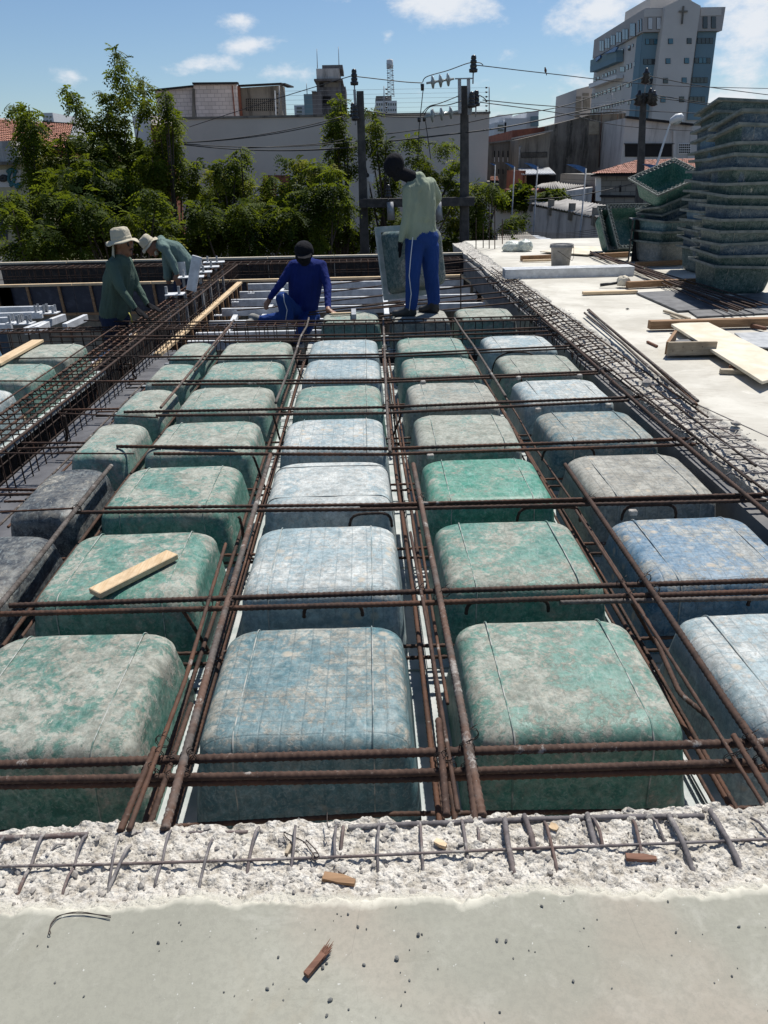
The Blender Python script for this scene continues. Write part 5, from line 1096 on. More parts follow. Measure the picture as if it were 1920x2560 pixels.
def torso(sh, sh2, hip, hip2, tg, neck, depth, rs=1.0):
    """chest and belly from shoulder line to hip line; depth = unit vector front"""
    A, B, C_, D_ = map(T_, (sh, sh2, hip, hip2)); f = T_(depth).normalized(); mS = (A+B)/2; mH = (C_+D_)/2; out = []
    for k in (-1, 1):
        a = A if k < 0 else B; h = C_ if k < 0 else D_; i_ = a.lerp(mS, .34); j = h.lerp(mH, .22)
        c1 = i_.lerp(j, .30); out += [(tg, i_-T_((0, 0, .02)), .078*rs, c1+f*.012, .098*rs), (tg, c1+f*.012, .098*rs, i_.lerp(j, .72)+f*.01, .092*rs), (tg, i_.lerp(j, .72)+f*.01, .092*rs, j, .096*rs)]
        out += [(tg, a, .058*rs, mS+T_((0, 0, .015)), .066*rs)]
    out += [(tg, mS+f*.02, .098*rs, mH+f*.015, .108*rs), (tg, mS-f*.02, .09*rs, mS.lerp(mH, .6)-f*.015, .092*rs)]
    return out
# standing worker in pale shirt and blue trousers (seen from behind, turned to the left)
Y4 = 5.92
def q4(u, v, dy=0): return W(u, v, y=Y4+dy)
sL, sR = q4(1020, 474, -.04), q4(1076, 458, .12); hL, hR = q4(1034, 592, -.03), q4(1074, 590, .08)
f4 = T_((-.80, .60, 0)); pr = torso(sL, sR, hL, hR, 'shirt', None, f4, 1.06)
pr += [('shirt', q4(1048, 447, .04), .070, q4(1045, 470, .02), .10)]
hc = q4(987, 418, .0); pr += [('bal', q4(1034, 446, .04), .066, q4(1006, 434, .0), .062)]
pr += [(t0, a, ra, b, rb) for t0, a, ra, b, rb in head('bal', hc, (-.72, -.12, -.68), .097)]
pr += [('shirt', sL, .064, q4(1018, 530, -.07), .051), ('shirt', q4(1018, 530, -.07), .050, q4(1003, 598, -.07), .036)]
pr += hand('glove', q4(1001, 604, -.07), q4(1000, 636, -.06), .036, .018, (.0, .03, -.005), (0.3, 1, 0), .0115)
pr += [('shirt', sR, .062, q4(1094, 494, .22), .050), ('shirt', q4(1094, 494, .22), .048, q4(1078, 532, .40), .036)]
pr += hand('glove', q4(1078, 532, .40), q4(1072, 552, .5), .034, .018, (0, .02, -.02), (1, 0, .2), .0115)
def leg(tg, h, k, a, r0=.098, r1=.066, r2=.056): return [(tg, h, r0, T_(h).lerp(T_(k), .5), (r0+r1)/2*1.02), (tg, T_(h).lerp(T_(k), .5), (r0+r1)/2*1.02, k, r1), (tg, k, r1, T_(k).lerp(T_(a), .45), r1*.98), (tg, T_(k).lerp(T_(a), .45), r1*.98, a, r2)]
pr += [('tr', q4(1038, 604, -.01), .112, q4(1070, 602, .06), .110), ('tr', q4(1044, 596, -.02), .10, q4(1074, 594, .06), .10)]
pr += leg('tr', q4(1036, 618, -.03), q4(1032, 690, -.08), q4(1029, 762, -.05), .104, .080, .068)
pr += leg('tr', q4(1074, 616, .06), q4(1078, 690, .06), q4(1085, 752, .12), .104, .082, .070)
for (u, v, dy, tx) in ((1027, 778, -.05, -34), (1084, 768, .11, -24)):
    a = W(u, v, y=Y4+dy); a.z = .055+.0; t_ = a+T_((-.17 if tx < -30 else -.13, .02 if tx < -30 else .07, -.018)); pr += [('boot', a+T_((0, 0, .06)), .058, a+T_((.01, 0, -.005)), .054), ('boot', a+T_((.02, 0, -.012)), .046, t_, .038), ('boot', a+T_((-.02, 0, .02)), .05, t_.lerp(a, .35), .043)]
pw = make_person('standing worker in pale shirt, blue trousers and black balaclava, seen from behind', (q4(1055, 780).x, Y4, 0), pr, {'shirt': 'shirt_pale', 'tr': 'blue_trouser', 'bal': 'balaclava', 'glove': 'glove', 'boot': 'boot'})
def off(u, v, dy, n=.0): return q4(u, v, dy)
MB().tube([off(1032, 593, -.165), off(1027, 640, -.175), off(1023, 690, -.17), off(1028, 735, -.145), off(1023, 776, -.13)], .0045, 6).build('trouser_piping', M['piping'], pw)
for i_, (u, v, dy) in enumerate(((1020, 436, .0), (1025, 440, .0), (1030, 445, .02))):
    pass
# worker in the beige hat, left
Y1 = 6.05
def q1(u, v, dy=0): return W(u, v, y=Y1+dy)
f1 = T_((.93, -.36, 0)); s1, s2 = q1(279, 664, -.16), q1(318, 655, .14); h1, h2 = q1(268, 780, -.10), q1(308, 777, .10)
pr = torso(s1, s2, h1, h2, 'shirt', None, f1, 1.12)
pr += [('skin', q1(300, 640, 0), .056, q1(303, 622, 0), .058)]+head('skin', q1(309, 611, 0), (.95, -.30, -.10), .092)
pr += [('shirt', s1, .066, q1(299, 718, -.24), .052), ('shirt', q1(299, 718, -.24), .05, q1(336, 768, -.26), .034)]+hand('glove', q1(338, 771, -.26), q1(366, 790, -.28), .038, .024, (0, 0, -.02), (.2, 1, 0), .0115)
pr += [('shirt', s2, .062, q1(341, 712, .16), .048), ('shirt', q1(341, 712, .16), .046, q1(368, 760, .05), .032)]+hand('glove', q1(371, 763, .04), q1(398, 774, 0), .036, .024, (0, 0, -.015), (.2, 1, 0), .0115)
pr += [('tr', q1(275, 795, -.04), .118, q1(300, 793, .05), .115)]+leg('tr', q1(275, 800, -.08), q1(280, 856, -.10), q1(278, 905, -.06), .10, .078, .06)+leg('tr', q1(300, 800, .10), q1(306, 856, .08), q1(302, 905, .1), .10, .078, .06)
for a in (q1(280, 912, -.08), q1(306, 912, .08)): pr += [('boot', a, .055, a+T_((.14, -.05, -.02)), .045)]
pw = make_person('worker in beige neck-flap hat and dark green shirt, hands on the long cage', (q1(288, 905).x, Y1, q1(288, 912).z), pr, {'shirt': 'shirt_green', 'tr': 'jeans', 'skin': 'skin', 'glove': 'glove', 'boot': 'boot'})
def sun_hat(c, up, r, parent, back, flap=True):
    c = T_(c); up = T_(up).normalized(); a = up.orthogonal().normalized(); b = up.cross(a); n_ = 40; vs = []; fs = []
    prof = [(.02, .135), (.055, .136), (.082, .126), (.094, .10), (.100, .05), (.104, .02), (.112, .012), (.135, .004), (.160, -.004), (.178, -.016)]
    for (rr_, hh_) in prof:
        for k in range(n_):
            t_ = 2*math.pi*k/n_; wv = (math.sin(3*t_+.6)*.5+math.sin(5*t_+2)*.35)*max(0, rr_-.105)*.35; r_ = rr_*(r/.178 if rr_ > .11 else 1)*(1+.015*math.sin(7*t_)); vs.append(c+(a*math.cos(t_)+b*math.sin(t_))*r_+up*(hh_+wv))
    fs = [(i*n_+k, i*n_+(k+1) % n_, (i+1)*n_+(k+1) % n_, (i+1)*n_+k) for i in range(len(prof)-1) for k in range(n_)]+[tuple(range(n_))]
    mb = MB(); mb.add(vs, fs, True); o = mb.build('hat', M['hat'], parent); sd = o.modifiers.new('t', 'SOLIDIFY'); sd.thickness = .004
    MB().lathe(c+up*.022, [(.106, 0), (.108, .004), (.106, .026), (.102, .027)], 32, up).build('hat_band', M['hat'], parent)
    if flap:
        bk_ = T_(back).normalized(); s_ = bk_.cross(T_((0, 0, 1))); vs = []; fs = []
        for i in range(7):
            for k in range(9):
                t_ = (k-4)/4*1.15; p = c+(bk_*math.cos(t_)+s_*math.sin(t_))*(.104+.010*math.sin(k*1.9+i*.4)+i*.003)+T_((0, 0, -.0-i*.030-.012*(i > 5)*math.cos(k*2))); vs.append(p)
        fs = [(i*9+k, i*9+k+1, (i+1)*9+k+1, (i+1)*9+k) for i in range(6) for k in range(8)]; mb = MB(); mb.add(vs, fs, True); o = mb.build('neck_flap', M['hat'], parent); sd = o.modifiers.new('t', 'SOLIDIFY'); sd.thickness = .004
    return o
hc = q1(305, 603, 0); sun_hat(hc, (-.10, 0, 1), .168, pw, (-.95, .2, 0))
c = q1(309, 611, 0); f = T_((.95, -.30, -.05)).normalized(); s_ = f.cross(T_((0, 0, 1)))
mb = MB()
for k in (-1, 1): mb.lathe(c+f*.086+s_*k*.032+T_((0, 0, .012)), [(.004, -.004), (.026, -.003), (.026, .003), (.004, .006)], 14, f); mb.tube([c+f*.085+s_*k*.055+T_((0, 0, .014)), c-f*.01+s_*k*.092+T_((0, 0, .018))], .0028, 5)
mb.tube([c+f*.092+s_*-.01+T_((0, 0, .014)), c+f*.092+s_*.01+T_((0, 0, .014))], .003, 5); mb.build('sunglasses', M['glass_dark'], pw)
MB().tube([c+f*.088+s_*.035+T_((0, 0, -.050)), c+f*.106+T_((0, 0, -.036)), c+f*.088-s_*.035+T_((0, 0, -.050))], [.005, .011, .005], 7).build('moustache', M['hair'], pw)
MB().tube([q1(322, 782, -.2), q1(326, 790, -.22), q1(331, 806, -.22)], .006, 6).build('strap', simple('strap_yellow', (.45, .42, .08), (.4, .36, .06), 5, .6, 0), pw)
# bent worker behind
Y2 = 9.3
def q2(u, v, dy=0): return W(u, v, y=Y2+dy)
f2 = T_((-.5, -.35, -.8)); s1, s2 = q2(411, 622, -.17), q2(403, 600, .15); h1, h2 = q2(460, 672, -.12), q2(474, 668, .12)
pr = [('shirt', s1, .075, q2(405, 612), .09), ('shirt', s2, .07, q2(405, 612), .09), ('shirt', q2(408, 613), .105, q2(438, 626), .135), ('shirt', q2(438, 626), .135, q2(465, 658), .13), ('shirt', q2(432, 640), .12, q2(455, 675), .13), ('shirt', q2(465, 658), .13, q2(462, 682), .135)]
pr += [('skin', q2(397, 610), .055, q2(388, 614), .055)]+head('skin', q2(382, 621), (-.45, -.35, -.75), .09)
pr += [('shirt', s1, .066, q2(433, 655, -.2), .054), ('shirt', q2(433, 655, -.2), .052, q2(441, 680, -.24), .042)]+hand('skin', q2(442, 683, -.24), q2(444, 702, -.26), .036, .019, (.02, 0, -.02), (1, .2, 0))
pr += [('shirt', s2, .062, q2(418, 640, .1), .05), ('shirt', q2(418, 640, .1), .05, q2(414, 672, .0), .04), ('shirt', q2(416, 640), .07, q2(420, 690), .07)]+hand('skin', q2(416, 680, .0), q2(420, 700, -.02), .034, .019, (.01, 0, -.02), (1, .2, 0))
pr += [('tr', q2(460, 690), .13, q2(462, 700), .13)]+leg('tr', q2(452, 700, -.1), q2(440, 765, -.08), q2(448, 830, 0), .10, .075, .06)+leg('tr', q2(470, 700, .1), q2(458, 765, .12), q2(468, 830, .12), .10, .075, .06)
for a in (q2(446, 838, 0), q2(466, 838, .12)): pr += [('boot', a, .055, a+T_((-.14, -.05, -.02)), .045)]
pw = make_person('worker in beige hat and teal shirt, bent over the steel plates', (q2(455, 838).x, Y2, q2(455, 838).z), pr, {'shirt': 'shirt_teal', 'tr': 'jeans', 'skin': 'skin', 'boot': 'boot'})
sun_hat(q2(373, 611, .0), (-.55, -.15, .62), .150, pw, (.6, .3, .3), True)
# crouching worker in blue
Y3 = 6.55
def q3(u, v, dy=0): return W(u, v, y=Y3+dy)
f3 = T_((-.25, -.9, -.3)); s1, s2 = q3(733, 664, -.02), q3(803, 664, .02); h1, h2 = q3(738, 778, .10), q3(776, 780, .12)
pr = torso(s1, s2, h1, h2, 'shirt', None, f3, 1.12)+[('shirt', q3(765, 655), .085, q3(768, 668), .10), ('shirt', q3(768, 690), .12, q3(760, 760, .05), .12)]
pr += [('bal', q3(765, 655, -.02), .062, q3(763, 643, -.06), .062)]+head('bal', q3(760, 640, -.12), (-.10, -.62, -.78), .098)
pr += [('shirt', s1, .064, q3(706, 703, -.08), .051), ('shirt', q3(706, 703, -.08), .05, q3(677, 742, -.12), .036), ('skin', q3(677, 742, -.12), .030, q3(674, 747, -.12), .030)]+hand('skin', q3(674, 747, -.12), q3(664, 768, -.14), .036, .017, (.03, -.01, .015), (.6, -.6, 0))
pr += [('shirt', s2, .064, q3(819, 715, -.12), .052), ('shirt', q3(819, 715, -.12), .05, q3(820, 768, -.34), .037), ('skin', q3(820, 768, -.34), .030, q3(820, 776, -.40), .030)]+hand('skin', q3(820, 776, -.40), q3(838, 782, -.44), .034, .018, (.01, 0, -.012), (0, 1, .0))
pr += [('tr', q3(742, 790, .08), .12, q3(775, 792, .08), .12)]
kn = q3(707, 748, -.34); pr += [('tr', q3(742, 790, .02), .105, kn, .082), ('tr', kn, .082, q3(718, 790, -.30), .078), ('tr', q3(718, 792, -.30), .078, q3(652, 802, -.28), .060)]
kn2 = q3(760, 822, -.30); pr += [('tr', q3(770, 798, .02), .11, kn2, .085), ('tr', kn2, .085, q3(745, 850, -.05), .065), ('boot', q3(745, 856, -.05), .05, q3(722, 860, -.1), .045)]
a = q3(640, 800, -.28); pr += [('shoe', a+T_((.03, 0, .0)), .052, a+T_((-.03, -.02, .03)), .052), ('shoe', a+T_((.0, 0, -.02)), .048, a+T_((-.07, -.10, -.01)), .04)]
pw = make_person('crouching worker in royal blue shirt and black cap, leaning on a dome', (q3(750, 850).x, Y3, q3(750, 850).z), pr, {'shirt': 'blue_shirt', 'tr': 'blue_trouser', 'skin': 'skin', 'bal': 'balaclava', 'boot': 'boot', 'shoe': 'shoe'})
c = q3(760, 627, -.13); mb = MB(); mb.lathe(c, [(.108, -.03), (.107, .0), (.100, .045), (.075, .08), (.035, .098), (.006, .10)], 28, (-.06, -.50, .9)); o = mb.build('cap', M['balaclava'], pw)
MB().poly([c+T_((-.075, -.09, -.03)), c+T_((-.055, -.17, -.065)), c+T_((.02, -.19, -.07)), c+T_((.08, -.16, -.06)), c+T_((.09, -.08, -.03))], (0, 0, .008)).build('cap_brim', M['balaclava'], pw)
MB().tube([q3(708, 735, -.43), q3(711, 755, -.42), q3(718, 775, -.41), q3(714, 800, -.40)], .0045, 6).build('trouser_piping', M['piping'], pw)
# ================================================================ what stands beyond the slab
def wp(u, v, P0, Nn):
    d = ray(u, v); P0 = T_(P0); Nn = T_(Nn); return CC+d*((P0-CC).dot(Nn)/d.dot(Nn))
def prism(name, pts, top, mat, parent, bot=-4.0):
    """walls from a plan outline; top: one height or one per corner"""
    n_ = len(pts); tz = top if isinstance(top, (list, tuple)) else [top]*n_
    vs = [(x, y, bot) for x, y in pts]+[(x, y, z) for (x, y), z in zip(pts, tz)]
    return MB().add(vs, [tuple(range(n_))[::-1], tuple(range(n_, 2*n_))]+[(i, (i+1) % n_, (i+1) % n_+n_, i+n_) for i in range(n_)]).build(name, mat, parent)
def on_face(parent, name, mat, rect, P0, Nn, proud=.03, th=.05, S=(1, 0, 0), sub=None):
    """rect: four image corners on a wall plane; a slab of real thickness set on it"""
    Nn = T_(Nn).normalized(); Nn = -Nn if Nn.dot(CC-T_(P0)) < 0 else Nn; k, ox, oy = S
    pts = [wp(ox+u*k, oy+v*k, P0, Nn)+Nn*proud for u, v in rect]; e = sum((pts[i].cross(pts[(i+1) % 4]) for i in range(4)), T_((0, 0, 0)))
    if e.dot(Nn) > 0: pts = pts[::-1]
    return MB().poly(pts, -Nn*th).build(name, M[mat], parent)
def rc(u0, v0, u1, v1): return [(u0, v0), (u1, v0), (u1, v1), (u0, v1)]

# long grey plastered hall behind the trees
g = empty('plastered_hall', (0, 34, -4), 'long plain mauve-grey hall wall behind the trees, with rain streaks', 'building')
A_ = W(430, 300, y=34); B_ = W(1224, 283, y=34)
prism('wall', [(A_.x, 34), (B_.x, 34), (B_.x, 47), (A_.x, 47)], 3.53, M['wall_big'], g)
MB().span(A_.x-.03, B_.x+.03, 33.94, 34.12, 3.535, 3.62).build('coping', M['cem_grey'], g)
for (u0, v0, u1, v1) in ((657, 436, 725, 505), (690, 455, 722, 500)):
    pass
f = on_face(g, 'door', 'brick', rc(658, 438, 725, 508), (0, 34, 0), (0, 1, 0), .03); on_face(g, 'door_panel', 'white_paint', rc(692, 452, 700, 500), (0, 34, 0), (0, 1, 0), .06)
# electric fence along its top
ef = empty('electric_fence', (5.8, 34.1, 3.6), 'thin electric fence wires on posts along the hall wall top', 'electric fence')
for (u, v0, v1, s_) in ((1223, 217, 284, 1), (960, 215, 288, 1), (698, 215, 290, 0)):
    MB().tube([W(u, v1, y=34), W(u, v0, y=34)], .022, 6).build('post', M['galv_dull'], ef)
for k in range(6):
    v = 219+k*11.4; a = W(1223, v, y=34.02); b = W(700, v+9, y=34.02); MB().tube([a, b], .006, 4).build('fence_wire', M['galv_dull'], ef)
    for u in (1216, 966): MB().lathe(W(u, v+(.0 if u > 1000 else 4), y=34.0), [(.01, -.05), (.035, -.03), (.035, .03), (.01, .05)], 8, (1, 0, 0)).build('insulator', M['insul'], ef)
# brick upper storey behind it
g = empty('block_building', (-8, 48, -4), 'whitewashed block upper storey with a grilled grey end bay', 'building')
a = W(385, 228, y=48); b = W(484, 217, y=48); c = W(590, 211, y=48); d = W(604, 218, y=48.0); e_ = W(700, 211, y=48); h = W(712, 218, y=51)
prism('left_wall', [(a.x, 48.2), (b.x, 48.2), (b.x, 56), (a.x, 56)], [a.z, b.z, b.z, a.z], M['block_white'], g); prism('middle_wall', [(b.x, 48), (c.x, 48), (c.x, 56), (b.x, 56)], [b.z+.1, c.z, c.z, b.z+.1], M['block_white'], g)
MB().beam((b.x, 47.95, b.z+.15), (c.x+.15, 47.95, c.z+.05), .5, .10).build('roof_edge', M['void'], g); MB().beam((a.x-.2, 48.1, a.z+.04), (b.x, 48.1, b.z+.04), .5, .08).build('roof_edge', M['void'], g)
prism('brick_pier', [(c.x-.25, 47.9), (c.x+.12, 48.6), (c.x+.1, 50), (c.x-.2, 50)], c.z-.06, M['brick'], g)
prism('end_wall', [(c.x+.1, 48.9), (e_.x, 48.3), (h.x, 51), (c.x+.1, 53)], [d.z+.05, e_.z-.02, h.z, d.z], M['cem_grey'], g)
MB().beam((c.x+.1, 48.7, d.z+.13), (e_.x+.15, 48.1, e_.z+.04), .5, .08).build('roof_edge', M['void'], g); MB().beam((e_.x+.1, 48.15, e_.z+.04), (h.x+.35, 51.2, h.z+.02), .4, .08).build('roof_edge', M['void'], g)
P0 = T_((e_.x, 48.3, 0)); Nn = T_((.6, (e_.x-c.x-.1), 0)).normalized()
gr = on_face(g, 'grille', 'void', rc(615, 247, 688, 277), P0, Nn, .02)
for k in range(14): on_face(g, 'grille_fin', 'cem_grey', rc(618+k*5.0, 247, 619.6+k*5.0, 277), P0, Nn, .05, .03)
for k in range(1, 6): on_face(g, 'grille_bar', 'cem_grey', rc(615, 246.4+k*5, 688, 247.4+k*5), P0, Nn, .045, .03)
on_face(g, 'downpipe', 'galv', [(687, 227), (690, 227), (693, 294), (690, 294)], P0, Nn, .1, .08)
for v in (235, 246, 258, 270, 282): on_face(g, 'pipe_clip', 'void', rc(693, v-1, 696, v+2), P0, Nn, .1, .06)
pier = on_face(g, 'pilaster', 'cem_grey', rc(481, 222, 488, 300), (0, 48, 0), (0, 1, 0), .06)
# white gable left of it and red brick piece
g = empty('white_house', (-14, 40, -4), 'small white gable wall half hidden by the tall tree spire', 'building')
a, b = W(330, 290, y=40), W(376, 285, y=40); prism('wall', [(a.x, 40), (b.x, 40), (b.x, 46), (a.x, 46)], [a.z, b.z, b.z, a.z], M['white_bld'], g)
a, b = W(376, 312, y=39.5), W(412, 312, y=39.5); prism('brick_wall', [(a.x, 39.5), (b.x, 39.5), (b.x, 46), (a.x, 46)], a.z, M['brick'], g)
# derelict tower
g = empty('derelict_tower', (-2, 65, -4), 'derelict grey concrete tower with black openings and rod antennas', 'building')
k = 280/1659
def t_(x, y_, Y=65): return W(740+x*k, 100+y_*k, y=Y)
def tw(name, x0, y0, x1, y1, Y0, Y1, mat='tower', bot=None):
    a = t_(x0, y0, Y0); b = t_(x1, y0, Y0); zb = -4 if bot is None else t_(x0, bot, Y0).z; return MB().span(a.x, b.x, Y0, Y1, zb, a.z).build(name, M[mat], g)
tw('shaft', 300, 600, 655, 0, 65, 71); tw('side_wing', 235, 765, 375, 0, 64.5, 70); tw('right_wing', 655, 690, 735, 0, 66.5, 72)
tw('parapet', 298, 425, 640, 0, 64.8, 70, 'tower', 575); tw('top_box', 385, 372, 690, 0, 66, 71, 'tower', 440); tw('cornice', 265, 575, 690, 0, 64.3, 71, 'tower', 605); tw('canopy', 230, 757, 300, 0, 64, 66, 'tower', 770)
for (x0, y0, x1, y1) in ((398, 835, 515, 970), (345, 628, 408, 700), (465, 608, 512, 625), (545, 605, 600, 624), (405, 1080, 480, 1130)): on_face(g, 'opening', 'void', rc(x0, y0, x1, y1), (0, 65, 0), (0, 1, 0), .03, .05, (k, 740, 100))
on_face(g, 'panel', 'cem_grey', rc(425, 630, 630, 695), (0, 65, 0), (0, 1, 0), .05, .05, (k, 740, 100))
for x in (308, 628): MB().tube([t_(x+10, 420, 66), t_(x, 130 if x < 400 else 100, 66)], [.035, .02], 5).build('antenna', M['galv_dull'], g)
tw('cracked_face', 300, 425, 638, 0, 64.75, 65, 'cem_wall', 575)
# far blocks
def far(name, lb, u0, v0, u1, v1, y, mat, dy=20, rows=0, cols=0, wm='win', wr=None):
    a, b = W(u0, v0, y=y), W(u1, v0, y=y); g = empty(name, ((a.x+b.x)/2, y, -4), lb, 'building'); MB().span(a.x, b.x, y, y+dy, -4, (a.z+b.z)/2).build('wall', M[mat], g)
    for i in range(rows):
        for j in range(cols):
            U0 = u0+(u1-u0)*(j+.25)/cols; U1 = u0+(u1-u0)*(j+.75)/cols; V0 = v0+wr[0]+(wr[1])*i; on_face(g, 'window', wm, rc(U0, V0, U1, V0+wr[2]), (0, y, 0), (0, 1, 0), .1, .1)
    return g
g = far('teal_block', 'narrow pale teal block left of the derelict tower', 759, 235, 781, 290, 160, 'far_teal', 20); MB().tube([W(768, 236, y=161), W(766, 208, y=161)], [.1, .05], 5).build('antenna', M['galv_dull'], g)
g = far('striped_block', 'low pale block with dark window stripes beside the teal block', 735, 263, 761, 300, 170, 'far_white', 20, 3, 1, 'win', (5, 9, 5))
g = far('mast_building', 'beige office block with an equipment roof below the lattice mast', 940, 252, 992, 300, 210, 'far_white', 30, 2, 9, 'win', (6, 14, 6)); a = W(940, 240, y=211); b = W(979, 240, y=211); MB().span(a.x, b.x, 211, 222, W(940, 255, y=211).z, a.z).build('roof_room', M['cem_grey'], g)
ms = empty('lattice_mast', W(976, 290, y=215), 'tall thin lattice telecom mast with a drum head', 'mast'); pb, pt = W(977.5, 242, y=215), W(974.5, 160, y=215)
for dx in (-.8, .8):
    for dy in (-.8, .8): MB().tube([pb+T_((dx, dy, 0)), pt+T_((dx*.7, dy*.7, 0))], .06, 4).build('leg', M['galv_dull'], ms)
br = MB(); 
for i in range(14):
    a = pb.lerp(pt, i/14); b = pb.lerp(pt, (i+1)/14); s_ = 1 if i % 2 else -1; br.tube([a+T_((.9*s_, -.9, 0)), b+T_((-.9*s_, -.9, 0))], .08, 4); br.tube([a+T_((-.9, -.9, 0)), a+T_((.9, -.9, 0))], .06, 4)
tag(br.build('bracing', M['galv_dull'], ms), kind='stuff'); MB().lathe(pt, [(.75, -1.0), (.85, -.9), (.85, .8), (.65, 1.0)], 12).build('drum', M['far_white'], ms); MB().tube([pt, W(974, 147, y=215)], .15, 4).build('antenna', M['galv_dull'], ms)
g = far('flat_block', 'distant white flats with a stepped roof above the right alley', 1237, 306, 1266, 360, 150, 'far_white', 20, 3, 1, 'win', (6, 11, 5)); 
for (u0, v0, u1, y, m_) in ((1247, 287, 1281, 152, 'far_white'), (1262, 296, 1318, 150, 'far_white'), (1317, 279, 1347, 151, 'far_white')):
    a, b = W(u0, v0, y=y), W(u1, v0, y=y); MB().span(a.x, b.x, y, y+18, -4, a.z).build('wing', M[m_], g)
on_face(g, 'glazing', 'far_teal', rc(1326, 291, 1346, 316), (0, 151, 0), (0, 1, 0), .2, .1)
far('low_white_block', 'far small white block left of the tiled roof', 105, 282, 131, 320, 180, 'far_white', 20, 2, 3, 'win', (8, 10, 4))
far('low_terrace', 'low pale terrace parapet above the dark warehouse', 1226, 350, 1275, 362, 60, 'far_white', 10)

# tall facade building at top right
P = T_((38.33, 114, 0)); NF = T_((0.012, 1, 0)).normalized(); NL = T_((1, -.046, 0)).normalized(); k = 400/1659; S_ = (k, 1420, 0)
g = empty('tall_building', (44, 120, -4), 'tall white and blue-grey building with a cross near its top', 'building')
def fx(u, v, Nn=NF, P0=P): return wp(1420+u*k, v*k, P0, Nn)
cor_ = fx(700, 345, NF); xR = fx(1540, 330).x; yB = 140
xC = 38.9
prism('body', [(xC, 114.05), (xR, 114.05), (xR, yB), (39.9, yB)], fx(795, 340).z, M['white_side'], g)
zt = fx(795, 95).z; zb = fx(775, 340).z
MB().add([(x, y, z) for z in (zb, zt) for x, y in ((38.55, 113.3), (fx(1590, 90).x+.3, 113.3), (fx(1590, 90).x+.3, yB), (39.45, yB), )], [(3, 2, 1, 0), (4, 5, 6, 7), (0, 1, 5, 4), (1, 2, 6, 5), (2, 3, 7, 6), (3, 0, 4, 7)]).build('top_storey', M['grey_band'], g)
on_face(g, 'teal_bay', 'teal_bld', [(778, 345), (985, 338), (890, 1244), (693, 1244)], P, NF, .10, .15, S_); on_face(g, 'teal_bay', 'teal_bld', [(1345, 328), (1540, 322), (1425, 1244), (1235, 1244)], P, NF, .10, .15, S_)
a, b = fx(1010, 70), fx(1378, 60); PF = P+T_((0, -1.6, 0)); zc0 = wp(1420+1010*k, 66*k, PF, NF).z
xa, xb_ = wp(1420+1010*k, 66*k, PF, NF).x, wp(1420+1380*k, 60*k, PF, NF).x
cw = MB(); zpk = wp(1420+1190*k, -32*k, PF, NF).z
cw.add([(xa, 112.4, -4), (xb_, 112.4, -4), (xb_, 112.4, zc0), ((xa+xb_)/2, 112.4, zpk), (xa, 112.4, zc0), (xa, 118, -4), (xb_, 118, -4), (xb_, 118, zc0), ((xa+xb_)/2, 118, zpk), (xa, 118, zc0)], [(0, 1, 2, 3, 4), (9, 8, 7, 6, 5), (0, 5, 6, 1), (1, 6, 7, 2), (2, 7, 8, 3), (3, 8, 9, 4), (4, 9, 5, 0)]); cw.build('central_wall', M['white_side'], g)
MB().span(xa+.2, xb_+1.2, 119, 130, 16, zpk+1.2).build('roof_room', M['white_side'], g)
PC = (0, 112.4, 0); NY = (0, 1, 0)
on_face(g, 'cross', 'cem_grey', [(1186, 65), (1200, 65), (1183, 250), (1170, 250)], PC, NY, .25, .2, S_); on_face(g, 'cross_arm', 'cem_grey', [(1147, 112), (1237, 110), (1236, 128), (1146, 130)], PC, NY, .20, .15, S_)
def win(rect, P0, Nn, panes=1, m_='win', proud=.06):
    u0, v0, u1, v1 = rect; f = on_face(g, 'window', 'frame', rc(u0, v0, u1, v1), P0, Nn, proud, .08, S_); h = (u1-u0)/panes
    for i in range(panes): on_face(f, 'pane', m_ if (i+int(u0)) % 3 else 'win', rc(u0+h*i+h*.08+.8, v0+3, u0+h*(i+1)-h*.06, v1-3), P0, Nn, proud+.04, .03, S_)
    return f
for i, v in enumerate((400, 605, 808, 1005)):
    sh = -26*i; win((1036+sh, v, 1088+sh, v+57), PC, NY, 1, 'win_blue'); win((1230+sh, v-4, 1281+sh, v+55), PC, NY, 1, 'win_blue')
PT = P+NF*-.0
for i, v in enumerate((405, 612, 815)):
    sh = -20*i; win((797+sh, v, 970+sh, v+58), P, NF, 4, 'win_blue' if i == 0 else 'win', .16)
for i, v in enumerate((395, 600, 803, 1002)):
    sh = -28*i; win((1336+sh, v, 1500+sh, v+58), P, NF, 4, 'win_blue' if i == 1 else 'win', .16)
PB = (0, 113.3, 0)
for u0 in (826, 914): win((u0, 182, u0+48, 305), PB, NY, 1, 'white_paint')
for u0 in (1395, 1482): win((u0, 172, u0+50, 295), PB, NY, 1, 'win_blue')
on_face(g, 'fascia', 'white_side', [(795, 96), (1000, 92), (1000, 170), (790, 176)], PB, NY, .06, .1, S_); on_face(g, 'fascia', 'white_side', [(1378, 84), (1592, 80), (1588, 160), (1374, 165)], PB, NY, .06, .1, S_)
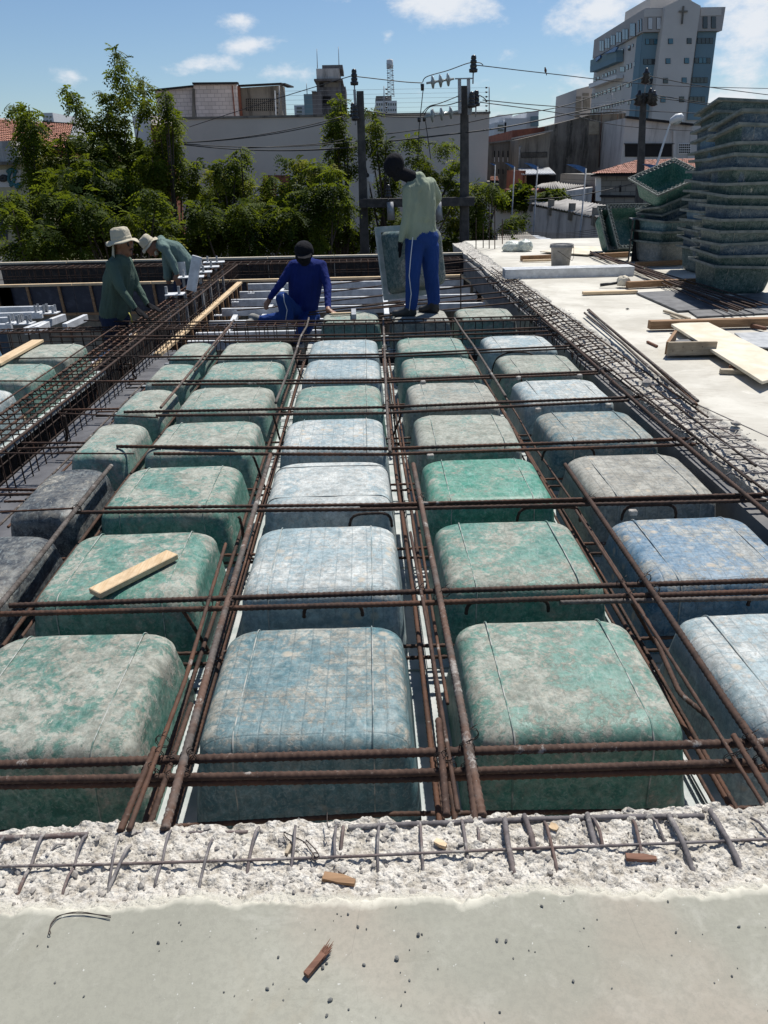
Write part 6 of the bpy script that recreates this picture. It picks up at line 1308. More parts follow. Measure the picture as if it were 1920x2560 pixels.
# its long left side
PL = T_((xC, 114.05, 0)); NLs = T_((1, -(39.9-xC)/(yB-114.05), 0)).normalized(); PL2 = T_((38.55, 113.3, 0)); NL2 = T_((1, -(39.45-38.55)/(yB-113.3), 0)).normalized()
on_face(g, 'teal_bay', 'teal_bld', [(718, 380), (776, 352), (690, 1244), (632, 1244)], PL, NLs, .06, .1, S_)
for r_ in ((625, 470, 650, 525), (668, 455, 682, 487), (555, 505, 580, 560), (540, 690, 595, 745), (608, 668, 630, 722), (645, 655, 662, 708), (685, 640, 700, 690), (265, 805, 295, 840), (305, 792, 330, 825), (362, 770, 375, 800), (388, 758, 412, 795), (422, 744, 440, 780), (453, 733, 470, 770), (483, 720, 500, 760),
           (245, 972, 275, 1018), (285, 962, 313, 1005), (325, 950, 335, 990), (345, 945, 358, 985), (375, 934, 400, 975), (415, 917, 445, 960), (462, 902, 500, 950), (518, 882, 548, 935), (560, 868, 573, 900), (605, 850, 638, 908), (648, 843, 660, 893), (250, 1130, 268, 1175), (278, 1122, 295, 1165), (305, 1113, 322, 1156), (334, 1104, 350, 1148), (362, 1096, 378, 1140), (390, 1088, 408, 1132), (418, 1080, 436, 1123), (446, 1072, 464, 1113), (474, 1062, 492, 1104), (505, 1052, 523, 1096), (535, 1042, 552, 1086), (565, 1034, 583, 1076), (620, 1040, 635, 1085), (645, 1035, 660, 1080)):
    win(r_, PL, NLs, 1, 'win')
for (u0, v0, u1, v1) in ((330, 420, 378, 530), (388, 395, 438, 500), (446, 365, 494, 470), (503, 332, 558, 440), (568, 300, 628, 410), (645, 240, 705, 375), (728, 210, 742, 335), (755, 195, 770, 322)): win((u0, v0, u1, v1), PL2, NL2, 1 if u0 > 640 else 2, 'win')
for (rt, nm, m_) in (([(228, 690), (500, 590), (500, 640), (228, 752)], 'balcony', 'teal_bld'), ([(232, 625), (500, 520), (500, 592), (230, 690)], 'balcony_glazing', 'far_teal'), ([(215, 870), (500, 775), (500, 812), (215, 915)], 'balcony', 'white_bld')): on_face(g, nm, m_, rt, PL+T_((-1.1, 0, 0)), NLs, 0, 1.0, S_)
for (rt) in ([(382, 560), (500, 488), (530, 486), (500, 535)], [(300, 600), (345, 572), (345, 598), (300, 640)]): on_face(g, 'awning', 'blue_fin', rt, PL+T_((-1.2, 0, 0)), NLs, .2, .2, S_)
g2 = empty('annex_building', (40, 150, -4), 'grey panelled annex at the left foot of the tall building', 'building'); PA_ = T_((0, 145, 0))
a, b = wp(1420+90*k, 925*k, PA_, NY), wp(1420+240*k, 880*k, PA_, NY); prism('wall', [(a.x, 145), (b.x+.5, 145), (b.x+.5, 160), (a.x, 160)], [a.z, b.z, b.z, a.z], M['grey_band'], g2)
for r_ in ((80, 1040, 138, 1150), (155, 1010, 225, 1130), (85, 1000, 135, 1025), (150, 965, 215, 995), (75, 1170, 120, 1220)): on_face(g2, 'dark_panel', 'grey_band', rc(*r_), PA_, NY, .1, .1, S_).data.materials[0] = M['cem_grey']

# warehouses and yards on the right
k5 = 400/1659; S5 = (k5, 1220, 230)
def w5(u, v, y): return W(1220+u*k5, 230+v*k5, y=y)
g = empty('stained_warehouse', (12, 46, -4), 'tall black-stained warehouse side with a rusty ladder frame', 'building'); yw = 45
a, b, c = w5(650, 345, yw), w5(1050, 240, yw), w5(1430, 218, yw)
prism('wall', [(a.x, yw), (b.x, yw), (c.x, yw), (c.x+.2, 60), (a.x, 60)], [a.z, b.z, c.z, c.z, a.z], M['cem_stain'], g)
prism('brick_upper', [(w5(305, 385, yw).x, yw+1.5), (a.x, yw+1.5), (a.x, 60), (w5(305, 385, yw).x, 60)], [w5(305, 385, yw).z, a.z, a.z, w5(305, 385, yw).z], M['brick'], g)
for i in range(9): q = (950+i*52); p_ = w5(q, 245-(i*3), yw); MB().box((p_.x, yw, p_.z+.06), (.62, .5, .05), rot=Matrix.Rotation(R(-4), 3, 'Y')).build('roof_sheet', M['fibro'], g)
on_face(g, 'patch_panel', 'wood_old', rc(1045, 305, 1148, 440), (0, yw, 0), NY, .04, .05, S5); on_face(g, 'doorway', 'void', rc(1236, 622, 1300, 790), (0, yw, 0), NY, .03, .05, S5)
vb = on_face(g, 'vent_block', 'cem_wall', rc(1168, 560, 1248, 615), (0, yw, 0), NY, .05, .06, S5)
for i in range(5):
    for j in range(3): on_face(vb, 'hole', 'void', rc(1172+15*i, 563+18*j, 1183+15*i, 576+18*j), (0, yw, 0), NY, .07, .03, S5)
for x in (1175, 1340, 1385): MB().tube([w5(x+5, 225, yw-.3), w5(x-25, 780, yw-.3)], .03, 5).build('pipe', M['bar_rust'], g)
ld = MB()
for i in range(16): ld.tube([w5(1372-i*1.2, 250+i*36, yw-.35), w5(1412-i*1.2, 248+i*36, yw-.35)], .02, 4)
tag(ld.build('ladder_rungs', M['bar_rust'], g), kind='stuff')
for (x0, y0, x1, y1) in ((1230, 710, 1380, 712), (1230, 745, 1380, 745), (1236, 710, 1232, 790), (1380, 710, 1376, 790)): MB().tube([w5(x0, y0, yw-.8), w5(x1, y1, yw-.8)], .025, 4).build('railing', M['bar_rust'], g)
for i in range(10): MB().tube([w5(1075+i*33, 128, yw+1), w5(1070+i*33, 235-i, yw+1)], .02, 4).build('roof_railing', M['galv_dull'], g)
for v in (105, 130): MB().tube([w5(1070, v+20, yw+1), w5(1380, v-18, yw+1)], .02, 4).build('roof_railing', M['galv_dull'], g)
at_ = empty('antenna', w5(1275, 220, yw+2), 'thin TV antenna on the warehouse roof', 'antenna'); MB().tube([w5(1275, 220, yw+2), w5(1288, 10, yw+2)], .025, 5).build('mast', M['galv_dull'], at_); MB().tube([w5(1232, 65, yw+2), w5(1322, 65, yw+2)], .02, 4).build('boom', M['galv_dull'], at_); MB().tube([w5(1262, 25, yw+2), w5(1308, 30, yw+2)], .02, 4).build('boom', M['galv_dull'], at_)
g = empty('grey_shed', (8, 44, -4), 'grey rendered shed with a long dark grille and slanted roof edge', 'building'); yw = 43.5
a, b = w5(325, 490, yw), w5(650, 415, yw); prism('wall', [(a.x, yw), (b.x, yw), (b.x, 46.4), (a.x, 46.4)], [a.z, b.z, b.z, a.z], M['cem_grey'], g)
MB().beam((a.x-.4, yw-.1, a.z+.05), (b.x, yw-.1, b.z+.06), .8, .07).build('roof_sheet', M['fibro'], g)
gr = on_face(g, 'grille', 'void', [(345, 628), (613, 620), (613, 678), (345, 684)], (0, yw, 0), NY, .03, .05, S5)
for i in range(26): on_face(gr, 'grille_fin', 'cem_grey', rc(352+i*10, 624, 354.5+i*10, 682), (0, yw, 0), NY, .05, .03, S5)
for j in range(1, 5): on_face(gr, 'grille_bar', 'cem_grey', rc(345, 624+j*12, 613, 626+j*12), (0, yw, 0), NY, .05, .03, S5)
MB().tube([w5(345, 565, yw-.1), w5(330, 570, yw-.1), w5(320, 780, yw-.1)], .05, 6).build('downpipe', M['galv_dull'], g)
g = empty('long_shed', (6, 47, -4), 'long dark grey shed with narrow slits, left of the grille shed', 'building'); yw = 46.5
a, b = w5(28, 545, yw), w5(395, 490, yw); prism('wall', [(a.x-1, yw), (b.x, yw), (b.x, 56), (a.x-1, 56)], [a.z-.05, b.z, b.z, a.z-.05], M['cem_grey'], g); MB().beam((a.x-1, yw-.05, a.z), (b.x, yw-.05, b.z+.04), .3, .08).build('roof_edge', M['cem_grey'], g)
for i, x in enumerate((62, 105, 150, 200, 255)):
    on_face(g, 'slit', 'void', rc(x, 610, x+9, 675), (0, yw, 0), NY, .03, .05, S5); on_face(g, 'slit', 'void', rc(x, 800, x+9, 850), (0, yw, 0), NY, .03, .05, S5); on_face(g, 'pale_mark', 'white_bld', rc(x+2, 678, x+9, 725), (0, yw, 0), NY, .02, .03, S5)
# brick lean-to under a corrugated sheet
def corrugated(name, q, mat, parent, n_=24, amp=.03):
    """q: four corners, ridges running from the 0-1 edge to the 3-2 edge"""
    q = [T_(p) for p in q]; up = (q[1]-q[0]).cross(q[3]-q[0]).normalized(); up = -up if up.z < 0 else up; vs = []; m_ = n_*4
    for i in range(m_+1):
        o_ = up*amp*math.sin(i*math.pi/2); a = q[0].lerp(q[1], i/m_)+o_; b = q[3].lerp(q[2], i/m_)+o_; vs += [a, b]
    mb = MB(); mb.add(vs, [(2*i, 2*i+2, 2*i+3, 2*i+1) for i in range(m_)], True); o = mb.build(name, M[mat], parent); sd = o.modifiers.new('t', 'SOLIDIFY'); sd.thickness = .012; return o
g = empty('brick_lean_to', (9, 38, -4), 'red brick lean-to under a pale corrugated sheet', 'building')
a = w5(305, 800, 40); b = w5(705, 845, 40); prism('wall', [(a.x, 38.5), (w5(390, 860, 38.5).x, 38.5), (w5(390, 860, 38.5).x, 43), (a.x, 43)], w5(305, 815, 38.5).z, M['brick'], g)
prism('inside', [(w5(390, 860, 38.5).x, 41), (w5(705, 860, 41).x, 41), (w5(705, 860, 41).x, 43), (w5(390, 860, 38.5).x, 43)], w5(700, 860, 41).z, M['void'], g)
corrugated('roof_sheet', [w5(310, 795, 43.3), w5(640, 785, 43.3), w5(705, 852, 38.2), w5(352, 860, 38.2)], 'zinc', g, 22)
MB().tube([w5(392, 865, 38.3), w5(388, 990, 38.3)], .05, 5).build('post', M['wood_brown'], g)
g = empty('flat_roof_shed', (12, 36, -4), 'low shed with a flat grey fibre-cement roof above a brick wall', 'building')
q = [w5(485, 990, 30), w5(770, 1022, 27.5), w5(1090, 950, 33), w5(800, 932, 38)]
corrugated('roof', [w5(700, 935, 38), w5(1090, 945, 36), w5(1000, 975, 31.5), w5(760, 1022, 28)], 'fibro', g, 14, .03); corrugated('roof', [w5(560, 955, 38), w5(705, 932, 38.3), w5(770, 1022, 28), w5(480, 990, 29)], 'fibro', g, 10, .03)
prism('wall', [(w5(390, 985, 31).x, 31), (w5(1100, 985, 31).x, 31), (w5(1100, 985, 31).x, 36), (w5(390, 985, 31).x, 36)], w5(700, 1030, 31).z, M['brick'], g)
prism('side_wall', [(w5(780, 1030, 28.2).x, 28.2), (w5(1085, 985, 30).x, 30), (w5(1085, 985, 31).x, 31), (w5(780, 1030, 29).x, 31)], [w5(780, 1030, 28.2).z, w5(1085, 990, 30).z, w5(1085, 990, 30).z, w5(780, 1030, 28.2).z], M['cem_wall'], g)
# white warehouse with dark window band
g = empty('white_warehouse', (18, 40, -4), 'white stained warehouse with a long dark window opening', 'building'); yw = 41
a, b = w5(1425, 270, yw), w5(2120, 350, yw); prism('wall', [(a.x, yw), (b.x, yw), (b.x, 52), (a.x, 52)], [a.z, b.z, b.z, a.z], M['white_ware'], g); MB().beam((a.x, yw-.08, a.z+.04), (b.x, yw-.08, b.z+.04), .3, .10).build('gutter', M['void'], g)
kk = 360/1659; S6 = (kk, 1560, 240)
on_face(g, 'window_band', 'void', rc(10, 555, 550, 700), (0, yw, 0), NY, .03, .05, S6)
cb_ = on_face(g, 'vent_block', 'white_bld', rc(625, 548, 765, 668), (0, yw, 0), NY, .04, .05, S6)
for i in range(6):
    for j in range(4): on_face(cb_, 'hole', 'void', rc(632+22*i, 555+28*j, 647+22*i, 573+28*j), (0, yw, 0), NY, .06, .03, S6)
on_face(g, 'pilaster', 'white_side', rc(560, 400, 590, 740), (0, yw, 0), NY, .1, .12, S6); on_face(g, 'sill', 'frame', rc(0, 545, 575, 556), (0, yw, 0), NY, .1, .1, S6)
# tiled roof house with block wall
def tile_roof(parent, q, nc, nr_, mat, name='roof_tile', lift=.05):
    """q: eave-left, eave-right, ridge-right, ridge-left; half-round tiles in courses, joined where too many"""
    q = [T_(p) for p in q]; mb = MB(); up = (q[1]-q[0]).cross(q[3]-q[0]).normalized(); up = -up if up.z < 0 else up
    for j in range(nr_):
        for i in range(nc):
            a0, a1 = i/nc, (i+1)/nc; b0, b1 = j/nr_, (j+1.12)/nr_
            e0 = q[0].lerp(q[1], a0).lerp(q[3].lerp(q[2], a0), b0); e1 = q[0].lerp(q[1], a1).lerp(q[3].lerp(q[2], a1), b0); r0_ = q[0].lerp(q[1], a0).lerp(q[3].lerp(q[2], a0), b1); r1_ = q[0].lerp(q[1], a1).lerp(q[3].lerp(q[2], a1), b1)
            w_ = (e1-e0).length; h_ = up*(w_*.28+random.uniform(0, .015)); lo_ = up*(lift*.6); me_, mr_ = (e0+e1)/2, (r0_+r1_)/2; m1 = e0.lerp(e1, .18)
            mb.add([e0+lo_, e0.lerp(e1, .25)+lo_+h_*.8, me_+lo_+h_, e0.lerp(e1, .75)+lo_+h_*.8, e1+lo_, r0_, r0_.lerp(r1_, .25)+h_*.8, mr_+h_, r0_.lerp(r1_, .75)+h_*.8, r1_], [(0, 1, 6, 5), (1, 2, 7, 6), (2, 3, 8, 7), (3, 4, 9, 8)])
    o = mb.build(name, M[mat], parent); tag(o, kind='stuff'); MB().poly([p-up*.02 for p in q], -up*.06).build('roof_deck', M['void'], parent); return o
g = empty('tiled_house', (14, 32, -4), 'grey block house with a faded pink clay tile roof', 'building')
E0, E1 = w5(1065, 855, 30), W(1760, 432, y=30); R0, R1 = W(1590, 402, y=37), W(1800, 396, y=37)
tile_roof(g, [E0, E1, R1, R0], 46, 12, 'tile_pink')
prism('wall', [(w5(1165, 880, 30.4).x, 30.4), (E1.x+1, 30.4), (E1.x+1, 37), (w5(1165, 880, 30.4).x, 37)], w5(1165, 858, 30.4).z, M['block_grey'], g)
on_face(g, 'white_door', 'white_bld', rc(1118, 890, 1172, 1130), (0, 30.3, 0), NY, .0, .1, S5); on_face(g, 'small_opening', 'void', rc(1362, 968, 1380, 1035), (0, 30.4, 0), NY, .03, .05, S5); MB().beam((w5(1160, 1078, 30.3).x, 30.3, w5(1160, 1078, 30.3).z), (w5(1620, 1085, 30.3).x, 30.3, w5(1620, 1085, 30.3).z), .05, .08).build('ledge', M['void'], g)
sh = empty('loose_sheet', w5(1030, 1200, 27), 'loose corrugated sheet leaning in the yard', 'roof sheet'); corrugated('sheet', [w5(940, 1165, 28), w5(1055, 1165, 28), w5(1125, 1245, 26), w5(985, 1235, 26)], 'zinc', sh, 9, .03)
# mould-streaked boundary wall with sheet coping
g = empty('boundary_wall', (9, 22, -4), 'white boundary wall with black mould streaks and pale sheet coping', 'wall')
p0, p1 = W(1305, 510, y=27), W(1600, 572, y=18.5); n_ = 12
pts = [p0, p1]; d = (p1-p0).normalized(); sd_ = T_((d.y, -d.x, 0)).normalized()
vs = [p0, p1, T_((p1.x, p1.y, -4)), T_((p0.x, p0.y, -4))]; MB().poly(vs, -sd_*.2 if sd_.dot(CC-p0) > 0 else sd_*.2).build('wall_face', M['cem_wall'], g)
corrugated('coping_sheet', [p0+T_((-.1, -.1, .10)), p1+T_((-.1, -.1, .10)), p1+T_((.9, .6, .28)), p0+T_((.9, .6, .28))], 'fibro', g, 40, .02)
for i in range(5): q = p0.lerp(p1, (i+.6)/5.2); MB().box(q+T_((0, 0, .08)), (.18, .18, .5)).build('post', M['cem_grey'], g)
g = empty('side_wall', (5, 25, -4), 'plain bluish-grey yard wall at the left end of the boundary wall', 'wall'); a, b = W(1215, 498, y=27.5), W(1308, 528, y=26.5); prism('wall_face', [(a.x, 27.5), (b.x, 26.5), (b.x, 26.8), (a.x, 27.8)], [a.z, b.z, b.z, a.z], M['wall_big'], g)
g = empty('corrugated_roof', (4.5, 18, -2), 'low corrugated roof just beyond the far slab corner', 'roof'); corrugated('sheet', [W(1245, 585, y=21), W(1318, 583, y=21), W(1420, 640, y=15.2), W(1240, 640, y=15.2)], 'fibro', g, 16, .03)
MB().beam(W(1325, 592, y=20.5), W(1425, 618, y=16.5), .3, .1).build('edge_sheet', M['zinc'], g)
g = empty('kiosk_roof', (6, 34, 0), 'small terracotta roof corner above the bushes', 'roof'); tile_roof(g, [w5(20, 925, 33), w5(115, 925, 33), w5(100, 880, 36), w5(25, 878, 36)], 7, 5, 'tile')
MB().span(w5(20, 925, 33).x, w5(115, 925, 33).x, 33.1, 36, -4, w5(20, 930, 33).z).build('wall', M['cem_grey'], g)
g = empty('zinc_roof', (7, 33, 0), 'tiny pale zinc roof between bushes and shed', 'roof'); corrugated('sheet', [w5(190, 1035, 33), w5(275, 1010, 34), w5(262, 1050, 31), w5(205, 1062, 31)], 'zinc', g, 6, .03)

# left: tiled roofs and the painted shop wall
g = empty('tiled_shop', (-16, 26, -4), 'old shop with red clay tile roof, grimy parapet and spray-painted wall at left edge', 'building')
tile_roof(g, [W(-60, 352, y=25), W(38, 360, y=25), W(42, 302, y=32), W(-60, 290, y=32)], 22, 14, 'tile'); tile_roof(g, [W(118, 366, y=27), W(165, 372, y=27), W(182, 312, y=35), W(112, 308, y=35)], 12, 14, 'tile', 'rear_roof_tile'); tile_roof(g, [W(38, 358, y=25.5), W(118, 368, y=26.5), W(112, 308, y=35), W(42, 302, y=32.5)], 18, 14, 'tile', 'middle_roof_tile')
MB().beam(W(108, 307, y=35), W(190, 312, y=35), .3, .12).build('ridge', M['void'], g)
yl = 24; a = W(-60, 350, y=yl); b = W(50, 350, y=yl); prism('parapet', [(a.x, yl), (W(26, 352, y=yl).x, yl), (W(26, 352, y=yl).x, yl+1), (a.x, yl+1)], W(20, 352, y=yl).z, M['cem_wall'], g)
xr = W(115, 500, y=yl).x; prism('wall', [(a.x, yl-.02), (xr, yl+.0), (xr, yl+5), (a.x, yl+5)], W(50, 392, y=yl).z, M['cream'], g); MB().span(a.x, W(62, 405, y=yl).x, yl-.35, yl+.1, W(20, 412, y=yl).z, W(20, 404, y=yl).z).build('ledge', M['cem_grey'], g)
on_face(g, 'upper_band', 'cem_wall', rc(-60, 370, 46, 404), (0, yl, 0), NY, .04, .05); on_face(g, 'painted_band', 'white_side', rc(-60, 424, 52, 468), (0, yl, 0), NY, .03, .04)
on_face(g, 'blue_panel', 'form_blue', rc(-60, 500, 20, 600), (0, yl, 0), NY, .03, .05); on_face(g, 'gate', 'jeans', rc(80, 498, 106, 550), (0, yl, 0), NY, .03, .05).data.materials[0] = M['wall_big']
for i in range(7): MB().tube([W(83+i*3.3, 500, y=yl-.08), W(84+i*3.3, 550, y=yl-.08)], .02, 4).build('gate_bar', M['bar_black'], g)
kz = 400/1659
def spray(pts, m_, r=.05):
    q = [wp(u*kz, 200+v*kz, (0, yl-.06, 0), NY) for u, v in pts]; s_ = []
    for i in range(len(q)-1):
        p0_, p1_, p2_, p3_ = q[max(i-1, 0)], q[i], q[i+1], q[min(i+2, len(q)-1)]
        for kq in range(6): t0 = kq/6; s_.append(.5*((2*p1_)+(p2_-p0_)*t0+(2*p0_-5*p1_+4*p2_-p3_)*t0*t0+(3*p1_-p0_-3*p2_+p3_)*t0**3))
    s_.append(q[-1]); o = MB().tube(s_, r, 6).build('spray_stroke', M[m_], g); o.scale = (1, 1, 1); return o
spray([(75, 960), (120, 930), (175, 955)], 'paint_teal', .06); spray([(125, 930), (95, 985), (90, 1040), (115, 1070), (145, 1040), (150, 960)], 'paint_teal', .05); spray([(105, 1100), (140, 1080), (175, 1110), (205, 1105), (190, 1080), (165, 1120)], 'paint_teal', .05)
spray([(0, 1030), (30, 1000), (65, 1010), (40, 1035), (0, 1032)], 'paint_black', .06); spray([(60, 1360), (55, 1420), (75, 1480), (110, 1495), (130, 1440), (120, 1380)], 'paint_black', .06); spray([(75, 1400), (95, 1435), (115, 1405)], 'paint_black', .04); spray([(165, 1440), (150, 1500), (175, 1520)], 'paint_black', .05); spray([(170, 1555), (180, 1610)], 'paint_black', .04)
g = empty('brick_house', (-12, 30, -4), 'brick side wall glimpsed below the second tiled roof', 'building'); a, b = W(112, 372, y=27.6), W(168, 378, y=27.6); prism('wall', [(a.x, 27.6), (b.x, 27.6), (b.x, 34), (a.x, 34)], a.z, M['brick'], g)

# ---------------------------------------------------------------- poles, wires, lamps
def util_pole(lb, u0, v0, u1, v1, y, w0, w1):
    a, b = W(u0, v0, y=y), W(u1, v1, y=y); e = empty('utility_pole', (b.x, y, -4), lb, 'utility pole'); d = (a-b)/(a.z-b.z); base = b+d*(-4-b.z)
    n_ = 6; rs = []; MBp = MB(); vs = []; fs = []
    for i in range(n_+1):
        p = base.lerp(a, i/n_); w_ = w1*1.25+(w0-w1*1.25)*i/n_
        for sx_, sy_ in ((-.5, -.35), (-.35, -.5), (.35, -.5), (.5, -.35), (.5, .35), (.35, .5), (-.35, .5), (-.5, .35)): vs.append(p+T_((sx_*w_, sy_*w_*.8, 0)))
    for i in range(n_):
        for j in range(8): fs.append((i*8+j, i*8+(j+1) % 8, (i+1)*8+(j+1) % 8, (i+1)*8+j))
    fs.append(tuple(n_*8+j for j in range(8))); MBp.add(vs, fs); MBp.build('post', M['pole'], e)
    return e, a, base
def insulator(p, parent, s=1.0, pin=.25, mat='insul'):
    p = T_(p); MB().lathe(p, [(.03, 0), (.10, .01), (.11, .08), (.07, .10), (.085, .12), (.085, .17), (.06, .19), (.08, .21), (.08, .26), (.055, .28), (.07, .30), (.06, .36), (.02, .38)] if s == 1 else [(r_*s, h_*s) for r_, h_ in [(.03, 0), (.10, .01), (.11, .08), (.07, .10), (.085, .12), (.085, .17), (.06, .19), (.08, .21), (.08, .26), (.055, .28), (.07, .30), (.06, .36), (.02, .38)]], 14).build('insulator', M[mat], parent)
    MB().tube([p-T_((0, 0, pin)), p+T_((0, 0, .02))], .018, 6).build('pin', M['galv_dull'], parent)
YP = 20
pe, ptop, _ = util_pole('left concrete utility pole among the trees, single insulator on a pin', 900, 228, 912, 632, YP, .19, .26)
k8 = 400/1659
def w8(u, v, y=YP): return W(860+u*k8, 100+v*k8, y=y)
MB().beam(w8(108, 515), w8(122, 735), .07, .07).build('bracket', M['galv_dull'], pe); insulator(w8(108, 472), pe, 1.0, .22); insulator(w8(118, 838, YP-.2), pe, 1.0, .1); insulator(w8(95, 800, YP+.3), pe, .9, .1)
pf, ptop2, _ = util_pole('right concrete utility pole with twin steel uprights and strain insulators', 1161, 215, 1161, 632, YP, .20, .26)
MB().beam(w8(1197, 398, YP-.15), w8(1200, 760, YP-.15), .08, .08).build('upright', M['galv_dull'], pf); MB().beam(w8(1290, 392, YP-.15), w8(1298, 775, YP-.15), .08, .08).build('upright', M['galv_dull'], pf)
MB().beam(w8(1150, 402, YP-.2), w8(1345, 398, YP-.2), .03, .03).build('top_rail', M['galv_dull'], pf); insulator(w8(1340, 340, YP-.2), pf, 1.05, .25); insulator(w8(1322, 705, YP-.3), pf, 1.0, .15); insulator(w8(1368, 690, YP-.1), pf, 1.0, .25)
def strain(a, b, nm='strain_string'):
    a, b = T_(a), T_(b); d = (b-a).normalized(); L_ = (b-a).length; mb = MB().tube([a, b], .028, 7)
    for i in range(3): mb.lathe(a.lerp(b, .22+.28*i), [(.03, -.05), (.045, -.03), (.15, -.008), (.155, .0), (.15, .012), (.05, .05), (.03, .09)], 16, d)
    o = mb.build(nm, M['insul_glass'], pf); return o
strain(w8(855, 448, YP-.3), w8(1140, 402, YP-.2)); strain(w8(835, 800, YP-.4), w8(1180, 740, YP-.3)); strain(w8(850, 775, YP+.3), w8(1170, 745, YP+.2))
for (u, v, y) in ((812, 455, YP-.3), (778, 800, YP-.4), (832, 795, YP+.2)): MB().tube([w8(u, v, y), w8(u+2, v+70 if v < 500 else v+50, y)], [.05, .04], 8).build('fuse', M['insul'], pf)
xb0 = empty('platform_beam', (1.5, YP, -1.5), 'dark concrete crossbeam between the two poles behind the standing worker', 'beam'); MB().beam(W(900, 508, y=YP-.2), W(1185, 503, y=YP-.2), .25, .22).build('beam', M['pole'], xb0)
for u in (975, 1095): MB().tube([W(u, 505, y=YP-.4), W(u+3, 550, y=YP-.4)], [.09, .11], 8).build('arm', M['galv_dull'], xb0); insulator(W(u-4, 495, y=YP-.4), xb0, .9, .05)
pg, ptop3, _ = util_pole('slim utility pole before the tall building with three drooping insulators', 1609, 233, 1592, 660, 24, .17, .26)
MB().tube([W(1611, 236, y=24), W(1615, 205, y=24)], .02, 6).build('pin', M['galv_dull'], pg)
for (u, v) in ((1615, 190), (1597, 245), (1625, 240), (1634, 246)):
    p = W(u, v, y=23.9); MB().lathe(p, [(.02, .22), (.05, .20), (.07, .12), (.13, .06), (.08, .02), (.15, -.06), (.10, -.10), (.15, -.18), (.05, -.22)], 12).build('insulator', M['insul'], pg)
def cable(pts, lb, r=.012, sag=0, mat='cable', group='overhead cables'):
    pts = [T_(p) for p in pts]; q = []
    if len(pts) == 2: q = [pts[0].lerp(pts[1], i/16)-T_((0, 0, sag*4*(i/16)*(1-i/16))) for i in range(17)]
    else:
        for i in range(len(pts)-1):
            p0_, p1_, p2_, p3_ = pts[max(i-1, 0)], pts[i], pts[i+1], pts[min(i+2, len(pts)-1)]
            for kq in range(6): t0 = kq/6; q.append(.5*((2*p1_)+(p2_-p0_)*t0+(2*p0_-5*p1_+4*p2_-p3_)*t0*t0+(3*p1_-p0_-3*p2_+p3_)*t0**3))
        q.append(pts[-1])
    o = MB().tube(q, r, 5).build('cable', M[mat]); return tag(o, lb, 'cable', group)
cable([w8(-1600, 900, 30), w8(-800, 640, 26), w8(0, 395, 21), w8(80, 380), w8(140, 380), w8(600, 432), w8(812, 445)], 'high cable passing over the left pole pin insulator')
cable([w8(815, 440, YP-.3), w8(860, 380, YP-.3), w8(1080, 315, YP-.2), w8(1290, 240, YP-.2), w8(1400, 235, YP-.2), w8(1442, 260, YP-.2)], 'looping jumper arching over the right pole')
cable([w8(1375, 268), w8(1442, 268), W(1365, 183, y=22), W(1655, 213, y=26), W(1960, 222, y=32)], 'long high cable with the bird on it')
cable([w8(60, 735), w8(200, 732), w8(500, 770), w8(850, 775)], 'cable from left pole to the lower strain string, upper'); cable([w8(380, 790), w8(600, 800), w8(835, 802)], 'short cable to the lower strain string, lower')
cable([w8(820, 520, YP-.3), w8(800, 700, YP-.3), w8(780, 900, YP-.3), w8(765, 1240, YP-.3)], 'cable dropping from the upper fuse'); cable([w8(845, 845), w8(870, 1020), w8(900, 1240)], 'cable dropping from the lower fuse')
cable([w8(805, 770, YP-.3), w8(880, 690, YP-.3), w8(1000, 655, YP-.3), w8(1190, 580, YP-.2)], 'curved jumper left of the right pole, upper'); cable([w8(830, 775, YP-.3), w8(900, 690, YP-.3), w8(1070, 675, YP-.3), w8(1215, 635, YP-.3)], 'curved jumper left of the right pole, lower')
cable([w8(1305, 560, YP-.2), w8(1360, 580, YP-.2), w8(1400, 610, YP-.2)], 'short jumper right of the twin uprights, upper'); cable([w8(1310, 590), w8(1400, 572), w8(1470, 620), w8(1437, 622)], 'short jumper right of the twin uprights, lower')
cable([w8(1470, 625), W(1440, 269, y=23), W(1920, 291, y=30), W(2000, 296, y=31)], 'mid-height cable running right from the right pole'); cable([w8(1410, 645), W(1400, 283, y=22), W(1560, 315, y=25), W(1780, 330, y=28)], 'lower cable running right from the right pole')
cable([w8(440, 975), w8(1200, 870), w8(1600, 790), W(1420, 262, y=21), W(1620, 188, y=24)], 'rising cable from the trees to the slim pole, upper'); cable([w8(460, 1050), w8(1000, 990), w8(1659, 905), W(1420, 285, y=21.5), W(1600, 245, y=24)], 'rising thick cable from the trees to the slim pole, lower', .018)
cable([w8(60, 1020), w8(-300, 1080), w8(-1000, 1120)], 'faint cable across the grey hall, left')
for i, (v0, v1, u1) in enumerate(((357, 290, 860), (357, 296, 862), (358, 352, 900), (360, 366, 890), (360, 368, 892))): cable([W(445, v0, y=19), W(u1, v1, y=20)], ['uppermost', 'second', 'third', 'fourth', 'fifth'][i]+' of the cables fanning out from the left tree', .011, .12, group='cables fanning from the left tree')
cable([W(1623, 190, y=24), W(1760, 216, y=25), W(1960, 242, y=27)], 'cable from the slim pole top to the right edge'); cable([W(1640, 238, y=24), W(1800, 262, y=25), W(1960, 275, y=27)], 'cable from the slim pole arm to the right edge, upper'); cable([W(1640, 244, y=24), W(1790, 266, y=25), W(1960, 300, y=27)], 'cable from the slim pole arm to the right edge, lower')
cable([W(1310, 500, y=22), W(1450, 488, y=22), W(1600, 455, y=23)], 'low sagging cable across the yard', .014)
for i in range(5): cable([W(1240, 574+i*5, y=18), W(1400, 583+i*3, y=17), W(1530, 566+i*7, y=16)], ['top', 'second', 'middle', 'fourth', 'bottom'][i]+' low wire in front of the boundary wall', .006, 0, group='low wires before the boundary wall')
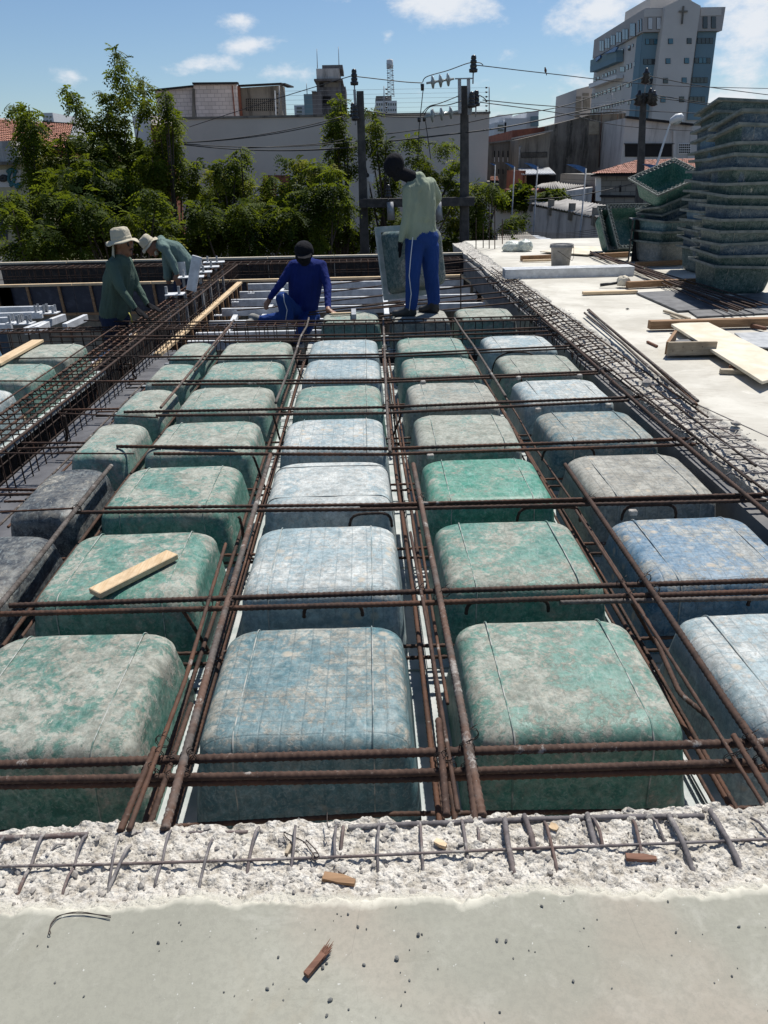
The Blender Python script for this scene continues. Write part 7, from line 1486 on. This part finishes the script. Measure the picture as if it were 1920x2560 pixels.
# bird
bp_ = W(1365, 177, y=22); bd = empty('bird', bp_, 'small brown bird perched on the high cable', 'bird')
MB().lathe(bp_-T_((0, 0, .05)), [(.005, 0), (.026, .02), (.036, .05), (.032, .085), (.02, .105), (.021, .12), (.015, .14), (.003, .148)], 12, (-.25, 0, 1)).build('body', M['wood_dark'], bd); MB().poly([bp_+T_((0, .01, -.04)), bp_+T_((.02, .01, -.04)), bp_+T_((.04, .01, -.11)), bp_+T_((.02, .01, -.115))], (0, .012, 0)).build('tail', M['wood_dark'], bd); MB().lathe(bp_+T_((-.045, 0, .075)), [(.007, 0), (.001, .018)], 6, (-1, 0, -.1)).build('beak', M['black'], bd)
# lamps
lp = empty('street_lamp', W(1636, 440, y=20), 'white street lamp on a curved arm before the tiled roof', 'street lamp'); MB().tube([W(1626, 480, y=20), W(1634, 438, y=20), W(1655, 370, y=20), W(1668, 330, y=20), W(1677, 306, y=20), W(1684, 300, y=20)], [.035, .035, .03, .028, .025, .02], 8).build('arm', M['white_paint'], lp)
a, b = W(1674, 305, y=20), W(1709, 293, y=19.8); d = (b-a); vs = []; mb = MB(); mb.tube([a, a+d*.15, a+d*.5+T_((0, 0, .03)), a+d*.85+T_((0, 0, .02)), b], [.03, .085, .115, .10, .03], 12); mb.build('head', M['white_paint'], lp)
mb = MB().tube([a+d*.3+T_((0, 0, -.06)), a+d*.6+T_((0, 0, -.075)), a+d*.9+T_((0, 0, -.05))], [.05, .075, .04], 10); mb.build('lamp_glass', M['insul_glass'], lp)
lp = empty('street_lamp', W(925, 500, y=20.5), 'short white lamp head on a white pole right of the left utility pole', 'street lamp'); MB().tube([W(920, 502, y=20.5), W(919, 450, y=20.5), W(921, 440, y=20.5)], .05, 8).build('arm', M['white_paint'], lp); MB().beam(W(914, 442, y=20.3), W(934, 446, y=20.3), .24, .20).build('head', M['white_paint'], lp); MB().lathe(W(918, 438, y=20.1), [(.06, -.02), (.06, .02)], 10, (0, 1, 0)).build('sensor', M['black'], lp)
for i, (u0, u1, v, vb, y) in enumerate(((1262, 1290, 412, 430, 28), (1262, 1288, 411, 560, 26), (1310, 1346, 411, 575, 24), (1417, 1467, 415, 605, 21), (1606, 1654, 414, 470, 20))):
    a, b = W(u0, v-4, y=y), W(u1, v+6, y=y); e = empty('blue_fin_lamp', W(u1-2, vb, y=y), ['blue curved fin on a post, leftmost and half hidden by the hall corner', 'blue curved fin on a post before the long shed', 'blue curved fin on a post before the lean-to', 'blue curved fin on a tall post before the stained warehouse', 'blue fin in front of the pink tiled roof'][i], 'light post', 'posts with blue curved fins')
    if i == 0: a, b = W(1224, 408, y=y), W(1240, 412, y=y)
    h_ = (b-a).length*.26; n_ = 8; top = [a.lerp(b, k_/n_)+T_((0, 0, h_*.25*math.sin(math.pi*k_/n_))) for k_ in range(n_+1)]; bot = [a.lerp(b, k_/n_)-T_((0, 0, h_*(k_/n_)**1.2)) for k_ in range(n_+1)]
    MB().poly(top+bot[::-1][:-1], (0, .06, 0)).build('fin', M['blue_fin'], e); p = b-T_((.03, .03, 0)); q = W(u1-3 if i else 1239, vb, y=y); MB().tube([p, T_((p.x, p.y, -4))], .022, 7).build('post', M['galv_dull'], e)

# ---------------------------------------------------------------- trees
LEAF_K, LEAF_N = 8.0, 0
def leaves(blobs, dens, seed, leaf=.092, name='crown', mat='leaf', parent=None, droop=1.0, rl=(.20, .36)):
    rg = np.random.default_rng(seed); Cs, Ds, Ls, Ti = [], [], [], []
    for (c, rx, ry, rz) in blobs:
        vol = rx*rz*1.0+ry*rz*.6; n_ = int(dens*vol*LEAF_K)+6; global LEAF_N; LEAF_N += n_
        v = rg.normal(size=(n_, 3)); v /= np.linalg.norm(v, axis=1)[:, None]; rr_ = rg.random(n_)**.45; rr_ *= 1+.20*rg.normal(size=n_)*(rg.random(n_) < .15)
        # ragged silhouette: push out in lumps
        lump = fbm(v[:, 0]*2+seed+c[0], v[:, 2]*2+v[:, 1]+c[2], 1.7, 3, .6, seed=seed)*1.0+.38
        p = np.array(c)+v*(rr_*lump)[:, None]*np.array([rx, ry, rz]); Cs.append(p)
        d = v*np.array([1, 1, .35])*.9+rg.normal(size=(n_, 3))*.45; d[:, 2] -= .35*droop; d /= np.linalg.norm(d, axis=1)[:, None]; Ds.append(d); Ls.append(rg.uniform(rl[0], rl[1], n_)); Ti.append(np.clip(rg.normal(.42, .16, n_)+rg.normal(0, .2)+(.22*(vnoise(p[:, 0]*1.1, p[:, 2]*1.1, seed)-.5)*2), 0, 1))
    C_ = np.concatenate(Cs); D_ = np.concatenate(Ds); L_ = np.concatenate(Ls); T0 = np.concatenate(Ti); n_ = len(C_)
    S_ = np.cross(D_, np.array([0, 0, 1.0])); S_ /= np.linalg.norm(S_, axis=1)[:, None]+1e-6; U_ = np.cross(S_, D_); roll = rg.normal(0, .5, n_); S2 = S_*np.cos(roll)[:, None]+U_*np.sin(roll)[:, None]; U2 = np.cross(S2, D_)
    K = 5; V = []; 
    for k_ in range(K):
        f_ = (k_+.8)/K; base = C_+D_*(L_*f_)[:, None]; base[:, 2] -= L_*f_*f_*.45*droop
        wv = leaf*(1.15-.55*abs(f_-.45))*rg.uniform(.8, 1.2, n_)
        for s_ in (-1, 1):
            ld_ = S2*s_*.82+D_*.5; ld_[:, 2] -= .32*droop; ld_ /= np.linalg.norm(ld_, axis=1)[:, None]; wd_ = np.cross(ld_, U2); wd_ /= np.linalg.norm(wd_, axis=1)[:, None]+1e-6
            a = base; b = base+ld_*(wv*.5)[:, None]+wd_*(wv*.24)[:, None]; c = base+ld_*wv[:, None]; d = base+ld_*(wv*.5)[:, None]-wd_*(wv*.24)[:, None]; V.append(np.stack([a, b, c, d], 1))
    # the tip leaflet
    V = np.concatenate(V).reshape(-1, 3); q = np.arange(len(V)).reshape(-1, 4); me = fast_mesh(name, V-(np.array(tuple(wloc(parent))) if parent else 0), q)
    at = me.attributes.new('tint', 'FLOAT', 'POINT'); at.data.foreach_set('value', np.repeat(np.tile(T0, K*2), 4).astype(np.float32)); return link(name, me, M[mat], parent)
kc = 1/1.728
def tree(lb, blobs, y, base_u, seed, dens=95, mat='leaf', limb=True, leaf=.092, dy=1.1, group='trees beyond the far formwork wall'):
    bl = []; 
    for b in blobs:
        x, v, rx, rz = b[:4]; yy_ = y+(b[4] if len(b) > 4 else random.uniform(-dy, dy)); c = W(x, v, y=yy_); s_ = (c-CC).length/CF*.97; bl.append((tuple(c), max(.10, rx*s_-.17), max(.10, min(rx, 60)*s_*.9-.1), max(.12, rz*s_-.12)))
    bx_ = W(base_u, 560, y=y).x; e = empty('tree', (bx_, y, -4), lb, 'tree', group); n_l = leaves(bl, dens, seed, leaf, 'crown', mat, e)
    tr_ = MB(); jn = T_((bx_, y, -2.2)); tr_.tube([T_((bx_, y, -4)), T_((bx_+.05, y, -3)), jn], [.17, .14, .12], 8); tr_.build('trunk', M['bark'], e)
    for (c, rx, ry, rz) in sorted(bl, key=lambda q: -q[1]*q[3])[:14]:
        c = T_(c); mid = jn.lerp(c, .5)+T_((random.uniform(-.25, .25), 0, -.15)); MB().tube([jn, mid, c-T_((0, 0, rz*.3)), c+T_((0, 0, rz*.5))], [.05, .030, .016, .005], 6).build('limb', M['bark'], e)
    return e
def c1(l): return [(x*kc, v*kc, rx*kc, rz*kc)+tuple(r_) for x, v, rx, rz, *r_ in l]
def c2(l): return [(960+x*kc, v*kc, rx*kc, rz*kc)+tuple(r_) for x, v, rx, rz, *r_ in l]
tree('broad bushy tree at the left edge, twin ragged tops', c1([(60, 460, 30, 28), (85, 500, 45, 45), (125, 470, 32, 35), (140, 540, 60, 70), (110, 590, 60, 60), (165, 620, 50, 60), (100, 660, 60, 50), (190, 700, 60, 50), (150, 760, 70, 60)]), 17, 70, 31)
tree('low bright tree in the lower left corner behind the formwork', c1([(30, 850, 60, 45), (90, 880, 70, 70), (60, 930, 60, 60), (130, 960, 70, 60), (190, 1000, 80, 55), (40, 1060, 70, 50), (120, 1070, 90, 50), (230, 1060, 80, 60), (160, 1040, 90, 60)]), 14.6, 60, 32, 100, dy=.6)
tree('tallest tree, with slender leafy spires against the sky', c1([(500, 225, 20, 30), (515, 270, 36, 34), (505, 320, 34, 36), (530, 365, 26, 26), (550, 395, 32, 34), (540, 430, 26, 24), (540, 510, 30, 42), (615, 345, 26, 26), (622, 385, 34, 40), (625, 440, 38, 42), (625, 480, 26, 22), (300, 395, 26, 22), (325, 430, 38, 34), (345, 480, 42, 38), (355, 520, 34, 34), (395, 530, 30, 40), (455, 410, 26, 26), (480, 440, 44, 46), (465, 500, 46, 50), (450, 560, 60, 60), (500, 600, 60, 60), (430, 640, 80, 70), (350, 610, 60, 60), (280, 610, 46, 46), (560, 620, 50, 50), (500, 690, 90, 70), (390, 720, 90, 70), (300, 700, 80, 70), (230, 740, 80, 60)]), 18, 255, 33, 105, dy=1.0)
tree('tree with a tall central plume in front of the whitewashed block wall', c1([(715, 410, 38, 32), (710, 460, 48, 42), (745, 510, 54, 46), (740, 570, 54, 52), (690, 545, 40, 40), (735, 640, 60, 60), (780, 700, 50, 50), (640, 640, 60, 60), (660, 710, 80, 70), (600, 730, 90, 80), (720, 780, 100, 70), (850, 700, 34, 36), (845, 740, 40, 30), (820, 800, 60, 60), (860, 860, 50, 60)]), 18.5, 400, 34, 105, dy=.9)
tree('bushy low crown behind the hatted workers', c1([(280, 800, 110, 90), (410, 790, 110, 90), (520, 800, 100, 90), (330, 890, 120, 90), (450, 900, 120, 90), (300, 980, 120, 80), (420, 1000, 110, 80), (560, 880, 110, 80), (650, 900, 110, 80), (600, 980, 110, 80), (720, 980, 90, 70), (520, 1050, 140, 60), (360, 1060, 130, 60), (680, 1060, 100, 60), (220, 860, 80, 60)]), 16, 270, 35, 105, 'leaf2', dy=.8)
tree('rounded bright bushes at mid height behind the hatted workers', c1([(340, 870, 80, 45, -1), (420, 900, 70, 50, -1), (640, 830, 60, 50, -1), (670, 870, 60, 50, -1), (560, 940, 60, 50, -1), (500, 950, 70, 50, -1.2), (360, 940, 60, 50, -1.2), (740, 1030, 60, 45, -1.2), (350, 1080, 50, 40, -1.5)]), 15.6, 300, 36, 110)
tree('dense rounded tree in front of the grey hall, left of its brick door', c1([(1040, 650, 34, 34), (1020, 700, 50, 46), (960, 720, 60, 46), (920, 750, 50, 50), (1050, 760, 46, 50), (990, 780, 80, 60), (1075, 790, 30, 34), (930, 830, 60, 60), (970, 880, 70, 50), (1010, 830, 50, 40)]), 18, 565, 37, 110, dy=.7)
tree('wide low tree spreading between the grey hall and the crouching worker', c1([(870, 920, 90, 80), (880, 1000, 90, 80), (980, 940, 90, 70), (1050, 900, 70, 60), (960, 1030, 110, 70), (1060, 980, 90, 70), (1150, 950, 110, 80), (1080, 1060, 110, 60), (1200, 1020, 110, 70), (1250, 930, 100, 80), (1330, 960, 100, 80), (1310, 1040, 120, 70), (820, 1070, 90, 60)]), 16.2, 600, 38, 105, 'leaf2', dy=.8)
tree('bright leafy sprays above the crouching worker', c1([(1240, 690, 36, 28), (1290, 700, 50, 36), (1360, 715, 70, 36), (1430, 740, 60, 50), (1170, 770, 46, 40), (1150, 810, 50, 40), (1250, 800, 50, 50), (1240, 850, 60, 50), (1330, 760, 80, 50), (1340, 830, 90, 60), (1440, 820, 80, 60), (1480, 880, 70, 60), (1400, 900, 90, 60), (1120, 870, 70, 50), (1210, 900, 90, 50)]), 17, 770, 39, 110, dy=.7)
tree('tall hanging sprig tree just left of the left utility pole', c1([(1470, 430, 28, 24), (1460, 470, 44, 36), (1450, 520, 50, 44), (1455, 580, 54, 50), (1450, 640, 54, 46), (1455, 690, 34, 26), (1500, 620, 26, 50), (1510, 730, 50, 40)]), 21.0, 850, 40, 115, dy=.4)
tree('dark lower crown behind the poles', c1([(1450, 960, 90, 70), (1520, 1000, 80, 60), (1500, 1050, 100, 50), (1600, 900, 50, 60), (1400, 1050, 90, 50), (1610, 1020, 50, 60)])+c2([(20, 860, 50, 60), (30, 960, 60, 80), (110, 960, 60, 50), (280, 880, 60, 50), (300, 960, 60, 60), (290, 1040, 60, 60), (390, 920, 50, 60), (400, 1010, 50, 60), (340, 1080, 60, 40)]), 21.4, 900, 41, 100, 'leaf2', dy=.5)
tree('open tree with long bare twigs around the standing worker head', c1([(1600, 480, 34, 34), (1620, 540, 40, 50), (1600, 600, 34, 50), (1630, 660, 30, 50), (1560, 620, 40, 26)])+c2([(10, 610, 30, 40), (20, 680, 40, 50), (105, 600, 38, 24), (145, 605, 32, 26), (235, 625, 34, 24), (285, 620, 36, 24), (130, 690, 30, 30), (175, 690, 40, 44), (190, 740, 44, 40), (240, 770, 60, 40), (310, 710, 34, 50), (290, 770, 40, 40), (320, 830, 60, 44), (20, 780, 50, 60), (120, 820, 30, 40)]), 21.0, 960, 42, 115, dy=.5)
tree('yellowish tree at the right of the right utility pole', c2([(400, 800, 50, 24), (470, 800, 50, 30), (500, 830, 36, 30), (440, 840, 50, 30), (400, 890, 50, 40), (430, 940, 40, 40), (390, 960, 40, 40), (550, 950, 50, 34), (590, 940, 26, 24), (540, 985, 40, 24), (440, 1010, 40, 50)]), 21, 1205, 43, 120, dy=.5)
iv = empty('bush', (7, 27, -4), 'dark creeper bush below the lean-to, behind the boundary wall', 'bush', 'bushes behind the boundary wall'); bl = []
for (x, v, rx, rz, y) in [(150, 1130, 70, 60, 27), (240, 1120, 90, 60, 27), (330, 1060, 90, 80, 27), (400, 1080, 90, 80, 27), (480, 1120, 90, 60, 26.6), (350, 1150, 110, 50, 26.8), (120, 1100, 50, 40, 27)]: c = w5(x, v, y); s_ = (c-CC).length/CF*k5; bl.append((tuple(c), rx*s_, .5, rz*s_))
leaves(bl, 260, 51, .10, 'crown', 'leaf2', iv, .6, (.12, .22))
iv = empty('bush', (9, 26, -4), 'round ivy bush against the red brick wall', 'bush', 'bushes behind the boundary wall'); bl = []
for (x, v, rx, rz, y) in [(620, 1080, 70, 60, 26), (690, 1080, 80, 70, 26), (760, 1110, 70, 60, 26), (640, 1140, 90, 40, 26), (740, 1160, 80, 40, 25.8)]: c = w5(x, v, y); s_ = (c-CC).length/CF*k5; bl.append((tuple(c), rx*s_, .5, rz*s_))
leaves(bl, 300, 52, .10, 'crown', 'leaf2', iv, 1.2, (.12, .22))
iv = empty('bush', (3.5, 15, -1), 'small leafy plant at the far slab corner by the bags', 'plant'); bl = []
for (u, v, rx, rz, y) in [(1255, 612, 12, 7, 14.6), (1275, 606, 12, 7, 14.6), (1290, 612, 10, 6, 14.6), (1250, 625, 12, 6, 14.4)]: c = W(u, v, y=y); s_ = (c-CC).length/CF; bl.append((tuple(c), rx*s_, .1, rz*s_))
leaves(bl, 600, 53, .06, 'crown', 'leaf', iv, .5, (.06, .12))
